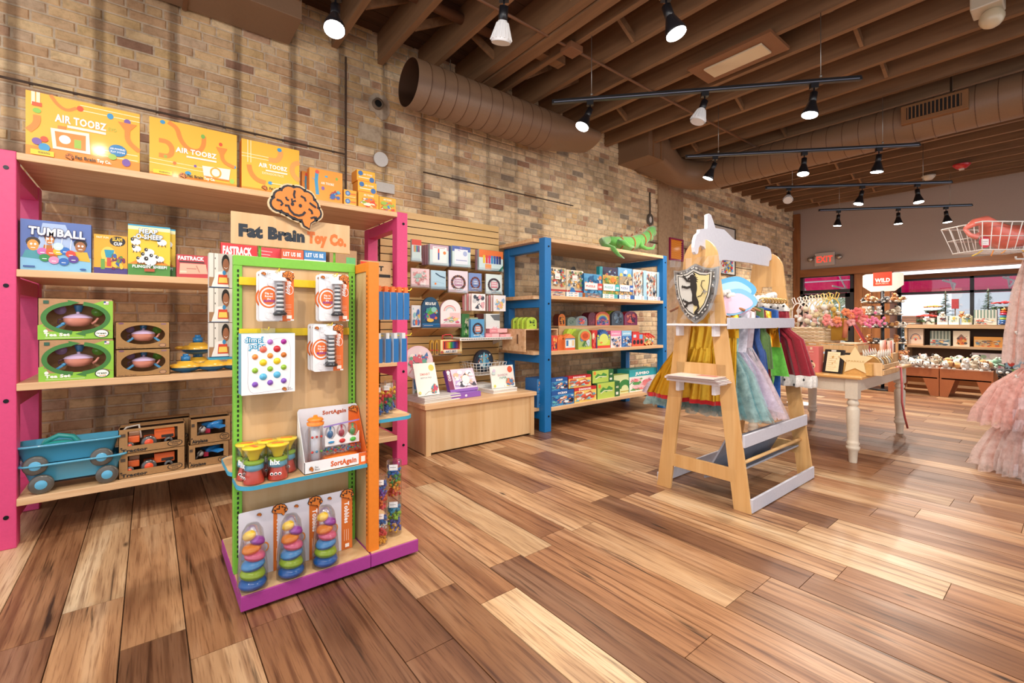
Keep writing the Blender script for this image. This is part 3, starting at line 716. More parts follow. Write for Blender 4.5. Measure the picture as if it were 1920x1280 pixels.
# ---- kiosk
KX0, KX1, KF, KB = .295, 1.10, 2.165, 2.80; GR = '7cc142'; ORN = 'e88324'; PUR = 'a53a8f'; CY = '3fa3c4'
K = thing('toy_kiosk', 'freestanding toy display kiosk with green, orange and purple edges on the floor', 'display stand', (0, 0, 0))
fx = .845
for a, b_ in ((KX0, fx), (fx+.002, KX1)):
    part('plinth', MB(PUR).box(a, b_, KF, KB, .015, .078), PNT, K, .003); part('deck', MB().box(a+.004, b_-.004, KF+.006, KB-.006, .078, .082), MAPLE, K)
for a in (KX0+.05, fx-.03, fx+.05, KX1-.05):
    for y in (KF+.05, KB-.05): part('foot', MB('111114').cyl(.018, 0, .016, 12).at(), MATTE, K, loc=(a, y, 0))
GY = 2.375; KT = 1.515
b = MB(GR)
part('green_upright', MB(GR).box(KX0, KX0+.034, GY-.005, GY+.04, .082, KT-.0455), PNT, K, .002); part('green_upright', MB(GR).box(fx-.036, fx-.004, GY-.005, GY+.04, .082, KT-.0455), PNT, K, .002)
part('top_rail', MB(GR).box(KX0, fx-.004, GY-.005, GY+.04, KT-.045, KT), PNT, K, .002)
part('wood_panel', MB().box(KX0+.03, fx-.03, GY+.006, GY+.03, .082, KT-.04), MAPLE, K)
def slots(x, y, z0, z1, n, w, h, fy=True):
    b = MB('10140c')
    for k in range(n):
        z = z0+(z1-z0)*k/(n-1)
        if fy: b.box(x-w/2, x+w/2, y-.0012, y, z-h/2, z+h/2)
        else: b.box(x-.0012, x, y-w/2, y+w/2, z-h/2, z+h/2)
    return b
part('slot_strip', slots(KX0+.017, GY-.005, .16, KT-.07, 60, .007, .012), MATTE, K); part('slot_strip', slots(fx-.02, GY-.005, .16, KT-.07, 60, .006, .012), MATTE, K)
# orange fin running toward the viewer
FY0, FY1 = 2.185, 2.79; FXa, FXb = fx-.002, fx+.05
part('orange_upright', MB(ORN).box(FXa, FXb, FY0, FY0+.04, .082, 1.51), PNT, K, .002); part('orange_upright', MB(ORN).box(FXa, FXb, FY1-.04, FY1, .082, 1.51), PNT, K, .002)
part('orange_top_rail', MB(ORN).box(FXa, FXb, FY0+.04, FY1-.04, 1.465, 1.51), PNT, K, .002)
part('wood_panel', MB().box(FXa+.006, FXb-.006, FY0+.04, FY1-.04, .082, 1.465), MAPLE, K)
part('slot_strip', slots(FXa, FY0+.025, .16, 1.44, 60, .005, .010, False), MATTE, K)
ys = 'e8c81e'
for z in (1.398, 1.165):
    part('yellow_bar', MB(ys).box(KX0+.02, fx-.04, GY-.022, GY-.008, z-.017, z+.019), PNT, K, .002)
    part('yellow_bar', MB(ys).box(FXb, FXb+.015, FY0+.05, FY1-.05, z-.02, z+.016), PNT, K, .002)
def shelfk(x0, x1, y0, y1, z, rad, corners):
    pts = []
    for (cx_, cy_, a0, on) in ((x0, y0, 180, 0), (x1, y0, 270, 1), (x1, y1, 0, 2), (x0, y1, 90, 3)):
        if on in corners:
            sx = 1 if cx_ == x0 else -1; sy = 1 if cy_ == y0 else -1
            for k in range(9): a = R(a0+90*k/8); pts.append((cx_+sx*rad+rad*math.cos(a), cy_+sy*rad+rad*math.sin(a)))
        else: pts.append((cx_, cy_))
    n = len(pts); b = MB(CY)
    b.add([(x, y, z-.016) for x, y in pts]+[(x, y, z) for x, y in pts], [((i+1) % n, n+(i+1) % n, n+i, i)[::-1] for i in range(n)]+[list(range(n))[::-1], list(range(n, 2*n))])
    for i in range(n+2, n+3): pass
    c2 = [(x+(.004 if x < (x0+x1)/2 else -.004), y+(.004 if y < (y0+y1)/2 else -.004)) for x, y in pts]
    s = part('shelf', b, PNT, K); part('shelf_top', MB().add([(x, y, z+.0008) for x, y in c2], [list(range(n))]), MAPLE, s)
shelfk(KX0-.005, fx-.006, KF+.03, GY-.006, .515, .07, (0,))
shelfk(FXb+.001, KX1, KF+.04, KF+.36, .72, .06, (1,))
shelfk(KX0-.01, fx-.03, GY+.05, KB-.02, .515, .07, (0, 3))
# sign on green rods
for px in (488, 628): part('sign_rod', MB(GR).cyl(.006, KT, 1.6, 8), PNT, K, loc=(XY(px, GY), GY+.01, 0))
sg = thing('kiosk_sign', 'maple sign board reading Fat Brain Toy Co. with orange brain emblem', 'sign', (XY(433, GY-.01), GY-.01, 1.565))
w = XY(656, GY-.01)-XY(433, GY-.01); h = .145
part('board', MB().box(0, w, 0, .014, 0, h), MAPLE, sg, .001)
part('lettering', MB().face(w, h).t('Fat Brain', .055, .27, .36, '1d2733', .53, .10), INK, sg); part('lettering', MB().face(w, h).t('Toy Co.', .605, .27, .36, 'd9702c', .36, .10), INK, sg, label='orange lettering')
def smooth(pts, k=2):
    for _ in range(k):
        q = []
        for i in range(len(pts)):
            a, b_ = pts[i], pts[(i+1) % len(pts)]; q += [(a[0]*.75+b_[0]*.25, a[1]*.75+b_[1]*.25), (a[0]*.25+b_[0]*.75, a[1]*.25+b_[1]*.75)]
        pts = q
    return pts
LOBES = [(.14,.52,.13),(.20,.70,.13),(.36,.82,.15),(.53,.84,.14),(.70,.76,.14),(.81,.60,.12),(.87,.42,.12),(.76,.44,.14),(.30,.55,.16),(.5,.55,.22),(.62,.5,.2),(.46,.44,.17),(.56,.40,.17),(.30,.46,.12)]
TAILB = [(.60,.34),(.86,.36),(.86,.22),(.78,.14),(.76,.0),(.66,.06),(.62,.18)]
def brain(b, u, v, ru, rv, face=True, oc='1d1a22', fc='e08030', n=14):     # print the brain emblem centred on u,v
    def T(p): return (u+(p[0]-.5)*2*ru, v+(p[1]-.5)*2*rv)
    if not face: n = 8
    e_ = .045
    for x, y, r in LOBES: b.e(*T((x, y)), (r+e_)*2*ru, (r+e_)*2*rv*1.15, oc, n)
    cx_, cy_ = .73, .2; b.p([T(((x-cx_)*1.35+cx_, (y-cy_)*1.2+cy_)) for x, y in TAILB], oc)
    for x, y, r in LOBES: b.e(*T((x, y)), r*2*ru, r*2*rv*1.15, fc, n)
    b.p([T(p) for p in TAILB], fc)
    t = ru*.085 if face else ru*.16
    for q in ([(.10,.62),(.18,.60),(.22,.54),(.18,.48)],[(.28,.72),(.30,.66),(.34,.64)],[(.40,.70),(.40,.62),(.48,.66)],[(.46,.92),(.44,.80),(.46,.72)],[(.58,.80),(.66,.76),(.68,.68)],[(.76,.66),(.84,.60),(.90,.56)],[(.74,.50),(.80,.46),(.82,.38)],[(.78,.26),(.86,.30),(.92,.30)]): b.l([T(p) for p in q], t, oc)
    if face:
        b.e(*T((.41, .56)), ru*.07, rv*.09, oc, 12); b.e(*T((.57, .55)), ru*.07, rv*.09, oc, 12)
        b.l([T(p) for p in ((.26,.50),(.33,.51),(.36,.40),(.44,.31),(.54,.29),(.62,.33),(.67,.41))], t*1.1, oc)
    return b
bw, bh = .218, .187
bo = MB('dcc098')
for x, y, r in LOBES: bo.prism([((x-.5+(r+.075)*math.cos(k*pi/9))*bw, (y-.5+(r+.075)*1.15*math.sin(k*pi/9))*bh) for k in range(18)], -.03, -.018)
bo.prism([((.73+(x-.73)*1.7-.5)*bw, (.2+(y-.2)*1.35-.5)*bh) for x, y in TAILB], -.03, -.018)
o = part('emblem_board', bo, PNT, sg, loc=(w*.50, 0, h*1.34)); o['kind'] = 'stuff'
b = MB().at(w*.50, -.0305, h*1.34); b.face(bw, bh); brain(b, 0, 0, .5, .5); part('emblem', b, INK, sg)

# ---- A-frame dress-up rack
AXn, AXf, AC = 2.97, 4.03, 1.64
rk = thing('costume_rack', 'birch A-frame dress-up rack with grey-white boards, hung with costumes', 'clothes rack', (0, 0, 0))
def aframe(x):
    d = .018; H = 1.60
    for s in (-1, 1):
        a = (AC+s*.285, 0); c_ = (AC+s*.075, H)
        nx = .055
        pts = [(a[0]-nx/1.0, a[1]), (a[0]+nx/1.0, a[1]), (c_[0]+nx*.9, c_[1]), (c_[0]-nx*.9, c_[1])]
        b = MB(); b.at(x, 0, 0, rz=pi/2).prism(pts, -d/2, d/2); part('leg', b, BIRCH, rk, .002)
    pts = [(AC-.14, 1.5), (AC+.14, 1.5)]+[(AC+.125*math.cos(a), 1.62+.16*math.sin(a)) for a in [pi*k/14 for k in range(15)]]
    part('head_plate', MB().at(x, 0, 0, rz=pi/2).prism(pts, -d/2-.001, d/2+.001), BIRCH, rk, .002)
    part('cross_rail', MB().box(x-d/2, x+d/2, AC-.25, AC+.25, .17, .26), BIRCH, rk, .002)
    part('cross_rail', MB().box(x-d/2, x+d/2, AC-.18, AC+.18, .845, .93), BIRCH, rk, .002)
aframe(AXn); aframe(AXf)
GW = 'c9cad6'
def yleg(z, s): return AC+s*(.285-.21*z/1.6)
for s in (-1, 1):
    if s < 0: part('side_board', MB(GW).box(AXn-.01, AXf+.01, yleg(1.2, s)-.075, yleg(1.2, s)-.058, 1.165, 1.24), PNT, rk, .002)
    part('side_board', MB(GW).box(AXn, AXf, yleg(.05, s)+s*.05, yleg(.05, s)+s*.066, .005, .09), PNT, rk, .002)
part('side_board', MB(GW).box(AXn, AXf, yleg(.45, -1)-.07, yleg(.45, -1)-.054, .405, .485), PNT, rk, .002)
part('dowel', MB('d9b078').tube([(AXn, yleg(.28, -1), .285), (AXf, yleg(.28, -1), .285)], .012, 10), PNT, rk)
part('hanging_rail', MB('d9b078').tube([(AXn, AC, 1.43), (AXf, AC, 1.43)], .014, 10), PNT, rk)
xm, xl = (AXn+AXf)/2, AXf-AXn-.03
part('sloped_tray', MB('8f93a0').bar((xm, 1.62, .150), (xm, 1.475, .43), xl, .012, up=(0, 0, 1)), PNT, rk, .002); part('tray_bottom', MB('8f93a0').bar((xm, 1.625, .145), (xm, 1.40, .235), xl, .012, up=(0, 0, 1)), PNT, rk, .002)
u0, v0, sc = 1180, 380, 5.333
O = [(655,490),(650,440),(655,380),(672,322),(700,298),(705,265),(780,255),(780,120),(800,108),(820,125),(842,190),(862,252),(950,268),(1050,368),(1380,440),(1412,465),(1425,530),(1420,570),(1402,580),(1395,635),(1200,600),(960,570),(790,592),(775,480),(745,440),(710,425),(695,450),(688,505),(670,515)]
pts = [(XY(u0+u/sc, 1.60), ZY(u0+u/sc, v0+v/sc, 1.60)) for u, v in O]
part('header_board', MB(GW).prism(pts, 1.60, 1.622, GW, 'eceaf0'), PNT, rk, .002)
for z in (1.185, .80):
    o = part('half_tray', MB('e9e8ee').box(-.11, 0, AC-.19, AC+.19, z, z+.014), PNT, rk, .003, loc=(AXn-.009, 0, 0))
    for s in (-1, 1): part('bracket', MB('e9e8ee').box(-.07, 0, AC+s*.13-.012, AC+s*.13+.012, z-.07, z), PNT, o, .003)

# ---- cream table
t = thing('display_table', 'cream farmhouse table with oak top and turned legs', 'table', (4.66, 1.15, 0)); TW, TD = 1.78, 1.0; CR = 'd9cdbb'
part('tabletop', MB().box(0, TW, 0, TD, .722, .75), OAKY, t, .01)
part('apron', MB(CR).box(.06, TW-.06, .05, .07, .61, .722), PNT, t); part('apron', MB(CR).box(.06, TW-.06, TD-.07, TD-.05, .61, .722), PNT, t)
part('apron', MB(CR).box(.05, .07, .06, TD-.06, .61, .722), PNT, t); part('apron', MB(CR).box(TW-.07, TW-.05, .06, TD-.06, .61, .722), PNT, t)
pr = [(.030,.004),(.036,.10),(.048,.115),(.052,.135),(.040,.15),(.050,.165),(.042,.18),(.040,.2),(.046,.35),(.050,.45),(.046,.47),(.034,.48),(.034,.49),(.044,.5),(.044,.52),(.036,.53),(.036,.55)]
lg = MB(CR).lathe(pr, 20).box(-.045, .045, -.045, .045, .55, .722).cyl(.03, .0, .006, 12).mesh('leg'); lg.materials.append(PNT)
for x in (.085, TW-.085):
    for y in (.085, TD-.085): link('leg', lg, None, t).location = (x, y, 0)
# ---- back bookcase
bx = 10.9; t = thing('window_bookcase', 'long low pine bookcase below the shop window', 'bookcase', (bx, -1.0, 0)); LW = 3.05
for z in (1.11, .735, .28, .06): part('shelf_board', MB().box(0, .42, 0, LW, z, z+.04), BOOKW, t, .003)
part('edge_strip', MB().box(-.012, 0, 0, LW, 1.085, 1.15), BOOKW, t); part('back_panel', MB('5d4534').box(.42, .44, 0, LW, .06, 1.11), MATTE, t)
for y in (0, 1.5, LW-.035): part('side_panel', MB().box(.0, .42, y, y+.035, 0, 1.11), BOOKW, t)
part('plinth_board', MB().box(.03, .05, 0, LW, 0, .25), TRIMX, t)
# ---- terracotta plush tables
def bench(y0, y1, label):
    t = thing('display_trough', label, 'table', (9.95, y0, 0)); w = y1-y0; h = .455; TC = 'b56a3e'
    def fr(n=1): return [(0,0),(w*.16,0),(w*.30,h*.62),(w*.70,h*.62),(w*.84,0),(w,0),(w,h),(0,h)]
    for x in (0, .62):
        part('end_board', MB(TC).at(x, 0, 0, rz=pi/2).prism(fr(), -.025, 0), PNT, t, .006)
    for y in (.0, w-.025): part('side_board', MB(TC).box(.02, .6, y, y+.025, h*.62, h), PNT, t, .004)
    part('bottom_board', MB('c98a60').box(.0, .6, .02, w-.02, h*.62, h*.62+.02), PNT, t); part('rim', MB('dcb49a').box(-.005, .005, 0, w, h-.012, h+.006), PNT, t); return t
bench(1.445, 2.09, 'terracotta wooden trough table, left of the two plush tables'); bench(.84, 1.435, 'terracotta wooden trough table, right of the two plush tables')
# ============================================================ GOODS
def pk(name, label, px0, px1, py, zb, Y, dep, side, art, cat='box', group=None, m=None, w=None, h=None, bev=.0015):
    x0 = XY(px0, Y); w = w or XY(px1, Y)-x0; h = h or ZY(px0, py, Y)-zb
    b = MB(side).box(0, w, 0, dep, 0, h); b.face(w, h); art(b)
    return solo(name, b, m or INK, label, cat, (x0, Y, zb), 0, group)
def sidewin(b, w, dep, h): pass
YEL = 'f2b632'; OR2 = 'f08c28'
def toobz(b, evo=0, kind=0):
    b.r(0, 0, 1, 1, 'f4b836'); b.r(0, 0, 1, .16 if kind == 0 else .05, 'f0902c'); T = 'f08a34'; wt = 'fff0c8'
    if kind == 0:
        for v in (.86, .94): b.l([(.45, v), (1, v-.0)], .008, wt)
        b.cv([(.2, 1), (.26, .86), (.34, .80), (.42, .88)], .035, T); b.e(.45, .88, .03, .045, 'e05028'); b.e(.72, .86, .03, .05, '3a96c8'); b.e(.88, .82, .032, .05, '7a56a4')
        for v in (.18, .27): b.l([(.6, v), (.98, v)], .008, wt)
        b.l([(.06, 1), (.06, .8)], .03, wt); b.l([(.10, 1), (.10, .8)], .03, wt); b.r(.05, .78, .13, .84, 'e2582c'); b.e(.09, .71, .035, .04, '8fc24a'); b.cv([(.09, .64), (.09, .5), (.02, .38)], .06, T)
        b.p([(.79, .80), (.97, .80), (.90, .66), (.86, .66)], T); b.cv([(.88, .68), (.88, .5), (.97, .38), (1, .36)], .05, T)
        b.t('AIR TOOBZ', .235, .60, .12, 'fffaf0', .45, .05); b.t('EVO', .70, .61, .06, 'b8c850', .08, .02); b.r(.34, .53, .68, .57, 'fff4dc')
        b.p([(.20, .48), (.53, .50), (.54, .16), (.22, .16)], 'f5ead8'); b.p([(.235, .44), (.50, .45), (.50, .20), (.25, .20)], 'f08a34'); b.e(.32, .33, .05, .07, 'fff6e6'); b.r(.40, .22, .46, .36, '9cc04a'); b.r(.26, .49, .33, .54, T)
        b.e(.79, .30, .085, .10, '2c7fb8'); b.t('PLAY SYSTEM', .725, .26, .03, 'ffffff', .13); b.t('AIR-POWERED', .72, .31, .03, 'ffffff', .14)
        b.e(.09, .23, .04, .055, '7a56a4'); b.e(.15, .28, .032, .045, 'e0502c'); b.e(.15, .15, .047, .065, '3a96c8'); b.e(.74, .18, .04, .05, '9cc04a'); b.e(.87, .12, .04, .065, '7a56a4')
        b.r(.04, .02, .23, .10, 'f0cc30'); b.t('WARNING:', .1, .045, .035, '3a3020', .1)
        brain(b, .36, .06, .035, .055, False); b.t('Fat Brain', .41, .045, .05, '2a2018', .18, .06); b.t('Toy Co.', .60, .045, .05, 'fff6e8', .13, .06)
    elif kind == 1:
        b.cv([(.2, .97), (.3, .9), (.33, .7), (.42, .55), (.55, .55), (.60, .68), (.60, .85)], .055, T); b.cv([(.1, .62), (.2, .62), (.25, .5), (.22, .36), (.1, .36)], .06, T)
        for v in (.28, .21): b.l([(.0, v), (.6, v-.02)], .006, wt)
        b.e(.14, .95, .028, .035, '3a96c8'); b.e(.59, .84, .025, .04, '7db04a'); b.e(.80, .76, .022, .035, 'e05028'); b.e(.17, .35, .02, .03, 'a8b040'); b.e(.27, .26, .02, .03, 'f07838'); b.e(.5, .27, .016, .025, '7a56a4'); b.e(.42, .12, .035, .035, '3a96c8'); b.e(.97, .38, .02, .03, '3a96c8'); b.e(.94, .1, .03, .05, 'a8c850')
        b.p([(.74, .70), (.88, .70), (.84, .58), (.79, .58)], T); b.cv([(.81, .60), (.83, .44), (.97, .37)], .045, T)
        b.t('AIR TOOBZ', .28, .47, .09, 'fffaf0', .47, .05); b.r(.4, .40, .75, .43, 'fff4dc')
        b.p([(.58, .30), (.92, .32), (.90, .10), (.60, .10)], 'f5ead8'); b.ring(.74, .21, .07, .10, .022, 'e8a83c'); b.cv([(.6, .11), (.9, .10)], .02, T)
        b.r(.04, .03, .24, .10, 'f0d030'); b.t('WARNING', .1, .05, .03, '3a3020', .12); brain(b, .36, .055, .04, .05, False); b.t('Fat Brain', .41, .045, .05, '2a2018', .18, .06); b.t('Toy Co.', .60, .045, .05, 'fff6e8', .13, .06)
    else:
        for u in (.10, .15): b.l([(u, 1), (u, .55)], .01, wt)
        for v in (.72, .66): b.l([(0, v), (.45, v)], .01, wt)
        b.cv([(.45, .68), (.6, .68), (.66, .8), (.66, .9)], .09, 'f0a050'); b.cv([(1, .74), (.88, .68), (.86, .5), (.95, .38), (1, .36)], .09, 'f0a050'); b.cv([(.12, .5), (.14, .36), (.24, .22), (.4, .19)], .08, T)
        b.e(.64, .92, .04, .04, '3a96c8'); b.e(.48, .2, .04, .035, '3a96c8'); b.l([(.5, .2), (.75, .2)], .012, wt)
        b.t('AIR TOOBZ', .28, .50, .085, 'fffaf0', .5, .05); b.r(.4, .43, .78, .46, 'fff4dc'); b.t('EXPANSION PACK', .34, .36, .05, 'fff0c0', .38); brain(b, .38, .08, .05, .05, False); b.t('Fat Brain', .46, .06, .05, '2a2018', .2, .05)
Z1, Z2, Z3, Z4 = SZ
Y0 = 3.585
pk('toy_box', 'largest yellow AIR TOOBZ EVO box at the left end of the top shelf', 48, 262, 168, Z1, Y0, .11, 'ee9a2a', lambda b: toobz(b, 1, 0))
pk('toy_box', 'second yellow AIR TOOBZ box with white camera-like toy', 280, 444, 218, Z1, Y0, .11, 'ee9a2a', lambda b: toobz(b, 0, 1))
pk('toy_box', 'yellow AIR TOOBZ expansion pack box behind the brain emblem', 453, 561, 259, Z1, Y0, .10, 'ee9a2a', lambda b: toobz(b, 0, 2))
def pencil(b):
    b.r(0, 0, 1, 1, 'f0a040'); b.l([(.22, .88), (.2, .6), (.24, .2)], .1, '4a9cc8'); b.e(.23, .90, .06, .06, 'e05a50'); b.l([(.2, .6), (.08, .7)], .02, '4a9cc8'); b.e(.5, .8, .05, .03, '60b0d8', 10); b.e(.82, .78, .04, .05, '90b850', 10)
    b.t('AIR TOOBZ', .34, .55, .07, 'fff6e6', .4, .04); b.e(.4, .42, .05, .06, '8a68a8', 10); b.busy(.6, .1, .95, .45, ['4a6cb0','b04a50','5ab0d0'], 9, 4, .3)
pk('toy_box', 'orange box with blue pencil character on the top shelf, front one of two', 580, 642, 313, Z1, Y0+.02, .06, 'e08c34', pencil)
pk('toy_box', 'orange box with only its blue-printed edge showing behind the pencil box', 566, 600, 320, Z1, Y0+.10, .05, 'e08c34', pencil)
def smallbox(b, s): b.r(0, 0, 1, 1, 'f2b040'); b.e(.3, .55, .2, None, '4878b8'); b.e(.3, .55, .11, None, '8ab0d8'); b.r(.5, .4, .95, .6, 'f07c38'); b.l([(.1, .12), (.9, .12)], .03, 'fff0d0')
def smallbox2(b, s=0): b.r(0, 0, 1, 1, 'f4b83a'); b.r(.0, .0, 1, .1, 'f08c30'); b.e(.2, .72, .13, None, '4878b8'); b.e(.82, .25, .14, None, '4878b8'); b.t('AIR TOOBZ', .35, .6, .14, 'fff6e6', .5, .05); b.l([(.1, .35), (.7, .35)], .05, 'fff0d0')
def bigs(b, s=0): b.r(0, 0, 1, 1, 'f4b23a'); b.t('AIR TOOBZ', .25, .78, .12, 'fff6e6', .5, .04); b.busy(.05, .05, .95, .7, ['f07c38','fff0d0','4a90c0','e05038','a0c050'], 16, s+3, .3)
pk('toy_box', 'small yellow box with blue wheel, upper of two beside the pencil box', 645, 671, 347, Z1+.062, Y0+.01, .07, 'e09a34', lambda b: smallbox(b, 0), w=.098, h=.06)
pk('toy_box', 'small yellow box with blue wheel, lower of two beside the pencil box', 645, 671, 347, Z1, Y0+.01, .07, 'e09a34', lambda b: smallbox(b, 1), w=.098, h=.06)
pk('toy_box', 'square orange box carrying the two stacked small boxes', 672, 710, 347, Z1, Y0+.01, .09, 'e09a34', lambda b: bigs(b, 1), h=.125)
pk('toy_box', 'small yellow box with blue balls, middle of the stack on the top shelf', 671, 706, 347, Z1+.127, Y0+.02, .12, 'e08c28', smallbox2, h=.088)
pk('toy_box', 'small yellow box with blue balls, topmost of the stack on the top shelf', 669, 703, 347, Z1+.217, Y0+.03, .12, 'e08c28', smallbox2, h=.088)
pk('toy_box', 'square orange box at the right end of the top shelf', 711, 742, 347, Z1, Y0+.012, .08, 'e09a34', lambda b: bigs(b, 5), h=.115)
# ---- second shelf
def tumball(b):
    b.r(0, 0, 1, 1, '5872b4'); b.p([(0, .0), (1, 0), (1, .3), (.6, .36), (0, .25)], '86bfe0'); b.p([(.3, .95), (.62, .95), (.8, .4), (.2, .4)], 'a9bfe4')
    for (u, v, s, c, hc, bc) in ((.17, .50, 1, 'd99845', '3a2a20', '4a97a4'), (.84, .52, 1, 'a4683c', '2a1c18', 'd8b038'), (.40, .62, .8, 'c8803a', '5a3420', 'b8702c')):
        b.p([(u-.15*s, .25), (u+.15*s, .22), (u+.1*s, v-.1), (u-.1*s, v-.1)], bc); b.e(u, v+.06, .10*s, .10*s, hc, 14); b.e(u, v, .08*s, .11*s, c, 14); b.e(u-.025, v+.02, .018, .022, 'ffffff', 8); b.e(u+.03, v+.02, .018, .022, 'ffffff', 8); b.l([(u-.03, v-.05), (u+.03, v-.05)], .012, 'ffffff')
    for u, c_ in ((.34, .36), (.45, .42), (.55, .58), (.68, .72)): b.l([(c_, .72), (u, .36)], .008, 'f4f4fa')
    for u, v, c in ((.30, .38, 'c86ab0'), (.42, .38, 'e06030'), (.52, .40, 'e8b82c'), (.62, .42, '2c70c0'), (.52, .5, 'c8e0e4'), (.70, .36, 'e04838'), (.33, .26, '2f8a4a'), (.46, .22, 'e88cb4'), (.60, .20, '2c68b8'), (.74, .26, '5a3c94')): b.e(u, v, .075, None, c, 14); b.l([(u-.03, v-.02), (u+.03, v-.02)], .012, 'ffffff')
    b.t('TUMBALL', .10, .70, .17, '35305c', .82, .09, -2); b.t('TUMBALL', .11, .715, .15, 'ffffff', .80, .05, -2); b.r(.04, .06, .2, .09, '3c5c9c'); b.e(.88, .06, .05, .02, '2c5ca4')
pk('game_box', 'blue TUMBALL game box with cartoon faces on the second pink shelf', 38, 171, 409, Z2, Y0+.01, .07, '4a5f9c', tumball)
def slam(b): b.r(0, 0, 1, 1, 'e8a82c'); b.r(0, 0, 1, .16, '4a3c84'); b.e(.7, .85, .24, .13, '1d1a20'); b.t('SLAM', .54, .86, .09, 'e8c040', .3, .06); b.t('CUP', .58, .75, .08, 'ffffff', .26, .06); b.e(.42, .5, .22, .2, 'f0c858'); b.p([(.3, .62), (.6, .62), (.55, .42), (.35, .42)], '2a94b4'); b.r(.38, .2, .5, .42, 'c84a40'); b.r(.2, .12, .32, .38, '6aa04a'); b.busy(.5, .1, .95, .55, ['b8442c','7a2c54','3c5ca8','e0c040','5a8c3c'], 16, 5, .25); b.t('FAST FUN', .08, .9, .05, 'fff4d8', .35)
pk('game_box', 'small yellow SLAM CUP game box between the two taller games', 176, 239, 438, Z2, Y0+.02, .06, 'c89028', slam)
def sheep(b, u, v, s): 
    b.e(u, v, .13*s, .075*s, 'f6f4f0', 12); b.e(u-.09*s, v+.05*s, .05*s, .04*s, '2a2426', 10); b.e(u-.08*s, v+.055*s, .012, .01, 'ffffff', 6)
    for k in (-.08, .0, .08): b.l([(u+k*s, v-.05*s), (u+k*s*1.3, v-.1*s)], .02*s, '2a2426')
def heap(b):
    b.r(0, 0, 1, 1, 'f0c434'); b.r(0, .9, 1, 1, 'f4ecb8'); b.r(0, .0, 1, .22, '4c8c3c'); b.r(0, .97, 1, 1, '2c98c0'); b.p([(0, .22), (1, .22), (.8, .3), (.2, .3)], 'e08c2c')
    for u, v, s in ((.18, .66, .9), (.2, .52, .8), (.8, .68, .9), (.5, .47, .9), (.42, .38, .9), (.62, .36, .9), (.75, .34, .8), (.3, .3, .8), (.52, .28, 1.1)): sheep(b, u, v, s)
    b.t('HEAP', .25, .83, .10, '1f6ca4', .45, .08); b.t('HEAP', .26, .835, .09, 'ffffff', .43, .04); b.t('-O-SHEEP', .12, .72, .10, '1f6ca4', .7, .08); b.t('-O-SHEEP', .13, .725, .09, 'ffffff', .68, .04)
    b.t("FLINGIN' SHEEP!", .1, .15, .055, 'e8f0f4', .82, .05); b.r(.38, .08, .62, .14, 'b05030')
pk('game_box', 'yellow HEAP-O-SHEEP game box with white sheep, front one of two', 240, 319, 419, Z2, Y0+.01, .05, '2c98c0', heap)
pk('game_box', 'second sheep game box showing only at the right edge of the front one', 262, 329, 424, Z2, Y0+.075, .05, '2c98c0', heap)
def fast(b, small=1):
    b.r(0, 0, 1, 1, 'bb4046'); b.t('FASTRACK', .04, .78, .16, 'ffffff', .8, .06); b.r(.08, .66, .85, .72, '3a2c2c'); b.p([(.08, .15), (.1, .62), (.9, .62), (.95, .2)], 'd8b098'); b.r(.1, .22, .3, .3, 'e8d0b8'); b.l([(.3, .4), (.6, .4)], .02, 'b04040'); b.l([(.6, .55), (.7, .25)], .03, 'c08070')
pk('game_box', 'low red FASTRACK game box lying beside the sheep games', 331, 392, 476, Z2, Y0+.01, .25, 'a03a3e', fast)
def fast2(b): b.r(0, 0, 1, 1, 'e0343c'); b.t('FASTRACK', .05, .72, .2, 'ffffff', .8, .07); b.r(.0, .55, 1, .62, '2a2a34'); b.r(.02, 0, .98, .54, 'e8e4e0'); b.busy(.02, 0, .98, .5, ['c83c40','6a4a9a','e0c090'], 8, 2, .2)
pk('game_box', 'upright red and white FASTRACK game box behind the kiosk sign', 414, 482, 454, Z2, Y0+.14, .05, 'c02c34', fast2)
def red3(b): b.r(0, 0, 1, 1, 'd8404c'); b.r(.0, .0, 1, .5, 'f0ece8'); b.l([(.05, .9), (.6, .88)], .02, 'ffffff'); b.l([(.05, .8), (.5, .79)], .02, 'ffffff'); b.e(.8, .55, .12, .12, '6a7a3c'); b.e(.8, .55, .08, .08, 'e8e0b0'); b.e(.4, .3, .2, .1, 'e8a050')
pk('game_box', 'red and white game box with olive seal behind the kiosk sign', 487, 526, 463, Z2, Y0+.10, .05, 'b83440', red3)
def cards(top): 
    def f(b): b.r(0, 0, 1, 1, 'f2f0ee'); b.r(0, .72, 1, 1, top); b.t('LET US BE', .08, .8, .12, 'ffffff', .8, .04); [b.r(.06+.32*i, .08, .32+.32*i, .62, 'ffffff') or b.busy(.08+.32*i, .1, .30+.32*i, .6, ['d85040','4a90c0','e0a040','60a060'], 4, i, .4) for i in range(3)]
    return f
pk('game_box', 'white and orange card-game box under the kiosk sign', 528, 569, 466, Z2, Y0+.02, .06, 'd06040', cards('e0603c'))
pk('game_box', 'white and blue card-game box under the kiosk sign', 570, 611, 468, Z2, Y0+.02, .06, '3a78b0', cards('3a80bc'))
def kraftg(b): b.r(0, 0, 1, 1, 'b08a66'); b.r(.6, .5, .95, .8, '6ab878'); b.r(.5, .35, 1, .5, '3a3634'); b.l([(.1, .25), (.4, .25)], .03, '6a5040')
pk('game_box', 'brown kraft game box with green label right of the sign rods', 618, 669, 466, Z2, Y0+.02, .12, 'a88260', kraftg, m=CARD)
def shot(b): b.r(0, 0, 1, 1, 'c8a078'); b.r(.0, .55, .5, .95, 'e8402c'); b.t('SHOT', .05, .64, .18, '1d1a1a', .7, .07); b.r(0, .38, .98, .5, '231f20'); b.r(.1, .08, .5, .3, 'd8563c'); b.l([(.1, .1), (.2, .3), (.3, .1), (.4, .3)], .03, '231f20')
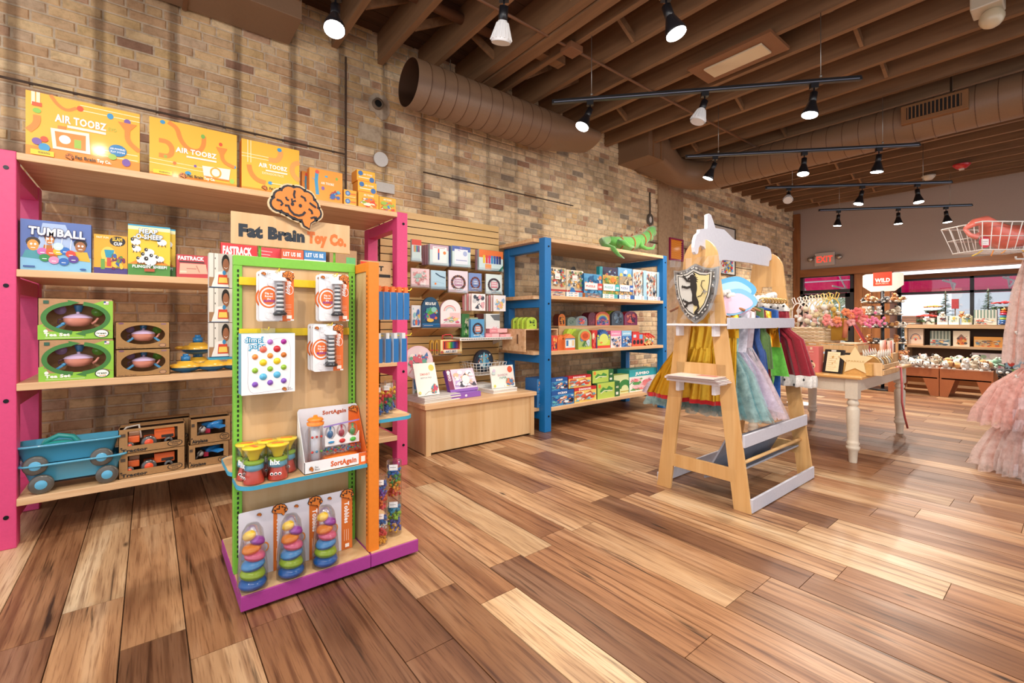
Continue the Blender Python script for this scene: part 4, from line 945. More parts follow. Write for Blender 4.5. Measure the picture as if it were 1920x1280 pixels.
pk('game_box', 'kraft SHOT game box with red block behind the orange upright', 676, 733, 487, Z2, Y0+.02, .2, 'b48c66', shot, m=CARD)
# ---- third shelf: tea sets
def oval_card(w, h, y, cu, cv, ru, rv, col, th=.003, n=40):       # card front with an oval opening
    b = MB(col); P = []; Q = []
    for i in range(n):
        a = 2*pi*i/n; c_, s_ = math.cos(a), math.sin(a); m_ = max(abs(c_), abs(s_))
        P.append((w*(.5+.5*c_/m_), h*(.5+.5*s_/m_))); Q.append((w*(cu+ru*c_), h*(cv+rv*s_)))
    vs = [(x, y, z) for x, z in P]+[(x, y, z) for x, z in Q]+[(x, y+th, z) for x, z in Q]
    fs = [(i, (i+1) % n, n+(i+1) % n, n+i) for i in range(n)]+[(n+i, n+(i+1) % n, 2*n+(i+1) % n, 2*n+i) for i in range(n)]
    return b.add(vs, fs)
def carton_shell(w, h, dep, col, inn=None, top=True):
    b = MB(col); e = .003
    b.box(0, w, dep-e, dep, 0, h, inn or col).box(0, e, 0, dep, 0, h).box(w-e, w, 0, dep, 0, h).box(0, w, 0, dep, 0, e)
    if top: b.box(0, w, 0, dep, h-e, h)
    return b
def teaset(name, label, w, h, loc, green, group):
    t = thing(name, label, 'box', loc, 0, group); dep = .16
    kf = 'b98f68'
    part('carton', carton_shell(w, h, dep, kf, 'c89e70'), CARD, t)
    if green:
        b = oval_card(w, h, 0, .50, .52, .395, .35, 'b98f68'); part('window_card', b, CARD, t)
        b = MB().face(w, h)
        n = 24
        b.flat([(0, .0), (1, 0), (1, .19), (0, .19)], [(0, 1, 2, 3)], '8cc43c')
        b.p([(0, .19), (.09, .38), (.0, .34)], '8cc43c'); b.p([(1, .19), (1, .95), (.86, .95), (.73, .88), (.94, .55), (.85, .25)], '8cc43c'); b.p([(.0, .19), (.12, .19), (.10, .3), (0, .35)], '8cc43c')
        b.ring(.50, .52, .465, .41, .07, '3d7c36', 100, 262); b.ring(.50, .52, .465, .41, .07, '3d7c36', -80, 78)
        b.p([(.38, .96), (.54, .90), (.40, .83)], '3d7c36'); b.p([(.62, .07), (.48, .13), (.62, .21)], '3d7c36')
        b.t('Tea Set', .08, .08, .075, 'f4f2ea', .33, .07); b.l([(.09, .04), (.6, .04)], .008, 'dcecc0'); b.e(.10, .20, .028, .04, 'f0f0e4')
        b.e(.84, .13, .105, .105, '2c3a24'); b.e(.84, .13, .09, .09, 'fbfaf4'); b.t('green', .765, .115, .05, '3c5c34', .14, .05); b.t('toys', .80, .065, .04, 'e0882c', .09, .05)
        b.r(.07, .86, .14, .94, '2f5c48'); b.r(.87, .86, .94, .94, 'e8dce0'); b.r(.87, .9, .90, .94, '3a4a8c'); b.l([(.9, .88), (.94, .88)], .008, 'c04a50')
        part('printed_front', b, INK, t)
    else:
        b = oval_card(w, h, 0, .5, .52, .41, .36, 'a8804f'); part('window_card', b, CARD, t)
        b = MB().face(w, h); b.t('Tea for Two', .04, .03, .05, '6b4a34', .33, .04); b.e(.10, .94, .05, .035, '7a5068', 12); b.r(.83, .89, .93, .95, '8c6a70'); b.e(.86, .12, .07, .07, '6b4a4c', 14); b.e(.86, .12, .058, .055, 'b98f68', 14); part('printed_front', b, INK, t)
    # toys inside
    s = w*.20 if green else w*.22; cx_ = w*.5; cz_ = h*.40; cy_ = .06
    p = MB('e59a88').at(cx_, cy_, cz_-s*.35).lathe([(s*.45, 0), (s*.75, s*.12), (s*.98, s*.5), (s*1.02, s*.78)], 24)
    p.at(cx_+s*.95, cy_, cz_+s*.1).tube([(0, 0, -s*.2), (s*.25, 0, .0), (s*.45, 0, s*.35)], [s*.16, s*.11, s*.08], 8)
    tp = part('toy_teapot', p, PLAST, t)
    part('lid', MB('cdb6d8').at(cx_, cy_, cz_-s*.35).lathe([(s*1.06, s*.78), (s*.9, s*.95), (s*.5, s*1.12), (s*.12, s*1.2), (s*.12, s*1.35), (.001, s*1.4)], 24), PLAST, tp)
    part('handle', MB('5b3a4c').at(cx_-s*1.0, cy_, cz_).tube([(0, 0, s*.35), (-s*.3, 0, s*.3), (-s*.32, 0, 0), (-.0, 0, -s*.15)], s*.07, 8), PLAST, tp)
    part('toy_saucer', MB('a98cb8').at(w*.25, .1, h*.72, rx=pi/2).lathe([(.001, .01), (w*.07, .006), (w*.085, 0)], 18), PLAST, t)
    part('toy_cup', MB('4a90c8').at(w*.5, .1, h*.80).lathe([(w*.04, -.03), (w*.07, 0), (w*.07, .01)], 16), PLAST, t)
    part('toy_spoon', MB('4aa0d4').at(w*.24, .05, h*.30, ry=R(50)).box(-.006, .006, 0, .006, -w*.09, w*.06).ball((0, .003, w*.08), w*.03, 8, sc=(1, .3, 1.3)), PLAST, t)
    if not green: part('toy_spoon', MB('4aa0d4').at(w*.78, .05, h*.30, ry=R(-50)).box(-.006, .006, 0, .006, -w*.09, w*.06).ball((0, .003, w*.08), w*.03, 8, sc=(1, .3, 1.3)), PLAST, t)
    part('toy_plate', MB('7cb848').at(w*.76, .11, h*.68, rx=pi/2, ry=.5).lathe([(.001, .01), (w*.08, .004), (w*.09, 0)], 16), PLAST, t)
    return t
Ya = Y0+.005; x0 = XY(72, Ya); w = XY(213, Ya)-x0; hh = .232
teaset('tea_set_box', 'green Tea Set carton with pink teapot window, lower of two', w, hh, (x0, Ya, Z3), True, 'green tea set cartons')
teaset('tea_set_box', 'green Tea Set carton with pink teapot window, on top of the other', w, hh, (x0-.003, Ya, Z3+hh+.001), True, 'green tea set cartons')
x0 = XY(217, Ya); w = XY(319, Ya)-x0; h2 = .165
teaset('tea_set_box', 'plain brown tea set carton with pink teapot, lower of two', w, h2, (x0, Ya, Z3), False, 'brown tea set cartons')
teaset('tea_set_box', 'plain brown tea set carton with pink teapot, upper of two', w, h2, (x0-.002, Ya, Z3+h2+.001), False, 'brown tea set cartons')
def submarine(label, px, Y, z, s=1.0):
    t = thing('toy_submarine', label, 'toy', (XY(px, Y), Y, z), .1, 'blue and yellow bath submarines')
    part('hull', MB('1f6fa8').ball((0, 0, .035*s), .07*s, 16, sc=(1.2, .8, .5)).cyl(.03, .0, .01, 12), PLAST, t)
    part('deck', MB('e2b23c').lathe([(.085*s, .035*s), (.082*s, .052*s), (.05*s, .062*s), (.035*s, .075*s)], 20), PLAST, t)
    part('tower', MB('2478b4').cyl(.026*s, .07*s, .105*s, 14).cyl(.016*s, .1*s, .12*s, 12), PLAST, t)
    part('grip', MB('e2b23c').ball((.09*s, 0, .045*s), .022*s, 10, sc=(1.2, 1, .5)).ball((-.09*s, 0, .045*s), .022*s, 10, sc=(1.2, 1, .5)), PLAST, t); return t
submarine('blue and yellow toy submarine, front left of the group', 348, 3.68, Z3); submarine('blue and yellow toy submarine, front middle of the group', 398, 3.68, Z3); submarine('blue and yellow toy submarine beside the kiosk edge', 440, 3.69, Z3)
submarine('largest blue and yellow toy submarine, stacked at the back', 371, 3.88, Z3+.10, 1.15); submarine('toy submarine underneath the stacked one at the back', 371, 3.90, Z3, 1.1)
# ---- fourth shelf: wagons, tractors, planes
def wagon(label, loc, rz, handle):
    t = thing('toy_wagon', label, 'toy', loc, rz, 'blue toy wagons'); L, Wd = .44, .20; c = '4fa3c6'
    def ringr(sx, sy, z, n=32): 
        q = []
        for i in range(n):
            a = 2*pi*i/n; ca, sa = math.cos(a), math.sin(a); e = .28; q.append((sx*math.copysign(abs(ca)**e, ca), sy*math.copysign(abs(sa)**e, sa), z))
        return q
    b = MB(c); loft(b, [ringr(L/2-.035, Wd/2-.03, .055), ringr(L/2-.005, Wd/2-.01, .15), ringr(L/2+.012, Wd/2+.008, .152), ringr(L/2+.012, Wd/2+.008, .162), ringr(L/2-.006, Wd/2-.012, .162), ringr(L/2-.04, Wd/2-.035, .065)])
    n = 32; b.add(ringr(L/2-.04, Wd/2-.035, .065), [list(range(n))], None).add(ringr(L/2-.035, Wd/2-.03, .055), [list(range(n))[::-1]])
    part('tub', b, PLAST, t); part('chassis', MB('2a2a30').box(-L*.38, L*.38, -.05, .05, .04, .056), MATTE, t)
    for x in (-L*.30, L*.32):
        for y in (-Wd/2+.005, Wd/2-.005):
            wl = part('wheel', MB('57544f').lathe([(.02, -.014), (.045, -.014), (.052, -.008), (.052, .008), (.045, .014), (.02, .014)], 24, ax='Y'), PLAST, t, loc=(x, y, .052))
            part('hubcap', MB('5aaed6').lathe([(.001, -.018), (.02, -.017), (.027, -.013)], 16, ax='Y') if y < 0 else MB('5aaed6').lathe([(.027, .013), (.02, .017), (.001, .018)], 16, ax='Y'), PLAST, wl)
    if handle: part('pull_rope', MB('d8d0c4').tube([(L/2, 0, .15), (L/2+.03, .0, .19), (L/2+.09, 0, .20), (L/2+.10, -.02, .12)], .006, 8), CLOTH, t)
    return t
xw = (XY(50, 3.64)+XY(212, 3.64))/2
wagon('light blue toy wagon standing on the bottom pink shelf', (xw+.015, 3.69, Z4), 0, False)
wagon('light blue toy wagon stacked inside the one below, carrying the watering can', (xw-.01, 3.70, Z4+.105), 0, True)
t = thing('toy_watering_can', 'teal toy watering can lying in the upper blue wagon', 'toy', (xw-.06, 3.70, Z4+.18)); TE = '2f9c98'
part('can_body', MB(TE).ball((0, 0, .035), .085, 16, sc=(1.15, .7, .62)), PLAST, t); part('handle', MB(TE).tube([(-.075, 0, .04), (-.05, 0, .09), (0, 0, .115), (.06, 0, .10), (.09, 0, .055), (.10, 0, .0)], [.014]*6, 10), PLAST, t)
part('spout', MB(TE).tube([(-.07, 0, .02), (-.13, 0, .0), (-.17, -.0, .015)], [.03, .018, .012], 12), PLAST, t)
def windowbox(name, label, x0, Y, z, w, h, dep, kind, word, group):
    t = thing(name, label, 'box', (x0, Y, z), .0, group); kf = 'a57d50'
    part('carton', carton_shell(w, h, dep, kf, '5f4630', top=False).box(0, w, dep*.55, dep, h-.003, h), CARD, t)
    b = MB(kf); e = .002                                       # front frame with a big opening
    if kind == 'tractor': L, Rr, B, T = .13, .88, .30, .90
    else: L, Rr, B, T = .16, .86, .34, .88
    for a in ((0, L, 0, 1), (Rr, 1, 0, 1), (L, Rr, 0, B), (L, Rr, T, 1)): b.box(a[0]*w, a[1]*w, 0, e, a[2]*h, a[3]*h)
    part('window_card', b, CARD, t)
    b = MB().face(w, h, y=-.001); b.t(word, .04, .06, .13, '2c2622', .38, .07); b.e(.04, .24, .018, .03, '2c2622', 8); b.e(.84, .20, .12, .14, '2c2622'); b.e(.84, .20, .105, .115, kf); b.t('GREEN', .765, .21, .07, '2c2622', .15, .05); b.t('TOYS', .79, .12, .06, '2c2622', .1, .05); b.r(.03, .70, .10, .82, '4a3c30')
    part('printed_front', b, INK, t)
    cy_ = dep*.4
    if kind == 'tractor':
        o = part('toy_tractor', MB('e8672c').at(0, cy_, 0).box(w*.52, w*.84, -.03, .03, h*.38, h*.78).box(w*.36, w*.52, -.035, .035, h*.36, h*.55).box(w*.13, w*.30, -.03, .03, h*.36, h*.64), PLAST, t, .004)
        part('grille', MB('2a2624').at(0, cy_, 0).box(w*.63, w*.82, -.032, -.028, h*.44, h*.56), PLAST, o)
        for cx_, rr in ((w*.44, h*.26), (w*.74, h*.15), (w*.16, h*.13)):
            wl = part('wheel', MB('4b4a4a').lathe([(rr*.5, -.012), (rr, -.012), (rr, .012), (rr*.5, .012)], 20, ax='Y'), PLAST, o, loc=(cx_, cy_-.05, h*.27+rr*.3))
            pass
        part('hub', MB('e0502a').at(w*.44, cy_-.062, h*.27+h*.078).lathe([(.001, -.006), (h*.1, -.004), (h*.15, 0)], 16, ax='Y'), PLAST, o); part('hub', MB('e0502a').at(w*.16, cy_-.062, h*.27+h*.04).lathe([(.001, -.006), (h*.07, 0)], 14, ax='Y'), PLAST, o)
        part('seat_roll', MB('9c7458').at(0, cy_, 0).box(w*.14, w*.3, -.02, .03, h*.64, h*.82), PLAST, o, .004)
    else:
        o = part('toy_airplane', MB('2a86d0').at(w*.55, cy_, h*.60, rz=R(25), ry=R(-8)).ball((.02, 0, 0), h*.16, 12, sc=(2.2, .8, .9)).box(-.01, .03, -.10, .10, -.006, .006).box(h*.28, h*.42, -.006, .006, 0, h*.2), PLAST, t)
        part('nose', MB('b8b4b0').at(w*.30, cy_-.03, h*.52).ball((0, 0, 0), h*.13, 12), PLAST, o); part('propeller', MB('4a4848').at(w*.25, cy_-.045, h*.52, ry=.5).box(-.005, .005, -.003, .0, -h*.2, h*.2), PLAST, o); part('undercarriage', MB('c83050').at(w*.42, cy_, h*.40).box(-.01, .02, -.015, .015, -.012, .02), PLAST, o, .003)
    return t
xt = XY(222, 3.62); wt_ = XY(347, 3.62)-xt; ht = .148
for k, (dx, dy, dz, lab) in enumerate(((0, .03, 0, 'brown Tractor carton with orange toy tractor, lower front of the stack'), (0, .03, ht+.001, 'brown Tractor carton with orange toy tractor, upper front of the stack'), (.04, .22, 0, 'brown tractor carton behind the lower front one'), (.04, .22, ht+.001, 'brown tractor carton behind the upper front one'))):
    windowbox('tractor_box', lab, xt+dx, 3.59+dy, Z4+dz, wt_, ht, .17, 'tractor', 'Tractor', 'tractor cartons on the bottom pink shelf')
xt = XY(353, 3.62); wt_ = .225
windowbox('airplane_box', 'brown Airplane carton with blue toy plane, lower of two', xt, 3.61, Z4, wt_, ht, .17, 'plane', 'Airplane', 'airplane cartons')
windowbox('airplane_box', 'brown Airplane carton with blue toy plane, upper of two', xt+.01, 3.61, Z4+ht+.001, wt_, ht*1.12, .17, 'plane', 'Airplane', 'airplane cartons')
# ---------------------------------------------------------------- kiosk goods
def roundcard(w, h, r=.012, n=5):
    p = []
    for cx_, cz_, a0 in ((r, r, 180), (w-r, r, 270), (w-r, h-r, 0), (r, h-r, 90)):
        for k in range(n): a = R(a0+90*k/(n-1)); p.append((cx_+r*math.cos(a), cz_+r*math.sin(a)))
    return p
def flippy(w, h):
    t = thing('blister_pack', 'x', 'toy pack', (0, 0, 0), 0, 'white and orange blister packs on the kiosk')
    c = part('card', MB('eeeef2').prism(roundcard(w, h), 0, .0025), INK, t)
    b = MB().face(w, h); b.r(.66, .0, 1, .97, 'e8702c'); b.ring(.27, .47, .30, .22, .05, 'e8702c', 0, 360); b.e(.27, .47, .21, .155, 'e8702c')
    b.r(.9, 0, 1, .03, 'eeeef2')
    for i, s_ in enumerate(('Flip to', 'Reveal', 'the')): b.t(s_, .27, .52-.055*i, .04, 'ffffff', None, .03, al='c')
    b.t('BLANCE', .13, .37, .045, '8a3c9c', .3, .06); b.t('flippy', .80, .80, .075, 'ffffff', .28*h/w, .05, -90); b.ring(.88, .62, .1, .09, .015, 'ffffff')
    for k in range(3): b.l([(.74, .32-.03*k), (.92, .32-.03*k)], .01, 'f8d0b0'); b.l([(.74, .20-.03*k), (.92, .20-.03*k)], .01, 'f8d0b0')
    b.r(.78, .04, .93, .11, 'fff4ea'); brain(b, .12, .92, .07, .035, False); b.t('Fat', .21, .92, .02, '2a2430', .1); b.t('Brain', .21, .895, .02, '2a2430', .1)
    b.ring(.32, .80, .15, .09, .03, 'd5d8e2'); b.ring(.25, .15, .12, .07, .02, 'dcdfe8')
    part('printed_front', b, INK, t)
    e = MB().at(w*.83, -.003, h*.90); e.face(.34*w, .19*h); brain(e, 0, 0, .5, .5); part('emblem', e, INK, t)
    r = w*.115; cx_ = w*.56
    b = MB('141418'); 
    for k in range(7): b.at(cx_, -.022, h*.16+k*h*.085).cyl(r*(1-.03*k), 0, h*.0425, 14)
    part('striped_column', b, PLAST, t)
    b = MB('f4f4f4')
    for k in range(7): b.at(cx_, -.022, h*.2025+k*h*.085).cyl(r*(1-.03*k), 0, h*.0425, 14)
    part('striped_column', b, PLAST, t, label='white bands of the striped column')
    part('cap', MB('f2f2f4').at(cx_, -.022, h*.78).lathe([(.001, .02), (r*1.3, .018), (r*1.8, .006), (r*1.7, 0)], 18), PLAST, t)
    part('base_ring', MB('24242a').at(cx_, -.022, h*.11).lathe([(.001, 0), (r*1.7, 0), (r*1.8, .008), (r, .02)], 18), PLAST, t)
    part('clear_cover', MB().at(cx_, -.022, h*.1).lathe([(r*1.45, 0), (r*1.3, h*.7)], 16), CLEAR, t)
    part('hang_loop', MB('e8d020').tube([(w*.45, 0, h*.97), (w*.50, -.03, h*1.0), (w*.55, -.03, h*1.0), (w*.58, 0, h*.97)], .0015, 6), PLAST, t)
    return t
Yf = GY-.11; w = XY(551, Yf)-XY(486, Yf); h = ZY(486, 505, Yf)-ZY(486, 601, Yf)
P0 = flippy(w, h); z1 = ZY(486, 601, Yf)
P0.location = (XY(486, Yf), Yf, z1); P0['label'] = 'white and orange striped-column blister pack, upper left front on the kiosk'
dup(P0, (XY(486, Yf)-.004, Yf+.045, z1-.003), 'blister pack hanging behind the upper left front one')
x2, z2 = XY(598, Yf), ZY(598, 603, Yf)
dup(P0, (x2, Yf, z2+.004), 'striped-column blister pack, upper right front beside the orange fin'); dup(P0, (x2-.002, Yf+.045, z2+.002), 'blister pack hanging behind the upper right front one')
x3, z3 = XY(583, Yf+.02), ZY(583, 698, Yf)
dup(P0, (x3+.006, Yf+.01, z3), 'striped-column blister pack, lower right front above the boxed tube toy'); dup(P0, (x3+.004, Yf+.04, z3+.002), 'blister pack second in line on the lower right hook'); dup(P0, (x3, Yf+.075, z3+.003), 'blister pack rearmost on the lower right hook')
for x, z in ((XY(486, Yf)+w*.5, z1+h*.97), (x2+w*.5, z2+h*.97), (x3+w*.55, z3+h*.98), (XY(500, Yf), ZY(500, 618, Yf))): part('hook', MB('e8d020').tube([(x, GY-.02, z), (x, Yf-.04, z), (x, Yf-.05, z+.012)], .0022, 6), PLAST, K)
def dimpl(w, h):
    t = thing('bubble_toy_card', 'x', 'toy pack', (0, 0, 0), 0, 'bubble toy cards on the kiosk')
    part('card', MB('f2f3f6').box(0, w, 0, .012, 0, h), INK, t)
    b = MB().face(w, h); q = [(u*1, v*1) for u, v in smooth([(.10, .02), (.12, .5), (.10, .80), (.18, .86), (.5, .84), (.6, .92), (.90, .92), (.92, .5), (.90, .1), (.8, .06), (.4, .03)], 2)]; b.l(q+[q[0]], .006, 'b9b6c4')
    b.t('dimpl', .04, .86, .085, '3aa0cc', .36, .15); b.t('dimpl', .045, .862, .08, 'ffffff', .35, .0); b.t('pops', .12, .76, .085, '3aa0cc', .32, .15); b.t('pops', .125, .762, .08, 'ffffff', .31, .0)
    brain(b, .79, .055, .045, .032, False); b.t('Fat', .85, .065, .022, '2a2430', .06); b.t('Brain', .85, .04, .022, '2a2430', .09)
    part('printed_front', b, INK, t)
    D = [(.52,.86,'b070c8'),(.78,.86,'a01890'),(.39,.74,'e8705c'),(.65,.74,'c01c2c'),(.24,.62,'ee8a3c'),(.52,.63,'f09038'),(.78,.635,'c06a18'),(.39,.52,'eccc1c'),(.65,.535,'eccc1c'),(.24,.395,'8cb82c'),(.52,.41,'8cb82c'),(.78,.425,'8cb82c'),(.39,.285,'58b4dc'),(.65,.305,'58b4dc'),(.24,.165,'7c4cb4'),(.52,.18,'8050b8'),(.78,.195,'8050b8')]
    for u, v, c in D:
        rr = w*(.072 if (u in (.39, .65)) else .058); b = MB(c).at(u*w, 0, v*h).lathe([(.001, -.009), (rr*.5, -.008), (rr*.85, -.004), (rr, 0)], 16, ax='Y'); part('bubble', b, PLAST, t)
    part('hang_tab', MB('dfe6ea').box(w*.35, w*.62, .004, .006, h, h*1.09), CLEAR, t); return t
Yd = GY-.10; w = XY(553, Yd)-XY(453, Yd); h = ZY(453, 626, Yd)-ZY(453, 742, Yd); zd = ZY(453, 742, Yd)
D0 = dimpl(w, h); D0.location = (XY(453, Yd), Yd, zd); D0['label'] = 'white card of coloured bubble domes reading dimpl pops, front one'
for k in range(3): 
    o = solo('bubble_toy_card', MB('6fb0c8').box(0, w, 0, .013, 0, h, '7ab4c8'), INK, ('second', 'third', 'rearmost')[k]+' bubble toy card, only its pale blue edge showing behind the front one', 'toy pack', (XY(453, Yd)-.001*k, Yd+.020+.02*k, zd+.001), 0, 'bubble toy cards on the kiosk')
# stacking cups
def hix():
    t = thing('stacking_cup_set', 'x', 'toy', (0, 0, 0), 0, 'clear tubes of rainbow stacking cups'); r, h = .044, .155
    part('clear_tube', MB().lathe([(r, .001), (r, h)], 24), CLEAR, t)
    part('red_cup', MB('e2503c').lathe([(.001, .003), (.040, .003), (.041, .008), (.028, .055)], 20), PLAST, t); part('blue_cup', MB('6cbcdc').lathe([(.028, .055), (.038, .062), (.038, .072), (.034, .082)], 20), PLAST, t)
    part('green_cup', MB('9ccc3c').lathe([(.034, .082), (.040, .088), (.040, .096), (.024, .10)], 20), PLAST, t); part('yellow_cup', MB('f0cc28').lathe([(.018, .10), (.024, .12), (.041, .148), (.043, .152)], 20), PLAST, t)
    part('lid', MB('f0d030').lathe([(.044, h-.006), (.0455, h-.004), (.0455, h+.002), (.001, h+.003)], 24), PLAST, t)
    part('lid_print', MB('e87838').at(0, 0, h+.0035).box(-.024, .024, -.009, .009, 0, .0006), INK, t)
    b = MB(); b.face(.08, .155, x=-.04, y=-.0445); b.t('hix', .22, .48, .15, 'ffffff', .5, .06)
    for k in range(3): b.e(.3+.2*k, .22, .085, None, 'ffffff', 12); b.e(.3+.2*k, .21, .05, None, '1d1a20', 10)
    part('label_print', b, INK, t); return t
H0 = hix(); zs = .5165
ps = [(476, 2.245, 'front left'), (521, 2.243, 'front right'), (463, 2.325, 'rear left'), (500, 2.325, 'rear middle'), (537, 2.322, 'rear right, beside the boxed tube toy')]
for i, (px, y, l) in enumerate(ps):
    lab = 'clear tube of rainbow stacking cups, '+l; rz = -.38+.5*(i % 2)*(i > 1)
    if i == 0: H0.location = (XY(px, y), y, zs); H0['label'] = lab; H0.rotation_euler = (0, 0, rz-.9)
    else: dup(H0, (XY(px, y), y, zs), lab, rz)
# boxed tube toy
ys_ = KF+.045; x0 = XY(571, ys_); w = XY(690, ys_)-x0-.006; h = .278
t = thing('boxed_tube_toy', 'white and orange SortAgain display box with clear tube toy on the kiosk shelf', 'toy box', (x0, ys_, zs))
dep = .135
b = MB('eef0f4').box(0, w, 0, .003, 0, .055).box(0, w, 0, dep, 0, .003, 'e8702c').prism([(0, 0), (w, 0), (w, h*.95), (w*.97, h), (w*.03, h), (0, h*.95)], dep-.003, dep, 'e6e8f0')
for x in (0, w-.002): b.at(x, 0, 0, rz=pi/2).prism([(0, 0), (dep, 0), (dep, h*.95), (dep-.01, h*.96), (0, .055)], -.002, 0, 'eef0f4' if x == 0 else 'e8702c')
b.at(); part('tray_card', b, INK, t)
b = MB().face(w, .055).r(.86, 0, 1, 1, 'e8702c').t('SortAgain', .40, .3, .45, 'd9642c', .42, .06).r(.90, .2, .97, .7, 'fff0e4'); brain(b, .1, .38, .032, .2, False); b.t('Fat', .15, .45, .16, '2a2430', .05).t('Brain', .15, .25, .16, '2a2430', .07); o = part('printed_lip', b, INK, t)
b = MB().face(w, h, y=dep-.003); b.r(.84, 0, 1, .95, 'e8702c').t('SortAgain', .40, .86, .07, 'b8542c', .40, .06); part('back_print', b, INK, t)
b = MB().at(w*.93, dep-.006, h*.90).face(w*.17, h*.13); brain(b, 0, 0, .5, .5, False); part('emblem', b, INK, t)
o = part('clear_tube', MB().at(w*.21, .05, .02).lathe([(w*.12, 0), (w*.115, h*.70)], 20), CLEAR, t); 
b = MB('e8eaf2').at(w*.21, .05, .02).cyl(w*.07, 0, h*.68, 16)
for z in (.25, .5): 
    for k in range(3): b.ball((-.02+.02*k, -w*.08, h*z), .006, 8, ('d83c30', '3aa0c8', '60b04a')[k] if z < .4 else 'd83c30')
part('inner_column', b, PLAST, o); part('cap', MB('f08a2c').at(w*.21, .05, .02+h*.69).lathe([(w*.13, 0), (w*.135, .012), (w*.10, .018), (w*.13, .024), (w*.10, .034), (w*.04, .036), (w*.03, .046), (.001, .046)], 20), PLAST, t)
part('base_ramp', MB('ee7c2c').at(w*.62, .065, .033).ball((0, 0, 0), .1, 12, sc=(w*3.4, .5, .29)), PLAST, t)
part('bead_tray', MB().box(w*.36, w*.93, .03, .10, .065, .095), CLEAR, t)
b = MB(); g = random.Random(4)
for k in range(60): b.ball((g.uniform(w*.38, w*.92), g.uniform(.035, .09), .072+g.random()*.016), .0055, 6, g.choice(('2a70b8', 'd83c30', '3fa04a', '2a90c8')))
o = part('beads', b, PLAST, t); o['kind'] = 'stuff'
b = MB('f4f4f6').prism([(w*.36, .10), (w*.93, .10), (w*.93, .155), (w*.87, .13), (w*.8, .14), (w*.74, .155), (w*.67, .13), (w*.6, .14), (w*.55, .155), (w*.48, .13), (w*.42, .14), (w*.36, .155)], .05, .056); part('wave_panel', b, PLAST, t)
part('purple_bar', MB('9a80c8').bar((w*.34, .05, .195), (w*.93, .05, .21), .006), PLAST, t)
for k, c in enumerate(('3a80b8', 'b84058', '58a868')):
    part('clear_pod', MB().at(w*(.45+.185*k), .055, .165).ball((0, 0, 0), w*.085, 12, sc=(1, .6, 1.4)), CLEAR, t); part('pod_core', MB(c).at(w*(.45+.185*k), .055, .155).ball((0, 0, 0), w*.05, 10, sc=(1, .6, 1.3)).box(-.004, .004, -.004, .004, .02, .04), PLAST, t)
    part('token', MB(('2a90c8', 'c82c2c', '50b040')[k]).at(w*(.46+.18*k), .046, .118).ball((0, 0, 0), .011, 8, sc=(1.4, .5, (.5, 1, 1)[k])), PLAST, t)
# wobbling stack toys
def tobbles():
    t = thing('stacking_toy_pack', 'x', 'toy pack', (0, 0, 0), 0, 'blister packs of rainbow wobble stacks'); w, h = .19, .295
    part('card', MB('dcdce8').prism(roundcard(w, h, .006), 0, .003), INK, t)
    b = MB().face(w, h); b.r(.72, 0, 1, 1, 'd9742c'); b.t('Tobbles', .80, .80, .075, 'ffffff', .36*h/w, .05, -90); brain(b, .42, .92, .05, .025, False); b.e(.52, .42, .10, .08, 'e8903c'); b.e(.52, .42, .07, .055, 'c8c8d8')
    for k in range(3): b.l([(.78+.05*k, .35), (.78+.05*k, .16)], .012, 'f6d0b0')
    b.r(.80, .05, .90, .11, 'f4eee8'); part('printed_front', b, INK, t)
    b = MB().at(w*.86, -.003, h*.92).face(w*.34, h*.18); brain(b, 0, 0, .5, .5, False); part('emblem', b, INK, t)
    z = 0; cx0 = .04; cy0 = -.080
    for nm, c, c2, r, hh, dx, tl in (('base_cup', '1f6cc0', '1a58a4', .054, .042, 0, 0), ('green_cup', 'a4c430', '7ca024', .050, .042, -.002, .12), ('blue_cup', '4a9cdc', '2a5ca8', .046, .040, .004, -.12), ('pink_cup', 'e86c94', 'd04a60', .041, .036, .006, .15), ('orange_cup', 'f08c28', 'e8602c', .037, .035, -.002, -.15), ('purple_cup', '9c34a8', '7c2494', .030, .030, .014, .3), ('yellow_cup', 'ecc02c', 'e0a020', .026, .032, -.008, -.3)):
        b = MB(c).at(cx0+dx, cy0, z, ry=tl).lathe([(.001, 0), (r*.7, .001), (r*.92, hh*.22), (r, hh*.45), (r*.97, hh*.62), (r*.8, hh*.9), (r*.4, hh*1.05), (.001, hh*1.1)], 18, cols=[c2, c2, c2, c, c, c, c]); part(nm, b, PLAST, t); z += hh*.92
    pr = [(.001, .275)]
    part('clear_blister', MB().at(cx0, cy0, 0).lathe([(.060, .0), (.058, .08), (.052, .14), (.046, .19), (.040, .24), (.024, .268), (.001, .274)], 20), CLEAR, t); return t
T0 = tobbles(); Yt = 2.29
for i, (px, l) in enumerate(((473, 'leftmost'), (546, 'middle'), (611, 'rightmost'))):
    lab = l+' blister pack of rainbow wobble stacking cups on the kiosk deck'; loc = (XY(px, Yt-.08)-.04, Yt, .0835)
    if i == 0: T0.location = loc; T0['label'] = lab; T0.rotation_euler = (0, 0, .02)
    else: dup(T0, loc, lab, .02-.02*i)
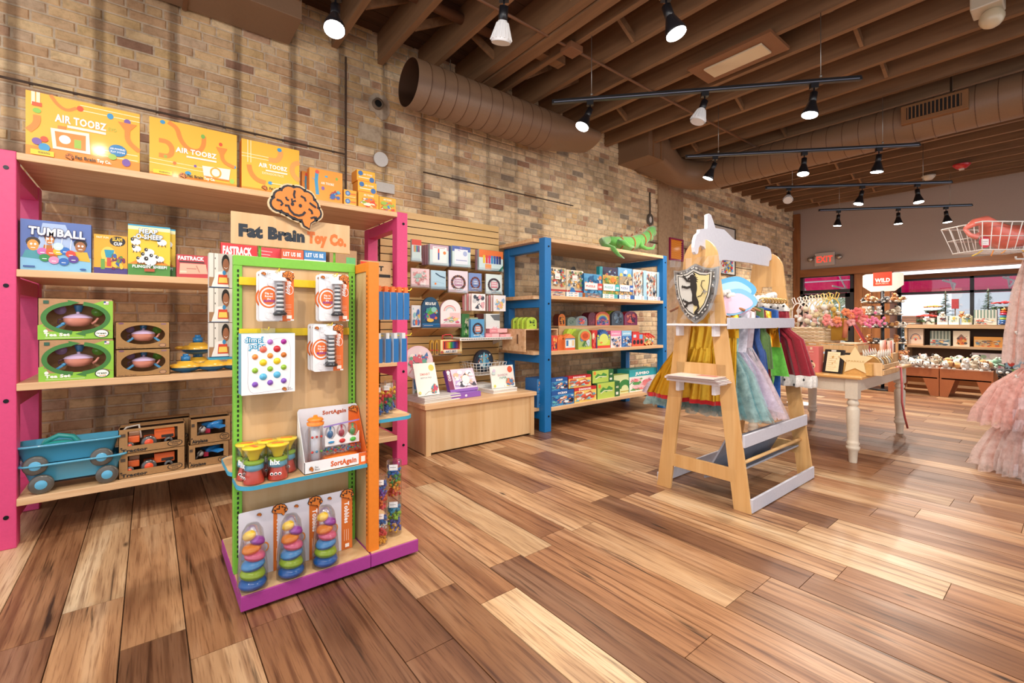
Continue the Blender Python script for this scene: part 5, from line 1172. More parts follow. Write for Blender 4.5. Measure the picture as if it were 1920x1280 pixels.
# right side: blue packs on hooks, jars of counters
def bluepack(h, white):
    b = MB('1c6cae').box(0, .030, 0, .09, 0, h).box(-.001, .0, .0, .09, 0, h, 'c8d0dc')
    b.box(.004, .022, .001, .089, h, h+.03, 'e8742c' if not white else 'd8dce0')
    return b
x_ = FXb+.018; 
for i in range(5):
    b = bluepack(.145, 0); solo('hanging_pack', b, INK, ('leftmost', 'second from left', 'middle', 'second from right', 'rightmost')[i]+' tall blue pack with orange header, upper row right of the orange fin', 'toy pack', (x_+i*.040, KF+.09+.006*i, 1.225), -.08, 'blue packs in the upper row')
for i in range(4):
    b = bluepack(.125, 1); solo('hanging_pack', b, INK, ('leftmost', 'second', 'third', 'rightmost')[i]+' blue pack with clear header, lower row right of the orange fin', 'toy pack', (x_+.004+i*.045, KF+.10, 1.00), (.06, -.05, .08, -.03)[i], 'blue packs in the lower row')
for z, y in ((1.385, KF+.14), (1.14, KF+.14)): part('hook', MB('e8c81e').tube([(FXb, y, z), (KX1+.02, y, z), (KX1+.03, y, z+.012)], .003, 6), PLAST, K)
jc = ['d8283c','2a6cc0','f0c02c','3fa048','f07c2c','8040a8','e04a90']
def jar(label, x, y, z, r, h, pal, seed, lab=True):
    t = thing('counter_jar', label, 'jar', (x, y, z), 0, 'clear jars of coloured counters'); g = random.Random(seed)
    part('jar_body', MB().lathe([(r, .001), (r, h)], 24), CLEAR, t); part('lid', MB('dfe4ea').lathe([(r, h), (r*.9, h+.004), (.001, h+.005)], 24), CLEAR, t)
    b = MB(); n = int(110*h/.15)
    for k in range(n):
        a = g.random()*6.28; q = r*.8*math.sqrt(g.random()); zz = .008+(h*.82-.008)*g.random(); f = zz/h
        b.ball((q*math.cos(a), q*math.sin(a), zz), .008*g.uniform(.7, 1.25), 6, pal[int(min(len(pal)-1, max(0, f*len(pal)+g.uniform(-.7, .7))))], (1, 1, g.uniform(.7, 1.3)))
    o = part('counters', b, PLAST, t); o['kind'] = 'stuff'
    if lab: b = MB('eef2f4').at(rz=-.5).face(r*1.1, h*.16, x=-r*.55, y=-r*.98, z=h*.8).r(0, 0, 1, 1, 'eef2f4'); b.l([(.1, .5), (.8, .5)], .05, '606870'); part('label_print', b, INK, t)
    return t
for i, (x, y) in enumerate(((.935, 2.30), (1.0, 2.34), (1.055, 2.42))): jar(('left', 'middle', 'right')[i]+' clear jar of red, yellow and blue counters on the blue-edged shelf', x, y, .7215, .033, .16, ['2a6cc0','2a6cc0','3fa048','e03040','f0c02c','d8283c'], i)
p2 = [['e04a50','f07c2c','7040a8','3f78c8','2a60b0'], ['d8503c','f0a02c','3fa048','2a78d0','2a90e0'], ['f0b02c','e0484c','e8f0f0','2a78c8','2a60b0'], ['f0c02c','5060b8','a0d040','3fa0c8','2a60b0']]
jar('upper jar of the front stack of counters on the purple deck', .925, 2.24, .083+.176, .036, .165, p2[0], 5); jar('lower jar of the front stack of counters on the purple deck', .925, 2.24, .083, .036, .17, p2[2], 6)
jar('upper jar of the rear stack of counters on the purple deck', 1.025, 2.30, .083+.196, .040, .19, p2[1], 7); jar('lower jar of the rear stack of counters on the purple deck', 1.025, 2.30, .083, .040, .19, p2[3], 8)
# cartons with a photograph of a child, on the back of the kiosk
def photo(b):
    b.r(0, 0, 1, 1, 'c9c4bc'); b.r(.0, .3, .45, 1, 'e6e2da'); b.r(.22, .3, .26, 1, '8a8074'); b.e(.3, .85, .02, .03, '2a2620', 8); b.e(.3, .55, .02, .03, '2a2620', 8); b.r(0, 0, 1, .3, 'a47c58')
    b.p([(.1, .0), (.35, .45), (.8, .5), (1, .0)], 'efece8'); b.e(.82, .74, .20, .24, '1d1614', 16); b.e(.84, .66, .16, .20, '9c6444', 16); b.l([(.76, .60), (.84, .56), (.92, .60)], .03, 'f4f0ea')
    b.p([(.42, .1), (.95, .1), (.9, .38), (.46, .38)], 'd84a30'); b.p([(.46, .14), (.92, .14), (.88, .30), (.5, .30)], 'f0d060'); b.e(.75, .44, .09, .07, '3a8cc0', 10); b.r(0, 0, 1, .02, '24507c')
for i, l in enumerate(('lowest', 'middle', 'topmost')):
    Yp = KB-.15; x0 = XY(392, Yp); h = .168; z = ZY(392, 670, Yp)+i*(h+.003)
    b = MB('d8d4cc').box(0, .26, 0, .06, 0, h); 
    b.face(.083, h); photo(b); solo('photo_carton', b, INK, l+' carton printed with a smiling child, at the left behind the kiosk', 'box', (x0, Yp, z), 0, 'child photo cartons behind the kiosk')
part('rear_shelf', MB(CY).box(XY(392, KB-.15), XY(392, KB-.15)+.28, KB-.16, KB-.07, ZY(392, 670, KB-.15)-.012, ZY(392, 670, KB-.15)-.001), PNT, K)
part('rear_shelf_arm', MB(GR).box(fx-.09, fx-.06, GY+.03, KB-.08, ZY(392, 670, KB-.15)-.02, ZY(392, 670, KB-.15)-.004), PNT, K)
# ---------------------------------------------------------------- slatwall goods
def acrylic(x0, x1, y0, y1, z, parent_label):
    return None
def px_box(name, label, px0, px1, py0, py1, Y, dep, side, art, group=None, cat='toy pack', m=None):
    x0, x1 = XY(px0, Y), XY(px1, Y); zt, zb = ZY(px0, py0, Y), ZY(px0, py1, Y)
    b = MB(side).box(0, x1-x0, 0, dep, 0, zt-zb); b.face(x1-x0, zt-zb); art(b)
    return solo(name, b, m or INK, label, cat, (x0, Y, zb), 0, group), (x0, x1, zb, zt)
def ledge(px0, px1, py, Y, label):
    x0, x1 = XY(px0, Y), XY(px1, Y); z = ZY(px0, py, Y)
    t = thing('acrylic_tray', label, 'shelf', (x0, Y, z)); 
    part('tray_base', MB('b9a07c').box(0, x1-x0, 0, 4.36-Y, -.006, 0), PNT, t); part('tray_lip', MB('d8dcdc').box(0, x1-x0, -.004, 0, -.006, .035), CLEAR, t)
    part('wedge_block', MB('c79a62').at(.01, 0, 0, rz=pi/2).prism([(.02, -.006), (4.36-Y, -.006), (4.36-Y, -.09)], -(x1-x0-.02), 0), PNT, t); return t
Ys = 4.16
def crayons(top, kind):
    def f(b):
        b.r(0, 0, 1, 1, 'cfe6e8'); b.r(0, .74, 1, 1, top)
        if kind == 0:
            for k, c in enumerate(('d03a30','e87a30','f0c030','58a848','2a90b8','2a5ca8','6a3c94','c03c78','3a3a3a')): b.r(.2+.07*k, .42, .25+.07*k, .72, c)
            b.p([(.85, 0), (1, 0), (1, .3)], 'f0f4f4')
        elif kind == 1: b.r(.15, .1, .9, .9, 'f6f4f4'); b.r(.42, .25, .5, .7, '3050a0'); b.r(.42, .6, .5, .8, 'e05038'); b.e(.78, .62, .08, None, 'e88840', 12); b.l([(.2, .85), (.8, .85)], .03, 'c8a0b0')
        elif kind == 2: b.r(.12, .1, .85, .85, 'e8eef8'); b.l([(.2, .3), (.8, .3)], .03, '8090c8'); b.e(.7, .65, .12, None, 'a8b8e0', 12); b.busy(.1, .75, .95, 1, ['5068b0','a090d0'], 5, 3)
        else:
            b.r(0, .62, 1, 1, 'e87838'); 
            for k, c in enumerate(('e8c840','e05040','d8407c','3a90c8','2a60a8','243c88','1e2c5c')): b.r(.16+.11*k, .34, .25+.11*k, .74, c)
            b.p([(.8, 0), (1, 0), (1, .3)], '2a8068'); b.r(.25, .04, .5, .3, 'f0a060')
    return f
GS = 'art packs on the slatwall'
rowA = [(772, 790, 448, 488, 'd8483c', 0, 'blue-white crayon box with red top, at the pink post'), (806, 841, 457, 495, 'c8a8b8', 1, 'white pencil box with orange dot on the slatwall'), (848, 882, 460, 498, '5068b0', 2, 'pale blue pencil box with dark blue top on the slatwall'), (898, 943, 467, 505, 'e87838', 3, 'orange-topped box of bright markers on the slatwall')]
for p0, p1, q0, q1, c, k, l in rowA:
    n = 3 if k in (1, 2) else 1
    o, (xa, xb, zb, zt) = px_box('pencil_box', l, p0, p1, q0, q1, Ys, .03, 'b8d4d8', crayons(c, k), GS)
    for i in range(n): solo('pencil_box', MB('a8c8d0').box(0, xb-xa, 0, .03, 0, zt-zb, ['b08898','5878b8'][k == 2]), INK, ('second ', 'third ', 'rearmost ')[i]+'pencil box in the stack behind: '+('white with orange dot' if k == 1 else 'pale blue with dark top' if k == 2 else 'front pack '+str(p0)), 'toy pack', (xa-.008*(i+1), Ys+.036*(i+1), zb), 0, GS) if n > 1 or k == 3 else None
    ledge(p0-2, p1+1, q1+1, Ys-.01, 'clear tray holding the '+('crayon box by the pink post' if k == 0 else 'white pencil boxes' if k == 1 else 'pale blue pencil boxes' if k == 2 else 'bright marker boxes'))
def flower(fr, bg, tc): 
    def f(b): 
        b.r(0, 0, 1, 1, bg); g = random.Random(hash(fr) % 97 if False else len(fr)+ord(bg[0]))
        for k in range(22):
            a = 2*pi*k/22; b.e(.5+.33*math.cos(a), .45+.30*math.sin(a), .07, .06, fr if k % 2 else '4a3440', 7)
        b.r(.3, .3, .7, .62, tc); b.t('COOL', .5, .50, .08, 'f0f4f8', .34, .06, al='c'); b.t('CARDS', .5, .38, .08, 'f0f4f8', .34, .06, al='c')
        b.busy(.05, .02, .95, .18, ['f0d8e0','c0e0e8','f0f0f0'], 5, 3, .2)
    return f
def soft(bg, cols, n=14, s=1): return lambda b: (b.r(0, 0, 1, 1, bg), b.busy(.05, .05, .95, .95, cols, n, s, .22))
rowB = [(771, 805, 502, 537, soft('ecd0d4', ['d89a9a','f6ecec','a8c8c0','c87878'], 16, 3), 'pale pink pack of dancing figures, left on the slatwall'), (808, 836, 506, 541, lambda b: (b.r(0, 0, 1, 1, 'b4d8ec'), b.l([(.3, .85), (.6, .7), (.95, .62)], .08, '3a5c78'), b.l([(.1, .35), (.4, .4), (.9, .3)], .02, '8ab8d4'), b.e(.3, .28, .07, None, 'e8843c', 8)), 'light blue pack with dark whale on the slatwall'),
    (841, 877, 506, 547, flower('7a4a38', 'f0e0ec', 'b888a8'), 'white and lilac card pack with flower wreath, left of the purple one'), (879, 903, 511, 545, flower('8a4038', '7c98d0', '6c88c0'), 'blue and red card pack with flower wreath, middle'), (911, 941, 513, 550, flower('2c2a34', 'dcecec', 'd88a98'), 'mint card pack with black flower wreath at the right edge')]
for p0, p1, q0, q1, a, l in rowB:
    o, (xa, xb, zb, zt) = px_box('card_pack', l, p0, p1, q0, q1, Ys, .02, 'c8ccd8', a, GS)
    ledge(p0-1, p1+1, q1+1, Ys-.01, 'clear tray under the '+l.split(' on ')[0].split(',')[0])
def arch(pts_w, h): return [(0, 0), (pts_w, 0), (pts_w, h*.62)]+[(pts_w*(.5+.5*math.cos(a)), h*(.62+.38*math.sin(a))) for a in [pi*k/12 for k in range(1, 12)]]+[(0, h*.62)]
def archpack(label, px0, px1, py0, py1, col, art):
    Y = Ys-.02; x0, x1 = XY(px0, Y), XY(px1, Y); zt, zb = ZY(px0, py0, Y), ZY(px0, py1, Y); w, h = x1-x0, zt-zb
    b = MB(col).prism(arch(w, h), 0, .03); b.face(w, h); art(b, w, h); return solo('magnet_set', b, INK, label, 'toy pack', (x0, Y, zb), 0, GS)
def mixp(b, w, h): b.p([(x/w, z/h) for x, z in arch(w, h)], '174a6c'); b.t('MIX & PLAY', .5, .74, .09, 'f0f4f0', .62, .07, al='c'); b.busy(.08, .22, .92, .72, ['e87838','4a3c94','3a9c8c','f0c040','8cc8c0','58a848'], 20, 4, .28); b.r(0, 0, 1, .13, '2474b0'); b.l([(.1, .07), (.6, .07)], .02, 'ffffff'); b.e(.45, .24, .2, .06, 'e8c058', 10)
def rainp(b, w, h):
    b.p([(x/w, z/h) for x, z in arch(w, h)], 'f0ecee')
    for k, c in enumerate(('d88a90','f0c0b0','a8d0d8')): b.ring(.45, .58, .30-.05*k, .22-.04*k, .035, c, 0, 180, 14)
    b.r(0, 0, 1, .12, 'e8a8b4'); b.r(.45, .3, .95, .52, 'f0c8c8'); b.busy(.08, .14, .95, .4, ['d85878','90b8a0','c8a0b8','f0d090'], 12, 6, .2)
archpack('dark blue arched magnet set with dinosaurs on the slatwall', 791, 824, 556, 614, '174a6c', mixp); archpack('white and pink arched magnet set with rainbow on the slatwall', 826, 864, 561, 613, 'e0a8b4', rainp)
ledge(790, 825, 615, Ys-.03, 'clear tray under the dinosaur magnet set'); ledge(825, 865, 614, Ys-.03, 'clear tray under the rainbow magnet set')
px_box('magnet_set', 'white and orange pack half hidden by the blue hanging packs', 772, 789, 572, 613, Ys, .03, 'd8e0e4', soft('e8ecf0', ['e86848','4a78c0','f0c060','90c8d0'], 14, 8), GS)
for i, (p0, p1, q0, q1, bg, cs, l) in enumerate(((884, 910, 550, 582, 'f4f0f0', ['c8ccd0','e8b0b8','404858'], 'white sticker pack with small creatures, above the wire shelf'), (925, 948, 553, 583, 'f4eef0', ['e8a0a8','f0c878','90b8d8','c8a0d0'], 'white rainbow sticker pack at the slatwall edge'))):
    o, (xa, xb, zb, zt) = px_box('sticker_pack', l, p0, p1, q0, q1, Ys-.08, .012, 'e8b0b0', soft(bg, cs, 12, 3+i), GS)
    for k in range(4): solo('sticker_pack', MB('f0ece8').box(0, xb-xa, 0, .012, 0, zt-zb, ('f2eeea', 'e89aa0')[k % 2]), INK, ('second', 'third', 'fourth', 'rearmost')[k]+' sticker pack behind the '+('creature' if i == 0 else 'rainbow')+' one in its row', 'toy pack', (xa-.008*(k+1), Ys-.08+.03*(k+1), zb), 0, GS)
# wire shelf and its goods
Yw = 3.98; xa, xb = XY(862, Yw), XY(967, Yw); zw = ZY(862, 634, Yw)
ws = thing('wire_shelf', 'white perforated wire shelf fixed to the slatwall', 'shelf', (xa, Yw, zw)); W_ = xb-xa
b = MB('eceae6').box(0, W_, 0, .375, -.004, 0); part('deck', b, PNT, ws); b = MB('eceae6').box(0, W_, -.004, 0, -.026, .002); part('front_strip', b, PNT, ws)
b = MB('2a2622'); [b.box(.02+k*.022, .032+k*.022, -.0055, -.004, -.018, -.008) for k in range(int((W_-.04)/.022))]; part('perforation', b, MATTE, ws)
for x in (.04, W_-.05): part('bracket', MB('e4e0da').at(x, .05, 0, rz=pi/2).prism([(0, -.004), (.32, -.004), (.32, -.1)], -.008, 0), PNT, ws)
def onshelf(name, label, px0, px1, py, Y, dep, side, art, cat='toy pack', z=None): return pk(name, label, px0, px1, py, z if z is not None else zw+.001, Y, dep, side, art, cat, GS)
onshelf('activity_book', 'green activity book leaning at the left of the wire shelf', 866, 880, 588, 4.20, .03, '3a7a44', soft('4a8c50', ['8cc878','f0e8d0','2a5c38'], 8, 2)); onshelf('activity_book', 'pale green activity book on the wire shelf', 881, 896, 595, 4.17, .03, 'b8c8a0', soft('c0d0a8', ['e89058','7aa868','f0ecd8'], 9, 4))
onshelf('activity_book', 'dark brown box behind the blue card pack on the wire shelf', 893, 918, 588, 4.22, .04, '5a3028', soft('6a3830', ['8c4838','2a1c1c'], 6, 4)); onshelf('card_pack', 'blue card pack with black flower wreath on the wire shelf', 883, 908, 598, Yw+.05, .04, '4a90c8', flower('2a2430', '5aa0d0', 'c87860'))
onshelf('activity_book', 'white and mint picture box with mountains on the wire shelf', 911, 937, 588, 4.10, .04, 'd8e4e4', lambda b: (b.r(0, 0, 1, 1, 'e4ecec'), b.p([(.3, .95), (1, .98), (1, .7), (.6, .72)], '6a7078'), b.busy(.05, .05, .95, .5, ['c8e0e0','e8b8c0','f4f4f4'], 8, 2, .3)))
pkb = lambda b: (b.r(0, 0, 1, 1, 'ea9aa4'), b.r(.45, .1, 1, .9, 'f4c0c4'), b.l([(.1, .5), (.35, .5)], .02, 'f8e0e0'))
onshelf('stationery_box', 'flat pink box, lower left on the wire shelf', 911, 936, 625, Yw+.03, .14, 'e08a96', pkb); onshelf('stationery_box', 'flat pink box, lower right on the wire shelf', 937, 962, 626, Yw+.03, .14, 'e08a96', pkb)
onshelf('stationery_box', 'flat pink box lying on top of the two others', 918, 951, 616, Yw+.05, .13, 'e08a96', pkb, z=zw+.001+ZY(911, 625, Yw+.03)-zw+.003)
# art set case
o, (a_, b_, zb, zt) = px_box('art_set', 'yellow and red boxed ART SET with rainbow crayons on a slatwall tray', 826, 866, 637, 664, Ys-.05, .10, 'e0b860', lambda b: (b.r(0, 0, 1, 1, 'f0dca0'), b.r(0, 0, 1, .12, 'e8b040'), b.r(.1, .3, .9, .92, 'd8503c'), b.r(.16, .36, .84, .86, '2a2c34'), [b.r(.2+.055*k, .38, .24+.055*k, .84, c) for k, c in enumerate(('d03a30','e87a30','f0a030','f0d030','90c040','38a048','30a0a0','3078c0','3050a0','6040a0','a04090'))], b.r(.15, .05, .78, .30, 'fff4e8'), b.t('ART SET', .22, .10, .14, '4a6c8c', .5, .06), b.e(.06, .14, .06, None, 'c85038', 10)), GS)
b = MB('c8383c').tube([(a_-a_+.05, .05, zt-zb), (.05, .05, zt-zb+.04), (.09, .05, zt-zb+.05), (.15, .05, zt-zb+.05), (.17, .05, zt-zb+.035), (.17, .05, zt-zb)], .007, 6); part('handle', b, PLAST, o)
for px, l in ((807, 'left'), (816, 'right')):
    x = XY(px, Ys-.03); t = thing('crayon_case', l+' arched gold crayon case beside the art set', 'toy pack', (x, Ys-.03, ZY(px, 666, Ys-.03)), 0, GS); hh = .155
    part('case', MB('c89a3c').prism([(0, 0), (.038, 0), (.038, hh*.8), (.030, hh*.96), (.019, hh), (.008, hh*.96), (0, hh*.8)], 0, .03), INK, t); part('window', MB().face(.038, hh).p([(.25, .1), (.75, .1), (.75, .75), (.5, .9), (.25, .75)], '6a4a2c').r(0, .3, 1, .36, 'c83838'), INK, t)
ledge(802, 866, 667, Ys-.06, 'dark tray under the boxed art set and crayon cases')
# wire basket with a round black case
Yb = 4.02; xa, xb = XY(893, Yb), XY(950, Yb); zb, zt = ZY(893, 705, Yb), ZY(893, 682, Yb); W_ = xb-xa; H_ = zt-zb; Dp = .337
t = thing('wire_basket', 'white wire basket on the slatwall holding a round black case', 'basket', (xa, Yb, zb))
def wirebasket(b, W_, D_, H_, nx, ny, nz, r=.0025, tap=.03):
    def P(u, v, z): k = tap*(1-z/H_); return (k+(W_-2*k)*u, k+(D_-2*k)*v, z)
    for j in range(nz+1):
        z = H_*j/nz; b.tube([P(0, 0, z), P(1, 0, z), P(1, 1, z), P(0, 1, z)], r*(1.6 if j in (0, nz) else 1), 5, closed=True)
    for i in range(nx+1): u = i/nx; b.tube([P(u, 0, H_), P(u, 0, 0), P(u, 1, 0), P(u, 1, H_)], r, 5)
    for i in range(1, ny): v = i/ny; b.tube([P(0, v, H_), P(0, v, 0), P(1, v, 0), P(1, v, H_)], r, 5)
    return b
part('wire_cage', wirebasket(MB('efeeea'), W_, Dp, H_, 8, 6, 4), WIRE, t)
t = thing('round_case', 'round black case with blue rocket picture in the wire basket', 'toy pack', (xa+W_*.42, Yb+.12, zb+.02)); 
part('case', MB('1c2430').cyl(.125, -.02, .02, 28, ax='Y').at(), PLAST, t, loc=(0, 0, .125)); b = MB().at(0, 0, .125).face(.24, .24, y=-.021); b.e(0, 0, .44, .44, '24384c', 24); b.busy(-.35, -.35, .35, .35, ['6ab0d0','e8f0f0','e87848','d8b040','4a88b0'], 22, 4, .22); b.p([(-.1, -.3), (.05, -.3), (.02, .35), (-.04, .42), (-.1, .3)], '7ab8cc'); part('picture', b, INK, t, loc=(0, 0, 0))
# left low art pad and round pack near pink post
t = thing('round_pack', 'round pink and green picture pack behind the blue hanging packs', 'toy pack', (XY(783, 4.0), 4.0, ZY(783, 712, 4.0))); part('disc', MB('e8c8d0').cyl(.16, -.012, .012, 28, ax='Y'), INK, t, loc=(0, 0, .17))
b = MB().at(0, 0, .17).face(.32, .32, y=-.013); b.e(0, 0, .46, .46, 'e8d4d8', 24); b.busy(-.34, -.34, .34, .34, ['6aa890','d86878','f0e8e0','4a78b0','e0a070'], 26, 6, .2); part('picture', b, INK, t)
# ---------------------------------------------------------------- on the cabinet
CT = .461
def leaning(name, label, px0, px1, py0, Y, w, h, th, side, art, lean=-.33, rz=0, z=CT+.035):
    x = XY(px0, Y); b = MB(side).at(0, 0, 0, rx=lean).box(0, w, 0, th, 0, h); b.face(w, h, rx=0); art(b); return solo(name, b, INK, label, 'book', (x, Y, z), rz, None)
def stack(label, x, y, z, w, d, n, cols, rz, name='drawing_pad', th=.014, cat='book', grp=None):
    for k in range(n):
        c = cols[k % len(cols)]; b = MB(c).box(0, w, 0, d, 0, th*.88); b.box(-.0005, w+.0005, -.0005, d, th*.25, th*.6, 'e9e6e0')
        solo(name, b, INK, ('bottom', 'second', 'third', 'fourth', 'topmost')[k if k < n-1 else 4]+' '+label, cat, (x+.003*(k % 2), y-.002*(k % 3), z+k*th), rz+.02*(k % 2), grp)
def padart(b): b.r(0, 0, 1, 1, 'f4f2ea'); b.t('SMART', .24, .62, .07, 'd89a90', .46, .05); b.t('SKETCH PAD', .24, .52, .045, '8a9098', .5, .03); b.e(.8, .84, .13, None, 'd8d068', 14); b.busy(.62, .02, 1.0, .36, ['58a0b0','e88850','4a5890','e0c050','c85068'], 16, 7, .3); b.l([(.3, .03), (.5, .12), (.62, .1), (.7, .2)], .012, '4a4a50'); b.e(.1, .1, .06, None, 'dcd880', 10)
stack('white pad in the fanned stack at the left end of the cabinet', 1.95, 3.72, CT, .42, .30, 4, ['d4d2ce','c8c6c2'], .12, grp='pad stack on the cabinet')
leaning('drawing_pad', 'white SMART sketch pad standing tilted on the left pad stack', 784, 0, 0, 3.80, .24, .31, .008, 'e4e2dc', padart, -.30, .10, CT+.06)
pk('drawing_pad', 'colourful pad behind the left sketch pad', 774, 800, 690, CT+.001, 4.06, .01, 'c8d8e0', soft('dfe8ec', ['d85848','4a88c0','f0c850','60a878'], 16, 2), 'book')
def mia(b): b.r(0, 0, 1, 1, 'e4cfe0'); b.r(0, .12, .17, 1, '7a2450'); b.e(.08, .88, .06, None, 'f0e8f0', 10); b.t('CHARM', .12, .50, .13, 'f0e0ec', .3, .06, 90); b.r(0, 0, 1, .12, '8a5ab0'); b.p([(.2, .2), (.5, .2), (.35, .85)], 'b8a0d4'); b.busy(.2, .15, 1, .95, ['f4f0f4','3c3a4c','e8b898','d8c0e0','f8f4f0'], 22, 9, .24); b.e(.62, .5, .14, .2, 'f4e8e4', 12)
leaning('craft_kit', 'purple and white craft kit box propped up, middle of the cabinet', 845, 0, 0, 3.86, .34, .235, .05, '6e3a94', mia, -.42, .06, CT+.052)
b = MB('8c5cb8').box(0, .37, 0, .26, 0, .048); b.face(.37, .048).e(.5, .5, .04, .25, 'f0e8f4', 10); solo('craft_kit', b, INK, 'flat purple kit box lying in front under the propped one', 'box', (XY(845, 3.76), 3.76, CT+.001), .08)
def rain(b): b.r(0, 0, 1, 1, 'f2f1ea'); b.t('RAINBOW', .30, .52, .10, 'c8a8b0', .42, .06); b.t('PAPER', .36, .40, .09, '88b0a8', .30, .06); b.e(.84, .80, .11, None, 'e8603c', 16); b.busy(.6, .02, 1, .42, ['68b0a0','e8c860','e88868','5888b8','a8d0a0'], 20, 5, .3); b.busy(.02, .6, .2, .9, ['c8e0e0','d8c8e0'], 5, 2, .4); b.e(.1, .1, .05, None, 'd0d060', 8); b.l([(.5, .02), (.5, .1)], .01, '505050')
stack('white pad in the stack at the right end of the cabinet', XY(925, 3.80), 3.80, CT, .33, .25, 3, ['f0efec','d8d6d2'], .05, grp='right pad stack on the cabinet')
leaning('drawing_pad', 'white RAINBOW PAPER pad with orange dot standing on the right stack', 923, 0, 0, 3.86, .325, .235, .01, 'e4e2dc', rain, -.20, .05, CT+.044)
stack('white pad in the low stack behind, under the wire basket', XY(893, 4.05), 4.05, CT, .22, .2, 5, ['f0efec'], 0, grp='rear pad stack on the cabinet')
# ---------------------------------------------------------------- blue unit goods
YB = 3.68; B1, B2, B3, B4 = SZ
def town(s, base='d8c4a4'): return lambda b: (b.r(0, 0, 1, 1, base), b.busy(0, .18, 1, 1, ['c84840','f0ece0','5a88a8','7a9c58','b08858','e8b060','4a4a58'], 46, s, .13), b.r(.28, .52, .58, .76, 'f4f0ea'), b.r(.0, .0, 1, .1, 'b83a34'), b.l([(.32, .60), (.52, .60)], .02, 'c84840'))
pk('puzzle_box', 'tall cream puzzle box of a busy town, leftmost on the second blue shelf', 1029, 1061, 500, B2+.052, YB+.06, .06, 'c8b090', town(3))
pk('puzzle_box', 'tall cream puzzle box with blue dinosaur, second from the left', 1062, 1093, 505, B2+.052, YB+.07, .06, 'c8b898', lambda b: (town(5, 'e4d4b8')(b), b.p([(.1, .0), (.5, .0), (.35, .22), (.2, .2)], '2a70b0')))
def fmt(c1, c2, s, base): return lambda b: (b.r(0, 0, 1, 1, base), b.busy(0, 0, 1, 1, c2, 26, s, .18), b.r(0, .34, .72, .62, 'f4f4f4'), b.r(.72, .34, 1, .62, c1), b.t('PUZZLE', .08, .44, .08, c1, .5, .05), b.t('100', .78, .42, .10, 'ffffff', .18, .05))
pk('puzzle_box', 'blue sea puzzle box with white and red label band', 1095, 1128, 512, B2, YB+.03, .06, '1c6ca0', fmt('d8483c', ['3a90c0','e8884c','f0ece4','1c5c90'], 2, '58a0d0'))
pk('puzzle_box', 'dark space puzzle box with planets, upper left of the stacked pair', 1124, 1158, 499, B2+.145, YB+.07, .05, '2a9ca0', lambda b: (b.r(0, 0, 1, 1, '3a3450'), b.r(0, 0, .16, 1, '40b0b8'), b.e(.68, .45, .14, None, 'b8a8c8', 12), b.e(.4, .6, .08, None, 'c86a58', 10), b.busy(.2, .1, 1, .9, ['e8c878','5a4c78','8cb0c8'], 10, 1, .1)))
pk('puzzle_box', 'blue airport puzzle box, upper right of the stacked pair', 1159, 1185, 501, B2+.14, YB+.07, .05, '4a90c0', soft('78b0d8', ['f0ece4','e88848','2a68a0','e8c860'], 14, 7))
pk('puzzle_box', 'green dinosaur puzzle box with white and teal band, third row left', 1130, 1160, 515, B2, YB+.025, .06, '4ab0b8', fmt('3ab0b8', ['d8b048','78a050','48885c','e8843c'], 4, 'c8b060'))
pk('puzzle_box', 'grey vehicle puzzle box with white and blue band, beside the green one', 1161, 1186, 517, B2, YB+.025, .06, '2a60a8', fmt('2a60b0', ['8a8074','c8b898','504a44','e8b060'], 8, 'a89880'))
def patt(s): return lambda b: (b.r(0, 0, 1, 1, 'ece6dc'), b.busy(0, 0, .72, 1, ['b85848','3a3840','6a8ca8','d8a070','c8b8a8'], 44, s, .10), b.r(.74, 0, 1, 1, 'a4cce0'))
pk('puzzle_box', 'tall white puzzle box patterned with small birds, left of two', 1187, 1210, 505, B2+.045, YB+.05, .05, 'a8c8dc', patt(1)); pk('puzzle_box', 'tall white puzzle box patterned with small birds, right of two', 1211, 1236, 508, B2+.045, YB+.05, .05, '6a90c8', patt(6))
def lowb(c): return lambda b: (b.r(0, 0, 1, 1, 'f2f2f2'), b.r(.76, 0, 1, 1, c), b.t('48', .1, .25, .5, c, .3, .05), b.l([(.5, .5), (.68, .5)], .03, 'c8887c'))
k = 0
for p0, p1, c, nm in ((1031, 1060, 'b83a34', 'red'), (1062, 1092, '7aa8c8', 'pale blue'), (1097, 1128, 'e88848', 'orange'), (1130, 1158, '50b0b8', 'teal'), (1161, 1188, '2a60b0', 'blue'), (1190, 1213, '90c0dc', 'sky blue'), (1215, 1238, 'a8b0d0', 'lilac')):
    for j in range(2): pk('puzzle_box', 'low white puzzle box with '+nm+' end, '+('lower' if j == 0 else 'upper')+' in the front row', p0, p1, 0, B2+.0005+.027*j, YB-.005+.0, .05 if c != 'x' else .06, c, lowb(c) if c not in ('b83a34', 'e88848') else soft(('d8c4a4', '60788c')[c != 'b83a34'], [c, 'f0ece4', '5a7890'], 10, j), h=.026, group='low puzzle boxes, second blue shelf') if nm not in ('orange', 'pale blue', 'red') or True else None
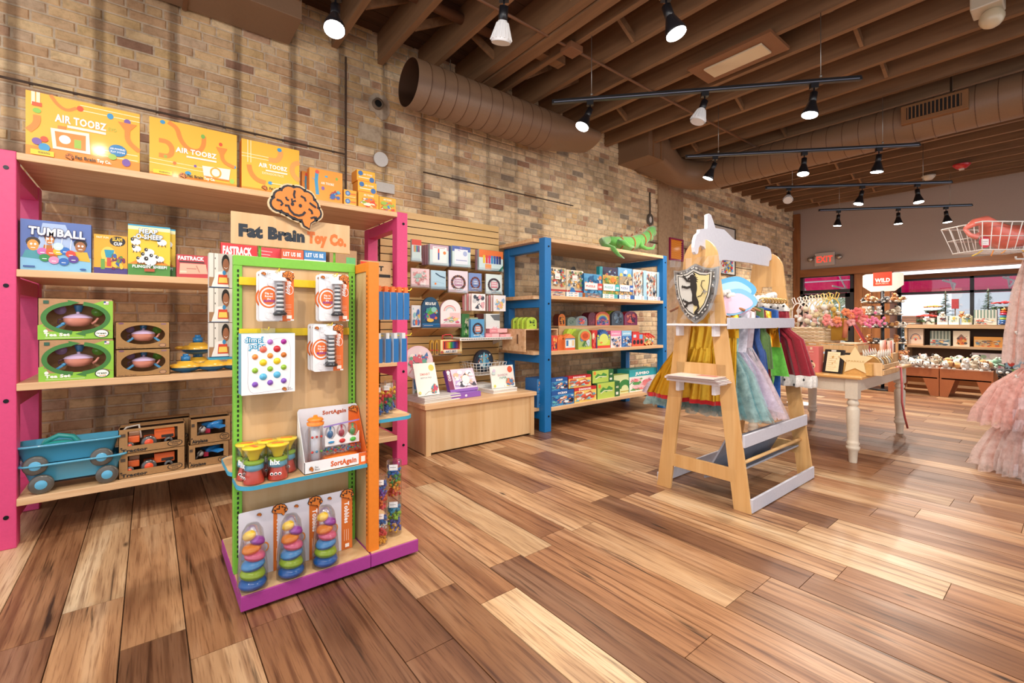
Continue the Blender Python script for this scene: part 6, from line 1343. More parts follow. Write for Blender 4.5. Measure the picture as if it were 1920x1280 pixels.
# crate, tins and arched cases on the third shelf
xa = XY(973, 3.86); t = thing('wooden_crate', 'pale wooden crate with slot handle behind the blue front post', 'crate', (xa, 3.76, B3)); cw, cd, ch = XY(1046, 3.76)-xa, .40, .235
part('side_panel', MB().box(0, .015, 0, cd, 0, ch), PINE, t); part('side_panel', MB().box(cw-.015, cw, 0, cd, 0, ch), PINE, t); part('back_panel', MB().box(.015, cw-.015, cd-.012, cd, 0, ch), PINE, t); part('top_panel', MB().box(0, cw, 0, cd, ch, ch+.012), PINE, t); part('handle_slot', MB('6a4a30').box(-.002, 0, cd*.28, cd*.34, ch*.35, ch*.8), MATTE, t)
def tin(label, x, y, z, w, h, d, col, art=None, rz=0, grp='arched tins on the blue unit'):
    b = MB(col).prism(arch(w, h), 0, d); b.face(w, h)
    if art: art(b, w, h)
    return solo('toy_tin', b, PLAST, label, 'tin', (x, y, z), rz, grp, .003)
zt_ = B3+ch+.012
for i in range(4):
    b = MB('a8c83c'); tin(('front', 'second', 'third', 'rear')[i]+' lime green arched tin lined up on top of the crate', xa+.05+.005*i, 3.79+.085*i, zt_, .12, .13, .07, 'b0cc40', lambda b, w, h: (b.busy(.1, .1, .9, .8, ['2c3c20','7a9c30'], 6, i, .2),), -.35)
rz_ = thing('riser', 'long pale wooden riser step at the back of the third blue shelf', 'riser', (XY(1048, 3.88), 3.88, B3)); rw = XY(1198, 3.88)-XY(1048, 3.88); zr = ZY(1048, 613, 3.88)-B3
part('step_front', MB().box(0, rw, 0, .015, 0, zr), PINE, rz_); part('step_top', MB().box(0, rw, 0, .30, zr, zr+.014), PINE, rz_)
zr += B3+.0145
def ap(base, cols, s=1, n=14): return lambda b, w, h: (b.p([(x/w, z/h) for x, z in arch(w, h)], base), b.busy(.12, .08, .88, .85, cols, n, s, .25))
Yt_ = 3.90
def tinp(label, p0, p1, py, col, art, z, Y, d=.09): 
    x0 = XY(p0, Y); return tin(label, x0, Y, z, XY(p1, Y)-x0, ZY(p0, py, Y)-z, d, col, art)
tinp('orange and brown tiger tin on the riser', 1047, 1060, 588, '6a3428', ap('d87830', ['3a2420','e89a48'], 2), zr, Yt_)
tinp('dark red arched tin behind the orange one on the riser', 1063, 1074, 598, '5a2c28', ap('7a3428', ['c8602c'], 3, 5), zr, Yt_+.04); tinp('grey-green arched tin on the riser, left of the parrot tin', 1064, 1080, 594, '6c8078', ap('7c9088', ['58706a'], 4, 4), zr, Yt_, .14)
tinp('grey tin with pink and blue parrot picture on the riser', 1080, 1101, 592, '7c8a8c', ap('8c9aa0', ['d84860','e87048','3a78b8','f0a0b0'], 4, 16), zr, Yt_)
def rb(b, w, h):
    b.p([(x/w, z/h) for x, z in arch(w, h)], 'e86838')
    for k, c in enumerate(('f0a040','e8d060','58a8c0','3a60b0','6a4898')): b.ring(.5, .40, .46-.07*k, .48-.08*k, .07, c, 0, 180, 16)
    b.r(.08, .04, .92, .38, '5a58a8'); b.busy(.08, .04, .92, .4, ['e87888','3a90b8','f0c860','3a2c60'], 14, 2, .2)
tinp('maroon arched tin beside the rainbow tin on the riser', 1103, 1118, 585, '5c1c30', ap('6c2438', ['8c3448'], 2, 4), zr, Yt_, .12); tinp('rainbow arched tin on the riser', 1117, 1143, 584, '8a3448', rb, zr, Yt_-.01)
tinp('lime green arched tin behind the grey elephant tin', 1142, 1158, 582, 'a8c43c', ap('b4cc48', ['90b030'], 2, 4), zr, Yt_+.03); tinp('dark grey elephant tin on the riser', 1147, 1169, 582, '48545c', ap('4c5a68', ['8098a8','28303c','6a88a0'], 3), zr, Yt_-.01)
tinp('red and violet butterfly tin at the right end of the riser', 1171, 1195, 583, 'a81c48', ap('8a3c64', ['e86858','4a2c50','f08a70','3a1c38'], 9, 16), zr, Yt_-.01)
Yf_ = 3.69
def roof(px0, px1, py, label, col, art, Y=Yf_, d=.08):
    x0 = XY(px0, Y); w = XY(px1, Y)-x0; h = ZY(px0, py, Y)-B3; b = MB(col).prism([(0, 0), (w, 0), (w, h*.78), (w*.5, h), (0, h*.78)], 0, d); b.face(w, h); art(b); return solo('toy_tin', b, INK, label, 'tin', (x0, Y, B3+.0005), 0, 'shaped boxes, front row of the third blue shelf')
pk('toy_tin', 'red and dark blue shaped box in the front row, next to the blue post', 1034, 1045, 629, B3, Yf_+.02, .09, 'b83428', soft('d84838', ['2a2c48','f0b060'], 8, 2), 'tin')
for i in range(3): roof(1046+9*i, 1057+9*i, 628, ('first', 'second', 'third')[i]+' orange house-shaped box in the front row', 'e0783c', lambda b: b.r(.1, .0, .9, .7, 'd86830'), Yf_+.03)
roof(1060, 1078, 626, 'orange-roofed house box with white windows in the front row', 'e88848', lambda b: (b.r(0, 0, 1, .7, 'd8e4e8'), b.r(.0, .0, 1, .14, 'e8603c'), b.r(.1, .25, .3, .6, '3a78b0'), b.r(.4, .25, .6, .6, 'f4f0e8'), b.r(.7, .25, .9, .6, 'e8c898'), b.r(0, .66, 1, .72, '3a78b0')))
for i in range(3): tinp(('left', 'middle', 'right')[i]+' lime green arched box behind the sunflower box', 1062+8*i, 1077+8*i, 616, 'a8c83c', ap('b4cc48', ['a0c038'], 2, 3), B3, 3.80-.008*i, .06)
tinp('green box with orange sunflower picture in the front row', 1084, 1109, 617, '98b050', lambda b, w, h: (ap('a8c070', ['5a90c8','c8d8e8','4a8048'], 3)(b, w, h), b.e(.5, .66, .36, .24, 'e0703c', 14), b.e(.5, .66, .22, .14, 'c04c28', 12), b.r(.0, .0, 1, .1, 'c0d048')), B3, Yf_)
pk('toy_tin', 'narrow red box between the sunflower and the sunburst boxes', 1110, 1120, 619, B3, Yf_+.02, .08, 'c82c28', lambda b: b.busy(0, 0, 1, 1, ['f0e0c0','e86858'], 6, 3, .3), 'tin')
def burst(b):
    b.r(0, 0, 1, .72, 'c8d850'); P = []
    for k in range(19): a = pi*k/18; r = 1.0 if k % 2 else .72; P.append((.5+.5*r*math.cos(a), .5+.5*r*math.sin(a)))
    b.p(P+[(.0, .45), (1, .45)], '3a68a8'); b.e(.5, .48, .36, .30, 'd8e070', 16); b.r(0, 0, 1, .14, 'd84838'); b.e(.3, .3, .1, .05, 'e88848', 8)
x0 = XY(1120, Yf_); w = XY(1144, Yf_)-x0; h = ZY(1120, 618, Yf_)-B3; P = [(0, 0), (w, 0), (w, h*.5)]+[(w*(.5+.5*(1 if k % 2 else .74)*math.cos(pi*k/18)), h*(.5+.5*(1 if k % 2 else .74)*math.sin(pi*k/18))) for k in range(1, 18)]+[(0, h*.5)]
b = MB('3a68a8').prism(P, 0, .08); b.face(w, h); burst(b); solo('toy_tin', b, INK, 'spiky blue and yellow sunburst box in the front row', 'tin', (x0, Yf_, B3+.0005), 0, 'shaped boxes, front row of the third blue shelf')
pk('puzzle_box', 'pink-topped puzzle box with dark figures in the front row', 1145, 1165, 620, B3, Yf_, .07, 'd86890', lambda b: (b.r(0, 0, 1, 1, 'e8e0e8'), b.r(0, .68, 1, 1, 'e88ab0'), b.t('SPARKLE', .1, .78, .1, 'fff0f4', .75), b.busy(0, .02, 1, .66, ['3a4868','d86858','7a90b8','f0c8a0'], 22, 3, .17)))
pk('puzzle_box', 'blue-topped puzzle box with animals in the front row', 1166, 1184, 620, B3, Yf_, .07, '3a78c0', lambda b: (b.r(0, 0, 1, 1, '3a78c0'), b.r(0, .68, 1, 1, '90c8e8'), b.t('SAFARI', .1, .78, .1, 'ffffff', .75), b.busy(0, .02, 1, .66, ['f0ece4','8ab8e0','e8a060','24406c'], 22, 6, .17)))
def truck(b): b.r(0, 0, 1, .6, 'd8403c'); b.r(.05, .55, .6, .9, 'd8403c'); b.r(.62, .5, .9, .8, '78b8e0'); b.r(.12, .6, .35, .8, 'c8e0f0'); b.r(0, 0, 1, .12, 'e8603c'); [b.e(.2+.3*k, .28, .12, None, '2a2430', 12) or b.e(.2+.3*k, .28, .05, None, 'e8e4e0', 8) for k in range(3)]
x0 = XY(1185, Yf_); w = XY(1207, Yf_)-x0; h = ZY(1185, 622, Yf_)-B3; b = MB('c83430').prism([(0, 0), (w, 0), (w, h*.8), (w*.62, h*.85), (w*.6, h), (w*.05, h), (0, h*.55)], 0, .08); b.face(w, h); truck(b); solo('toy_tin', b, INK, 'red fire-engine shaped box in the front row', 'tin', (x0, Yf_, B3+.0005), 0, 'shaped boxes, front row of the third blue shelf')
for i in range(3):
    x0 = XY(1204+9*i, Yf_); b = MB('d0302c').at(0, 0, 0, ry=.42).box(0, .14, 0, .07, 0, .12); b.face(.14, .12); b.r(0, 0, 1, .8, 'e0b870'); b.busy(0, 0, 1, .8, ['d85038','4a90c0','f0ece0','3a9858'], 12, i, .2)
    solo('toy_tin', b, INK, ('left', 'middle', 'right')[i]+' tilted red box in the overlapping row near the right blue post', 'tin', (x0, Yf_+.01+.03*i, B3+.058), 0, 'tilted red boxes')
# bottom shelf of the blue unit
def ocean(b): b.r(0, 0, 1, 1, '3f8cc8'); b.r(0, .74, 1, 1, '2058a0'); b.t('OCEAN', .28, .80, .14, 'ffffff', .4, .06); b.busy(0, .05, 1, .7, ['e88850','f0f4f4','2a60a8','68c0c8','283868'], 26, 3, .16); b.e(.88, .3, .07, None, '1c2434', 10)
def dino(b): b.r(0, 0, 1, 1, 'f0d070'); b.r(0, .78, 1, 1, 'c82c34'); b.t('DINOSAURS', .2, .82, .12, 'ffffff', .55, .06); b.busy(0, .05, 1, .75, ['d84030','68b8d0','c86848','f0e8d8','e85848'], 24, 5, .2)
def leaf(b): b.r(0, 0, 1, 1, 'bcd860'); b.r(.76, 0, 1, 1, '2c6c3c'); b.e(.1, .8, .06, None, 'e89040', 10); b.l([(.14, .4), (.25, .62), (.4, .48), (.5, .66), (.66, .5)], .10, '4c9c48'); b.l([(.14, .34), (.3, .5), (.5, .46), (.66, .44)], .03, 'e8f0c8'); b.t('48', .82, .55, .14, 'e8f0d0', .12, .05); b.r(.82, .12, .93, .3, 'f0f4e8')
pk('puzzle_box', 'blue OCEAN floor puzzle box, lower of two', 1034, 1076, 735, B4, YB, .09, '2058a0', ocean); pk('puzzle_box', 'blue OCEAN floor puzzle box, upper of two', 1034, 1064, 708, B4+ZY(1034, 735, YB)-B4+.002, YB+.02, .08, '2058a0', ocean, h=.142)
hd = ZY(1077, 728, YB)-B4; pk('puzzle_box', 'red and yellow dinosaur floor puzzle box, lower of two', 1077, 1118, 728, B4, YB, .09, 'a82430', dino); pk('puzzle_box', 'red and yellow dinosaur floor puzzle box, upper of two', 1066, 1108, 704, B4+hd+.002, YB+.02, .08, 'a82430', dino, h=.138)
for i in range(2): pk('puzzle_box', ('lower', 'upper')[i]+' blue puzzle box standing behind the blue front post', 1007, 1030, 700, B4+.16*i, YB+.06, .2, '2a68a8', soft('4888c0', ['f0f0f0','24406c','60a860','e8a060'], 14, i), h=.155)
hl = ZY(1119, 719, YB)-B4; pk('puzzle_box', 'lime green puzzle box with curling leaf picture, lower of two', 1120, 1162, 719, B4, YB, .10, '3a7c44', leaf); pk('puzzle_box', 'lime green puzzle box with curling leaf picture, upper of two', 1111, 1150, 692, B4+hl+.002, YB+.03, .09, '3a7c44', leaf, h=.15)
pk('puzzle_box', 'pale green puzzle box with large green arch picture', 1151, 1191, 704, B4, YB+.10, .12, 'a8c868', lambda b: (b.r(0, 0, 1, 1, 'dce8b0'), b.ring(.5, .25, .32, .48, .16, '3a8a48', 0, 180, 14), b.e(.86, .4, .06, .1, 'd84838', 8), b.l([(.3, .1), (.7, .1)], .03, 'b8a840')))
pk('puzzle_box', 'teal and white JUMBO puzzle box at the right of the bottom blue shelf', 1180, 1232, 694, B4, YB+.09, .2, '2a9c9c', lambda b: (b.r(0, 0, 1, 1, 'f4f4f0'), b.r(0, .68, 1, 1, '38b0bc'), b.t('JUMBO', .2, .76, .12, 'ffffff', .5, .07), b.busy(0, .03, 1, .62, ['d8406c','58a860','e8888c','f0c8d0'], 16, 5, .2)))
for i in range(3): pk('puzzle_box', ('left', 'middle', 'right')[i]+' dark teal puzzle box behind the pale green one', 1158+13*i, 1171+13*i, 692, B4, YB+.38, .12, '1c7468', lambda b: (b.r(0, .7, 1, 1, '2a8c88'), b.l([(.2, .85), (.7, .85)], .05, 'e0f0f0')))
# grey plush lying behind on the second shelf and the wall pictures behind
t = thing('plush_shark', 'dark grey plush animal lying behind the puzzles under the top blue board', 'plush toy', (XY(1075, 4.1), 4.1, B2+.001))
part('body', MB('4a4644').ball((0, 0, .17), .17, 14, sc=(1.5, .7, .9)).ball((.32, 0, .15), .09, 10, sc=(1.2, .8, .7)), FUR, t); part('fin', MB('4a4644').at(-.02, 0, .28).prism([(-.1, 0), (.12, 0), (.02, .14)], -.02, .02), FUR, t)
# iguana
t = thing('plush_iguana', 'green plush iguana with orange stripes lying on top of the blue unit', 'plush toy', (0, 0, 0)); Yi = 3.95; G_ = '6fbf5a'; zt = 2.126
def ip(px, py, dy=0): return (XY(px, Yi+dy), Yi+dy, ZY(px, py, Yi+dy))
ib = [ip(1140, 450), ip(1160, 455), ip(1180, 457), ip(1200, 452), ip(1212, 443), ip(1220, 433), ip(1226, 428)]
b = MB(G_).tube(ib, [.05, .085, .10, .10, .075, .07, .04], 14)
part('body', b, FUR, t); part('head', MB('86c96a').ball(ip(1222, 436), .075, 14, sc=(1.15, .8, .85), rot=(0, -.2, 0)).ball(ip(1219, 446), .05, 10, '9ad080'), FUR, t)
part('eye', MB('1c2414').ball(ip(1225, 432, -.055), .012, 8), PLAST, t)
b = MB('8a4a24')
for i, (px, py) in enumerate(((1135,449),(1145,446),(1155,445),(1165,444),(1175,443),(1185,442),(1193,437),(1201,432),(1208,427),(1214,424))): b.at(*ip(px, py)).prism([(-.03, 0), (.03, 0), (.005, .035)], -.006, .006)
b.at(); o = part('crest', b, FUR, t); o['kind'] = 'stuff'
b = MB('b8682c')
for a, r in ((ib[1], .088), (ib[2], .103), (ib[3], .103), (ib[4], .08)): b.at(a[0], a[1], a[2], 0, -.1, 0).lathe([(r, -.012), (r+.01, 0), (r, .012)], 16, ax='X')
b.at(); o = part('stripe', b, FUR, t); o['kind'] = 'stuff'
part('tail', MB('7cc464').tube([ip(1140, 450), ip(1130, 452, -.05), ip(1136, 462, -.20), ip(1150, 466, -.32), ip(1160, 478, -.36), ip(1170, 484, -.36)], [.05, .05, .04, .033, .022, .008], 10), FUR, t)
part('leg', MB(G_).tube([ip(1200, 450, -.06), ip(1203, 462, -.10), ip(1212, 466, -.14), ip(1224, 466, -.15), ip(1228, 458, -.15)], [.04, .035, .025, .022, .012], 8), FUR, t); part('leg', MB(G_).tube([ip(1160, 455, -.06), ip(1170, 455, -.14), ip(1180, 462, -.16), ip(1188, 463, -.16)], [.05, .04, .025, .018], 8), FUR, t)
# ---------------------------------------------------------------- costumes on the rack
def cloth(b, rings, folds, amp, col, n=72, ph=0, cols=None, rough=0, seed=0):
    # rings: (z, cx, cy, hx, hy, foldscale) ; closed draped shell
    g = random.Random(seed); off = [g.uniform(-1, 1) for _ in range(n)]
    R_ = []
    for (z, cx_, cy_, hx, hy, fs) in rings:
        q = []
        for i in range(n):
            a = 2*pi*i/n; w = 1+amp*fs*(math.sin(folds*a+ph)+.5*math.sin((folds*1.7)*a+1.3+ph)+rough*off[i])
            fd = 0 if hx > .085 else min(.02, hx*.42)*fs*(amp/.07)*(math.sin(folds*1.9*math.sin(a)+ph)+.6*math.sin(folds*3.3*math.sin(a)+ph*2+z*5))
            q.append((cx_+hx*math.cos(a)*(1+(w-1)*1.6)+fd*abs(math.cos(a))**.5, cy_+hy*math.sin(a)*w, z+(rough*.02*off[(i*3) % n] if fs >= 1 else 0)))
        R_.append(q)
    base = len(b.v)
    if cols:
        for j in range(len(R_)-1): loft(b, R_[j:j+2], cols[j])
    else: loft(b, R_, col)
    return b
HZ_ = 1.43
def hanger(t, x, cy, z, w=.19):
    part('hanger', MB('a8744c').tube([(x, cy-w, z-.05), (x, cy-w*.5, z-.012), (x, cy, z), (x, cy+w*.5, z-.012), (x, cy+w, z-.05)], .009, 8).tube([(x, AC, z), (x, AC, HZ_+.01), (x, AC, HZ_+.022)], .003, 6), PNT, t)
def costume(label, cat, x, cy, parts_, hz=1.34, hw=.17):
    t = thing('costume', label, cat, (0, 0, 0), 0, 'costumes on the dress-up rack'); hanger(t, x, cy, hz, hw)
    for nm, rings, folds, amp, col, m, kw in parts_: part(nm, cloth(MB(), rings, folds, amp, col, **kw), m, t)
    return t
AMP = .07
x = 3.075; GOLD = 'd9a92c'
costume('shiny gold dress with red hem, nearest on the rack behind the birch legs', 'costume', x, 1.77, [
    ('bodice', [(1.34, x, 1.70, .02, .05, 0), (1.31, x, 1.70, .03, .15, 0), (1.15, x, 1.70, .04, .16, .5), (1.02, x, 1.72, .045, .15, .6)], 9, AMP, GOLD, SATIN, {}),
    ('skirt', [(1.03, x, 1.72, .045, .16, .6), (.88, x, 1.77, .055, .22, 1), (.75, x, 1.80, .06, .27, 1.2), (.665, x, 1.82, .062, .295, 1.2)], 13, .07, GOLD, SATIN, {}),
    ('hem', [(.667, x, 1.82, .061, .293, 1.2), (.635, x, 1.82, .058, .29, 1.2)], 13, .07, 'c81c24', CLOTH, {})])
x = 3.16
costume('second gold metallic dress with red lining, half behind the first', 'costume', x, 1.60, [
    ('bodice', [(1.34, x, 1.62, .02, .05, 0), (1.30, x, 1.62, .03, .15, 0), (1.1, x, 1.62, .035, .15, .5)], 8, AMP, 'c8981c', SATIN, {}),
    ('skirt', [(1.1, x, 1.64, .035, .15, .6), (.85, x, 1.66, .05, .16, 1), (.68, x, 1.68, .05, .17, 1.2)], 11, .08, 'd0a024', SATIN, {'ph': 1}),
    ('hem', [(.682, x, 1.68, .049, .169, 1.2), (.64, x, 1.68, .045, .165, 1.2)], 11, .08, 'b81820', CLOTH, {'ph': 1})])
def tutu(label, x, cy, top, hy, bot, c1, c2, cb, m2=None, hx=.10, seed=0):
    P = [('bodice', [(1.33, x, AC, .02, .05, 0), (1.29, x, AC, .035, .14, 0), (1.12, x, AC, .045, .12, .3), (top, x, AC, .05, .11, .3)], 7, .05, cb, m2 or CLOTH, {})]
    for k, (c, s_) in enumerate(((c1, 1.0), (c2, .88), (c1, .74))):
        P.append(('tulle_layer', [(top, x, AC, .05, .11, .3), (top-(top-bot)*.35, x, (AC+cy)/2, hx*.7*s_, hy*.62*s_, 1), (bot+.08+.02*k, x, cy, hx*s_, hy*.93*s_, 1.4), (bot+.012*k, x, cy, hx*1.05*s_, hy*s_, 1.7)], 17+3*k, .05, c, TULLE, {'n': 120, 'ph': k, 'rough': .8, 'seed': seed+k}))
    return costume(label, 'costume', x, AC, P)
tutu('pale teal tulle dress with glitter bodice, widest on the rack', 3.27, 1.80, 1.0, .47, .535, 'b4d4d6', '8cbcc4', '9cc8c8', seed=1)
tutu('white and lavender tulle dress behind the teal one', 3.40, 1.84, .99, .50, .60, 'e4d8ea', 'd0dcec', 'd8d4e4', seed=5)
tutu('pale pink and white tulle dress with the longest skirt on the right', 3.50, 1.66, 1.02, .34, .53, 'eedde4', 'd8e4ec', 'c8b4b8', SATIN, hx=.12, seed=9)
# iridescent wings
for i, (x, px, py, rr, c1, c2, l) in enumerate(((3.18, 1372, 545, .12, '5ba8d8', 'a8d4ec', 'upper pair of blue iridescent wings hanging beside the shield'), (3.14, 1377, 566, .11, '7cb8e0', 'e8c4dc', 'lower pair of blue to pink iridescent wings beside the shield'))):
    y = YX(px, x); z = ZX(px, py, x); t = thing('fairy_wings', l, 'costume', (x, y, z), 0, 'iridescent wings')
    P = [(rr*1.15*math.cos(a)*(1+.12*math.cos(3*a)), rr*.82*math.sin(a)*(1+.1*math.sin(2*a))) for a in [2*pi*k/28 for k in range(28)]]
    b = MB(c1).at(0, 0, 0, rz=-pi/2+.5).prism(P, 0, .003, c1); b.prism([(p[0]*.8, p[1]*.75-.01) for p in P], -.002, -.0005, c2); part('wing_sheet', b, SATIN if False else PLAST, t)
    part('wing_sheet', MB(c2).at(.03, .0, -.03, rz=-pi/2+.9).prism([(p[0]*.8, p[1]*.8) for p in P], 0, .003), PLAST, t)
def robe(label, x, cy, top, bot, h0, h1, col, m=CLOTH, hx=.035, extra=None, folds=8, shift=0, amp=.08):
    P = [('robe_body', [(top, x, cy, .015, .05, 0), (top-.03, x, cy, hx*.8, h0, 0), (top-.2, x, cy, hx, h0*1.05, .6), ((top+bot)/2, x, cy+shift*.5, hx*1.1, (h0+h1)/2*1.05, 1), (bot, x, cy+shift, hx*1.2, h1, 1.3)], folds, amp, col, m, {})]
    return costume(label, 'costume', x, cy, P+(extra or []), hz=top-.005, hw=h0*.9)
robe('dark green and gold patterned robe on the rack', 3.60, 1.65, 1.34, .86, .16, .20, '4c6a34', folds=9)
robe('dark red-brown costume between the green and gold ones', 3.66, 1.65, 1.33, .78, .15, .18, '7a2a28')
x = 3.70
t = robe('gold foil cape bunched between the green and blue costumes', 3.71, 1.65, 1.32, 1.02, .17, .20, 'd89c2c', SATIN, folds=6, amp=.14)
robe('bright green costume with ragged leaf hem', 3.76, 1.63, 1.30, .80, .12, .17, '5cae3c', folds=6, shift=-.06, amp=.13)
b = MB('5cae3c'); tl = bpy.data.objects[COL.objects[-1].name].parent
for k in range(5): b.at(3.74, 1.48+.06*k, .80).prism([(-.03, 0), (.03, 0), (.0, -.07)], -.003, .003)
b.at(); o = part('leaf_hem', b, CLOTH, tl); o['kind'] = 'stuff'
robe('blue velvet robe, longest of the plain costumes', 3.84, 1.65, 1.33, .58, .17, .17, '1d55a4', folds=6, hx=.05)
x = 3.95
robe('dark red velvet cape with black-spotted white hem, farthest on the rack', x, 1.63, 1.35, .80, .18, .24, '8c0c24', folds=12, hx=.055, shift=-.10, extra=[
    ('ermine_hem', [(.80, x, 1.53, .068, .245, 1.3), (.775, x, 1.53, .074, .25, 1.3), (.725, x, 1.53, .074, .25, 1.3), (.71, x, 1.53, .064, .245, 1.3)], 12, .08, 'ece8e4', FUR, {}),
    ('ermine_collar', [(1.37, x, 1.63, .02, .10, 0), (1.36, x, 1.63, .05, .15, .5), (1.31, x, 1.62, .06, .18, .5), (1.295, x, 1.62, .05, .18, .5)], 8, .05, 'ece8e4', FUR, {})])
tl = COL.objects[-1].parent; b = MB('1c1a1c'); g = random.Random(2)
for k in range(16):
    a = -pi*(.1+.8*k/15)
    if k % 2: b.ball((x-.085, 1.53-.25+.50*k/15, .725+.05*g.random()), .008, 6, sc=(.5, 1, 1.3))
    else: b.ball((x-.07*abs(math.sin(a))-.01, 1.62-.17*math.cos(a)*-1, 1.30+.05*g.random()), .009, 6)
o = part('ermine_spots', b, FUR, tl); o['kind'] = 'stuff'
robe('dark blue and red jester costume showing below the green one', 3.56, 1.62, 1.28, .68, .12, .12, '2a4c8c', folds=5, shift=-.07)
# white fluffy boas along the rail
t = thing('feather_boa', 'white fluffy boa lying along the top of the hangers', 'costume', (0, 0, 0)); b = MB('efece8'); g = random.Random(8)
for k in range(60):
    f = k/59; b.ball((3.05+.85*f, 1.56-.04*math.sin(f*9)+g.uniform(-.02, .02), 1.415-.03*math.sin(f*3)+g.uniform(-.015, .015)), .022*g.uniform(.7, 1.3), 6)
o = part('boa_fluff', b, FUR, t); o['kind'] = 'stuff'
t = thing('ribbon_wand', 'white wand with coiled gold ribbon above the hangers', 'costume', (0, 0, 0)); part('coil', MB('c8a468').tube([(3.5+.4*k/60, 1.46+.018*math.cos(k*.8), 1.37+.018*math.sin(k*.8)) for k in range(61)], .006, 6), SATIN, t)
# shield in cellophane
y0_, y1_ = YX(1266, 2.90), YX(1350, 2.90); w = y0_-y1_; h = .405
sh = thing('toy_shield', 'silver toy shield with a black lion on pale gold, bagged, on the near rack tray', 'costume', (2.88, y0_, 1.20), -pi/2)
SHP = [(.5, 0), (.66, .08), (.82, .24), (.93, .46), (.985, .72), (1.0, .92), (.88, .90), (.70, .92), (.58, .97), (.5, 1.0), (.42, .97), (.30, .92), (.12, .90), (0, .92), (.015, .72), (.07, .46), (.18, .24), (.34, .08)]
b = MB('9a9a98').prism([(p[0]*w, p[1]*h) for p in SHP], 0, .018); part('shield_body', b, PLAST, sh)
b = MB().face(w, h); S = lambda k: [((p[0]-.5)*k+.5, (p[1]-.52)*k+.52) for p in SHP]
b.p(S(.99), 'b8b6b0'); b.p(S(.94), '8c8a86'); g = random.Random(6)
for k in range(90):
    p0 = g.choice(S(.86)); p1 = g.choice(S(.86)); 
    i = g.randrange(18); f = g.random(); A = S(.87)[i]; B_ = S(.87)[(i+1) % 18]; u, v = A[0]+(B_[0]-A[0])*f, A[1]+(B_[1]-A[1])*f; b.e(u, v, .018, .014, ('d4d2cc', '5c5a58')[k % 2], 6)
b.p(S(.79), 'c4c2ba'); b.p(S(.73), '2a2826'); b.p(S(.69), 'c9c8c2')
b.p([p for p in S(.69) if p[0] >= .5-1e-6]+[], 'd8c890')
Lb = '26221f'
b.e(.47, .77, .06, .05, Lb, 10); b.l([(.42, .76), (.37, .745)], .05, Lb); b.l([(.50, .84), (.54, .80)], .03, Lb)
for k in range(9): a_ = -1.6+k*.42; b.p([(.50+.05*math.cos(a_-.3), .72+.05*math.sin(a_-.3)), (.50+.115*math.cos(a_), .72+.10*math.sin(a_)), (.50+.05*math.cos(a_+.3), .72+.05*math.sin(a_+.3))], Lb)
b.e(.50, .72, .075, .075, Lb, 12); b.p(smooth([(.44, .72), (.57, .70), (.59, .58), (.555, .48), (.60, .40), (.63, .33), (.56, .28), (.48, .33), (.47, .42), (.48, .50), (.43, .60)], 2), Lb)
for q in ([(.46, .70), (.36, .72), (.30, .78)], [(.46, .62), (.36, .60), (.28, .62)], [(.52, .36), (.40, .34), (.30, .38)], [(.58, .36), (.62, .26), (.54, .18), (.60, .16)], [(.38, .36), (.34, .28)]): b.l(q, .05, Lb)
for u, v in ((.30, .79), (.28, .62), (.30, .39), (.57, .16), (.34, .28)): [b.l([(u, v), (u+.045*math.cos(q_), v+.035*math.sin(q_))], .018, Lb) for q_ in (2.2, 3.0, 3.8)]
b.l([(.60, .44), (.68, .46), (.74, .54), (.68, .62), (.70, .70), (.76, .70)], .018, Lb); b.l([(.76, .56), (.76, .48)], .02, '8c8a86'); b.l([(.71, .52), (.81, .52)], .02, '8c8a86')
part('shield_face', b, INK, sh)
b = MB(); g = random.Random(3); n = 10; V = []
for i in range(n):
    for j in range(n): V.append((-.02+(w+.04)*i/(n-1), -.012+g.uniform(-.006, .006), -.02+(h+.06)*j/(n-1)))
b.add(V, [(i*n+j, (i+1)*n+j, (i+1)*n+j+1, i*n+j+1) for i in range(n-1) for j in range(n-1)]); part('clear_bag', b, FILM, sh)
for k in range(5):
    b = MB(('e8dcd8', 'd8c8c8', 'f0ece8', 'c8b4b0', 'e4dcdc')[k]).box(-.10-.02*k, .03, -.22+.01*k, .20-.015*k, .008*k, .008*k+.005); b.box(-.08, .0, -.15, -.02, .008*k+.005, .008*k+.0055, ('b84858', '3a3438', 'd8a0a0', '5a4848', 'c87880')[k])
    solo('costume_packet', b, PLAST, ('bottom', 'second', 'middle', 'fourth', 'topmost')[k]+' flat plastic packet in the pile on the lower rack tray', 'packet', (AXn-.03, AC+.0, .816), .04*(k-2), 'flat packets on the rack tray')
# ---------------------------------------------------------------- table goods
TZ_ = .7505
def pkx(name, label, px0, px1, py, zb, X, dep, side, art, cat='box', group=None, m=None, h=None, w=None, rz=0):
    y0 = YX(px0, X); w = w or y0-YX(px1, X); h = h or ZX(px0, py, X)-zb
    b = MB(side).box(0, w, 0, dep, 0, h); b.face(w, h); art(b); return solo(name, b, m or INK, label, cat, (X, y0, zb), -pi/2+rz, group)
def pinkc(b): b.r(0, 0, 1, 1, 'df7a78'); b.r(.42, .88, .58, .98, 'f0d8b8'); b.t('BATH', .5, .78, .04, 'f4d0b8', .3, .04, al='c'); b.l([(.3, .68), (.7, .68)], .01, 'f0b8a8'); b.e(.5, .26, .28, None, 'f2ddb8', 18); b.e(.5, .26, .17, None, 'd88070', 14); b.p([(.38, .38), (.62, .38), (.58, .46), (.42, .46)], '3a2c28'); b.r(.44, .18, .7, .24, '6a4c40')
pkx('gift_box', 'coral pink gift box on the cream table, left one against the rack', 1482, 1507, 649, TZ_, 4.76, .09, 'cf6a68', pinkc); pkx('gift_box', 'coral pink gift box on the cream table, right one beside the clipboard', 1507.5, 1535, 649, TZ_, 4.76, .12, 'cf6a68', pinkc)
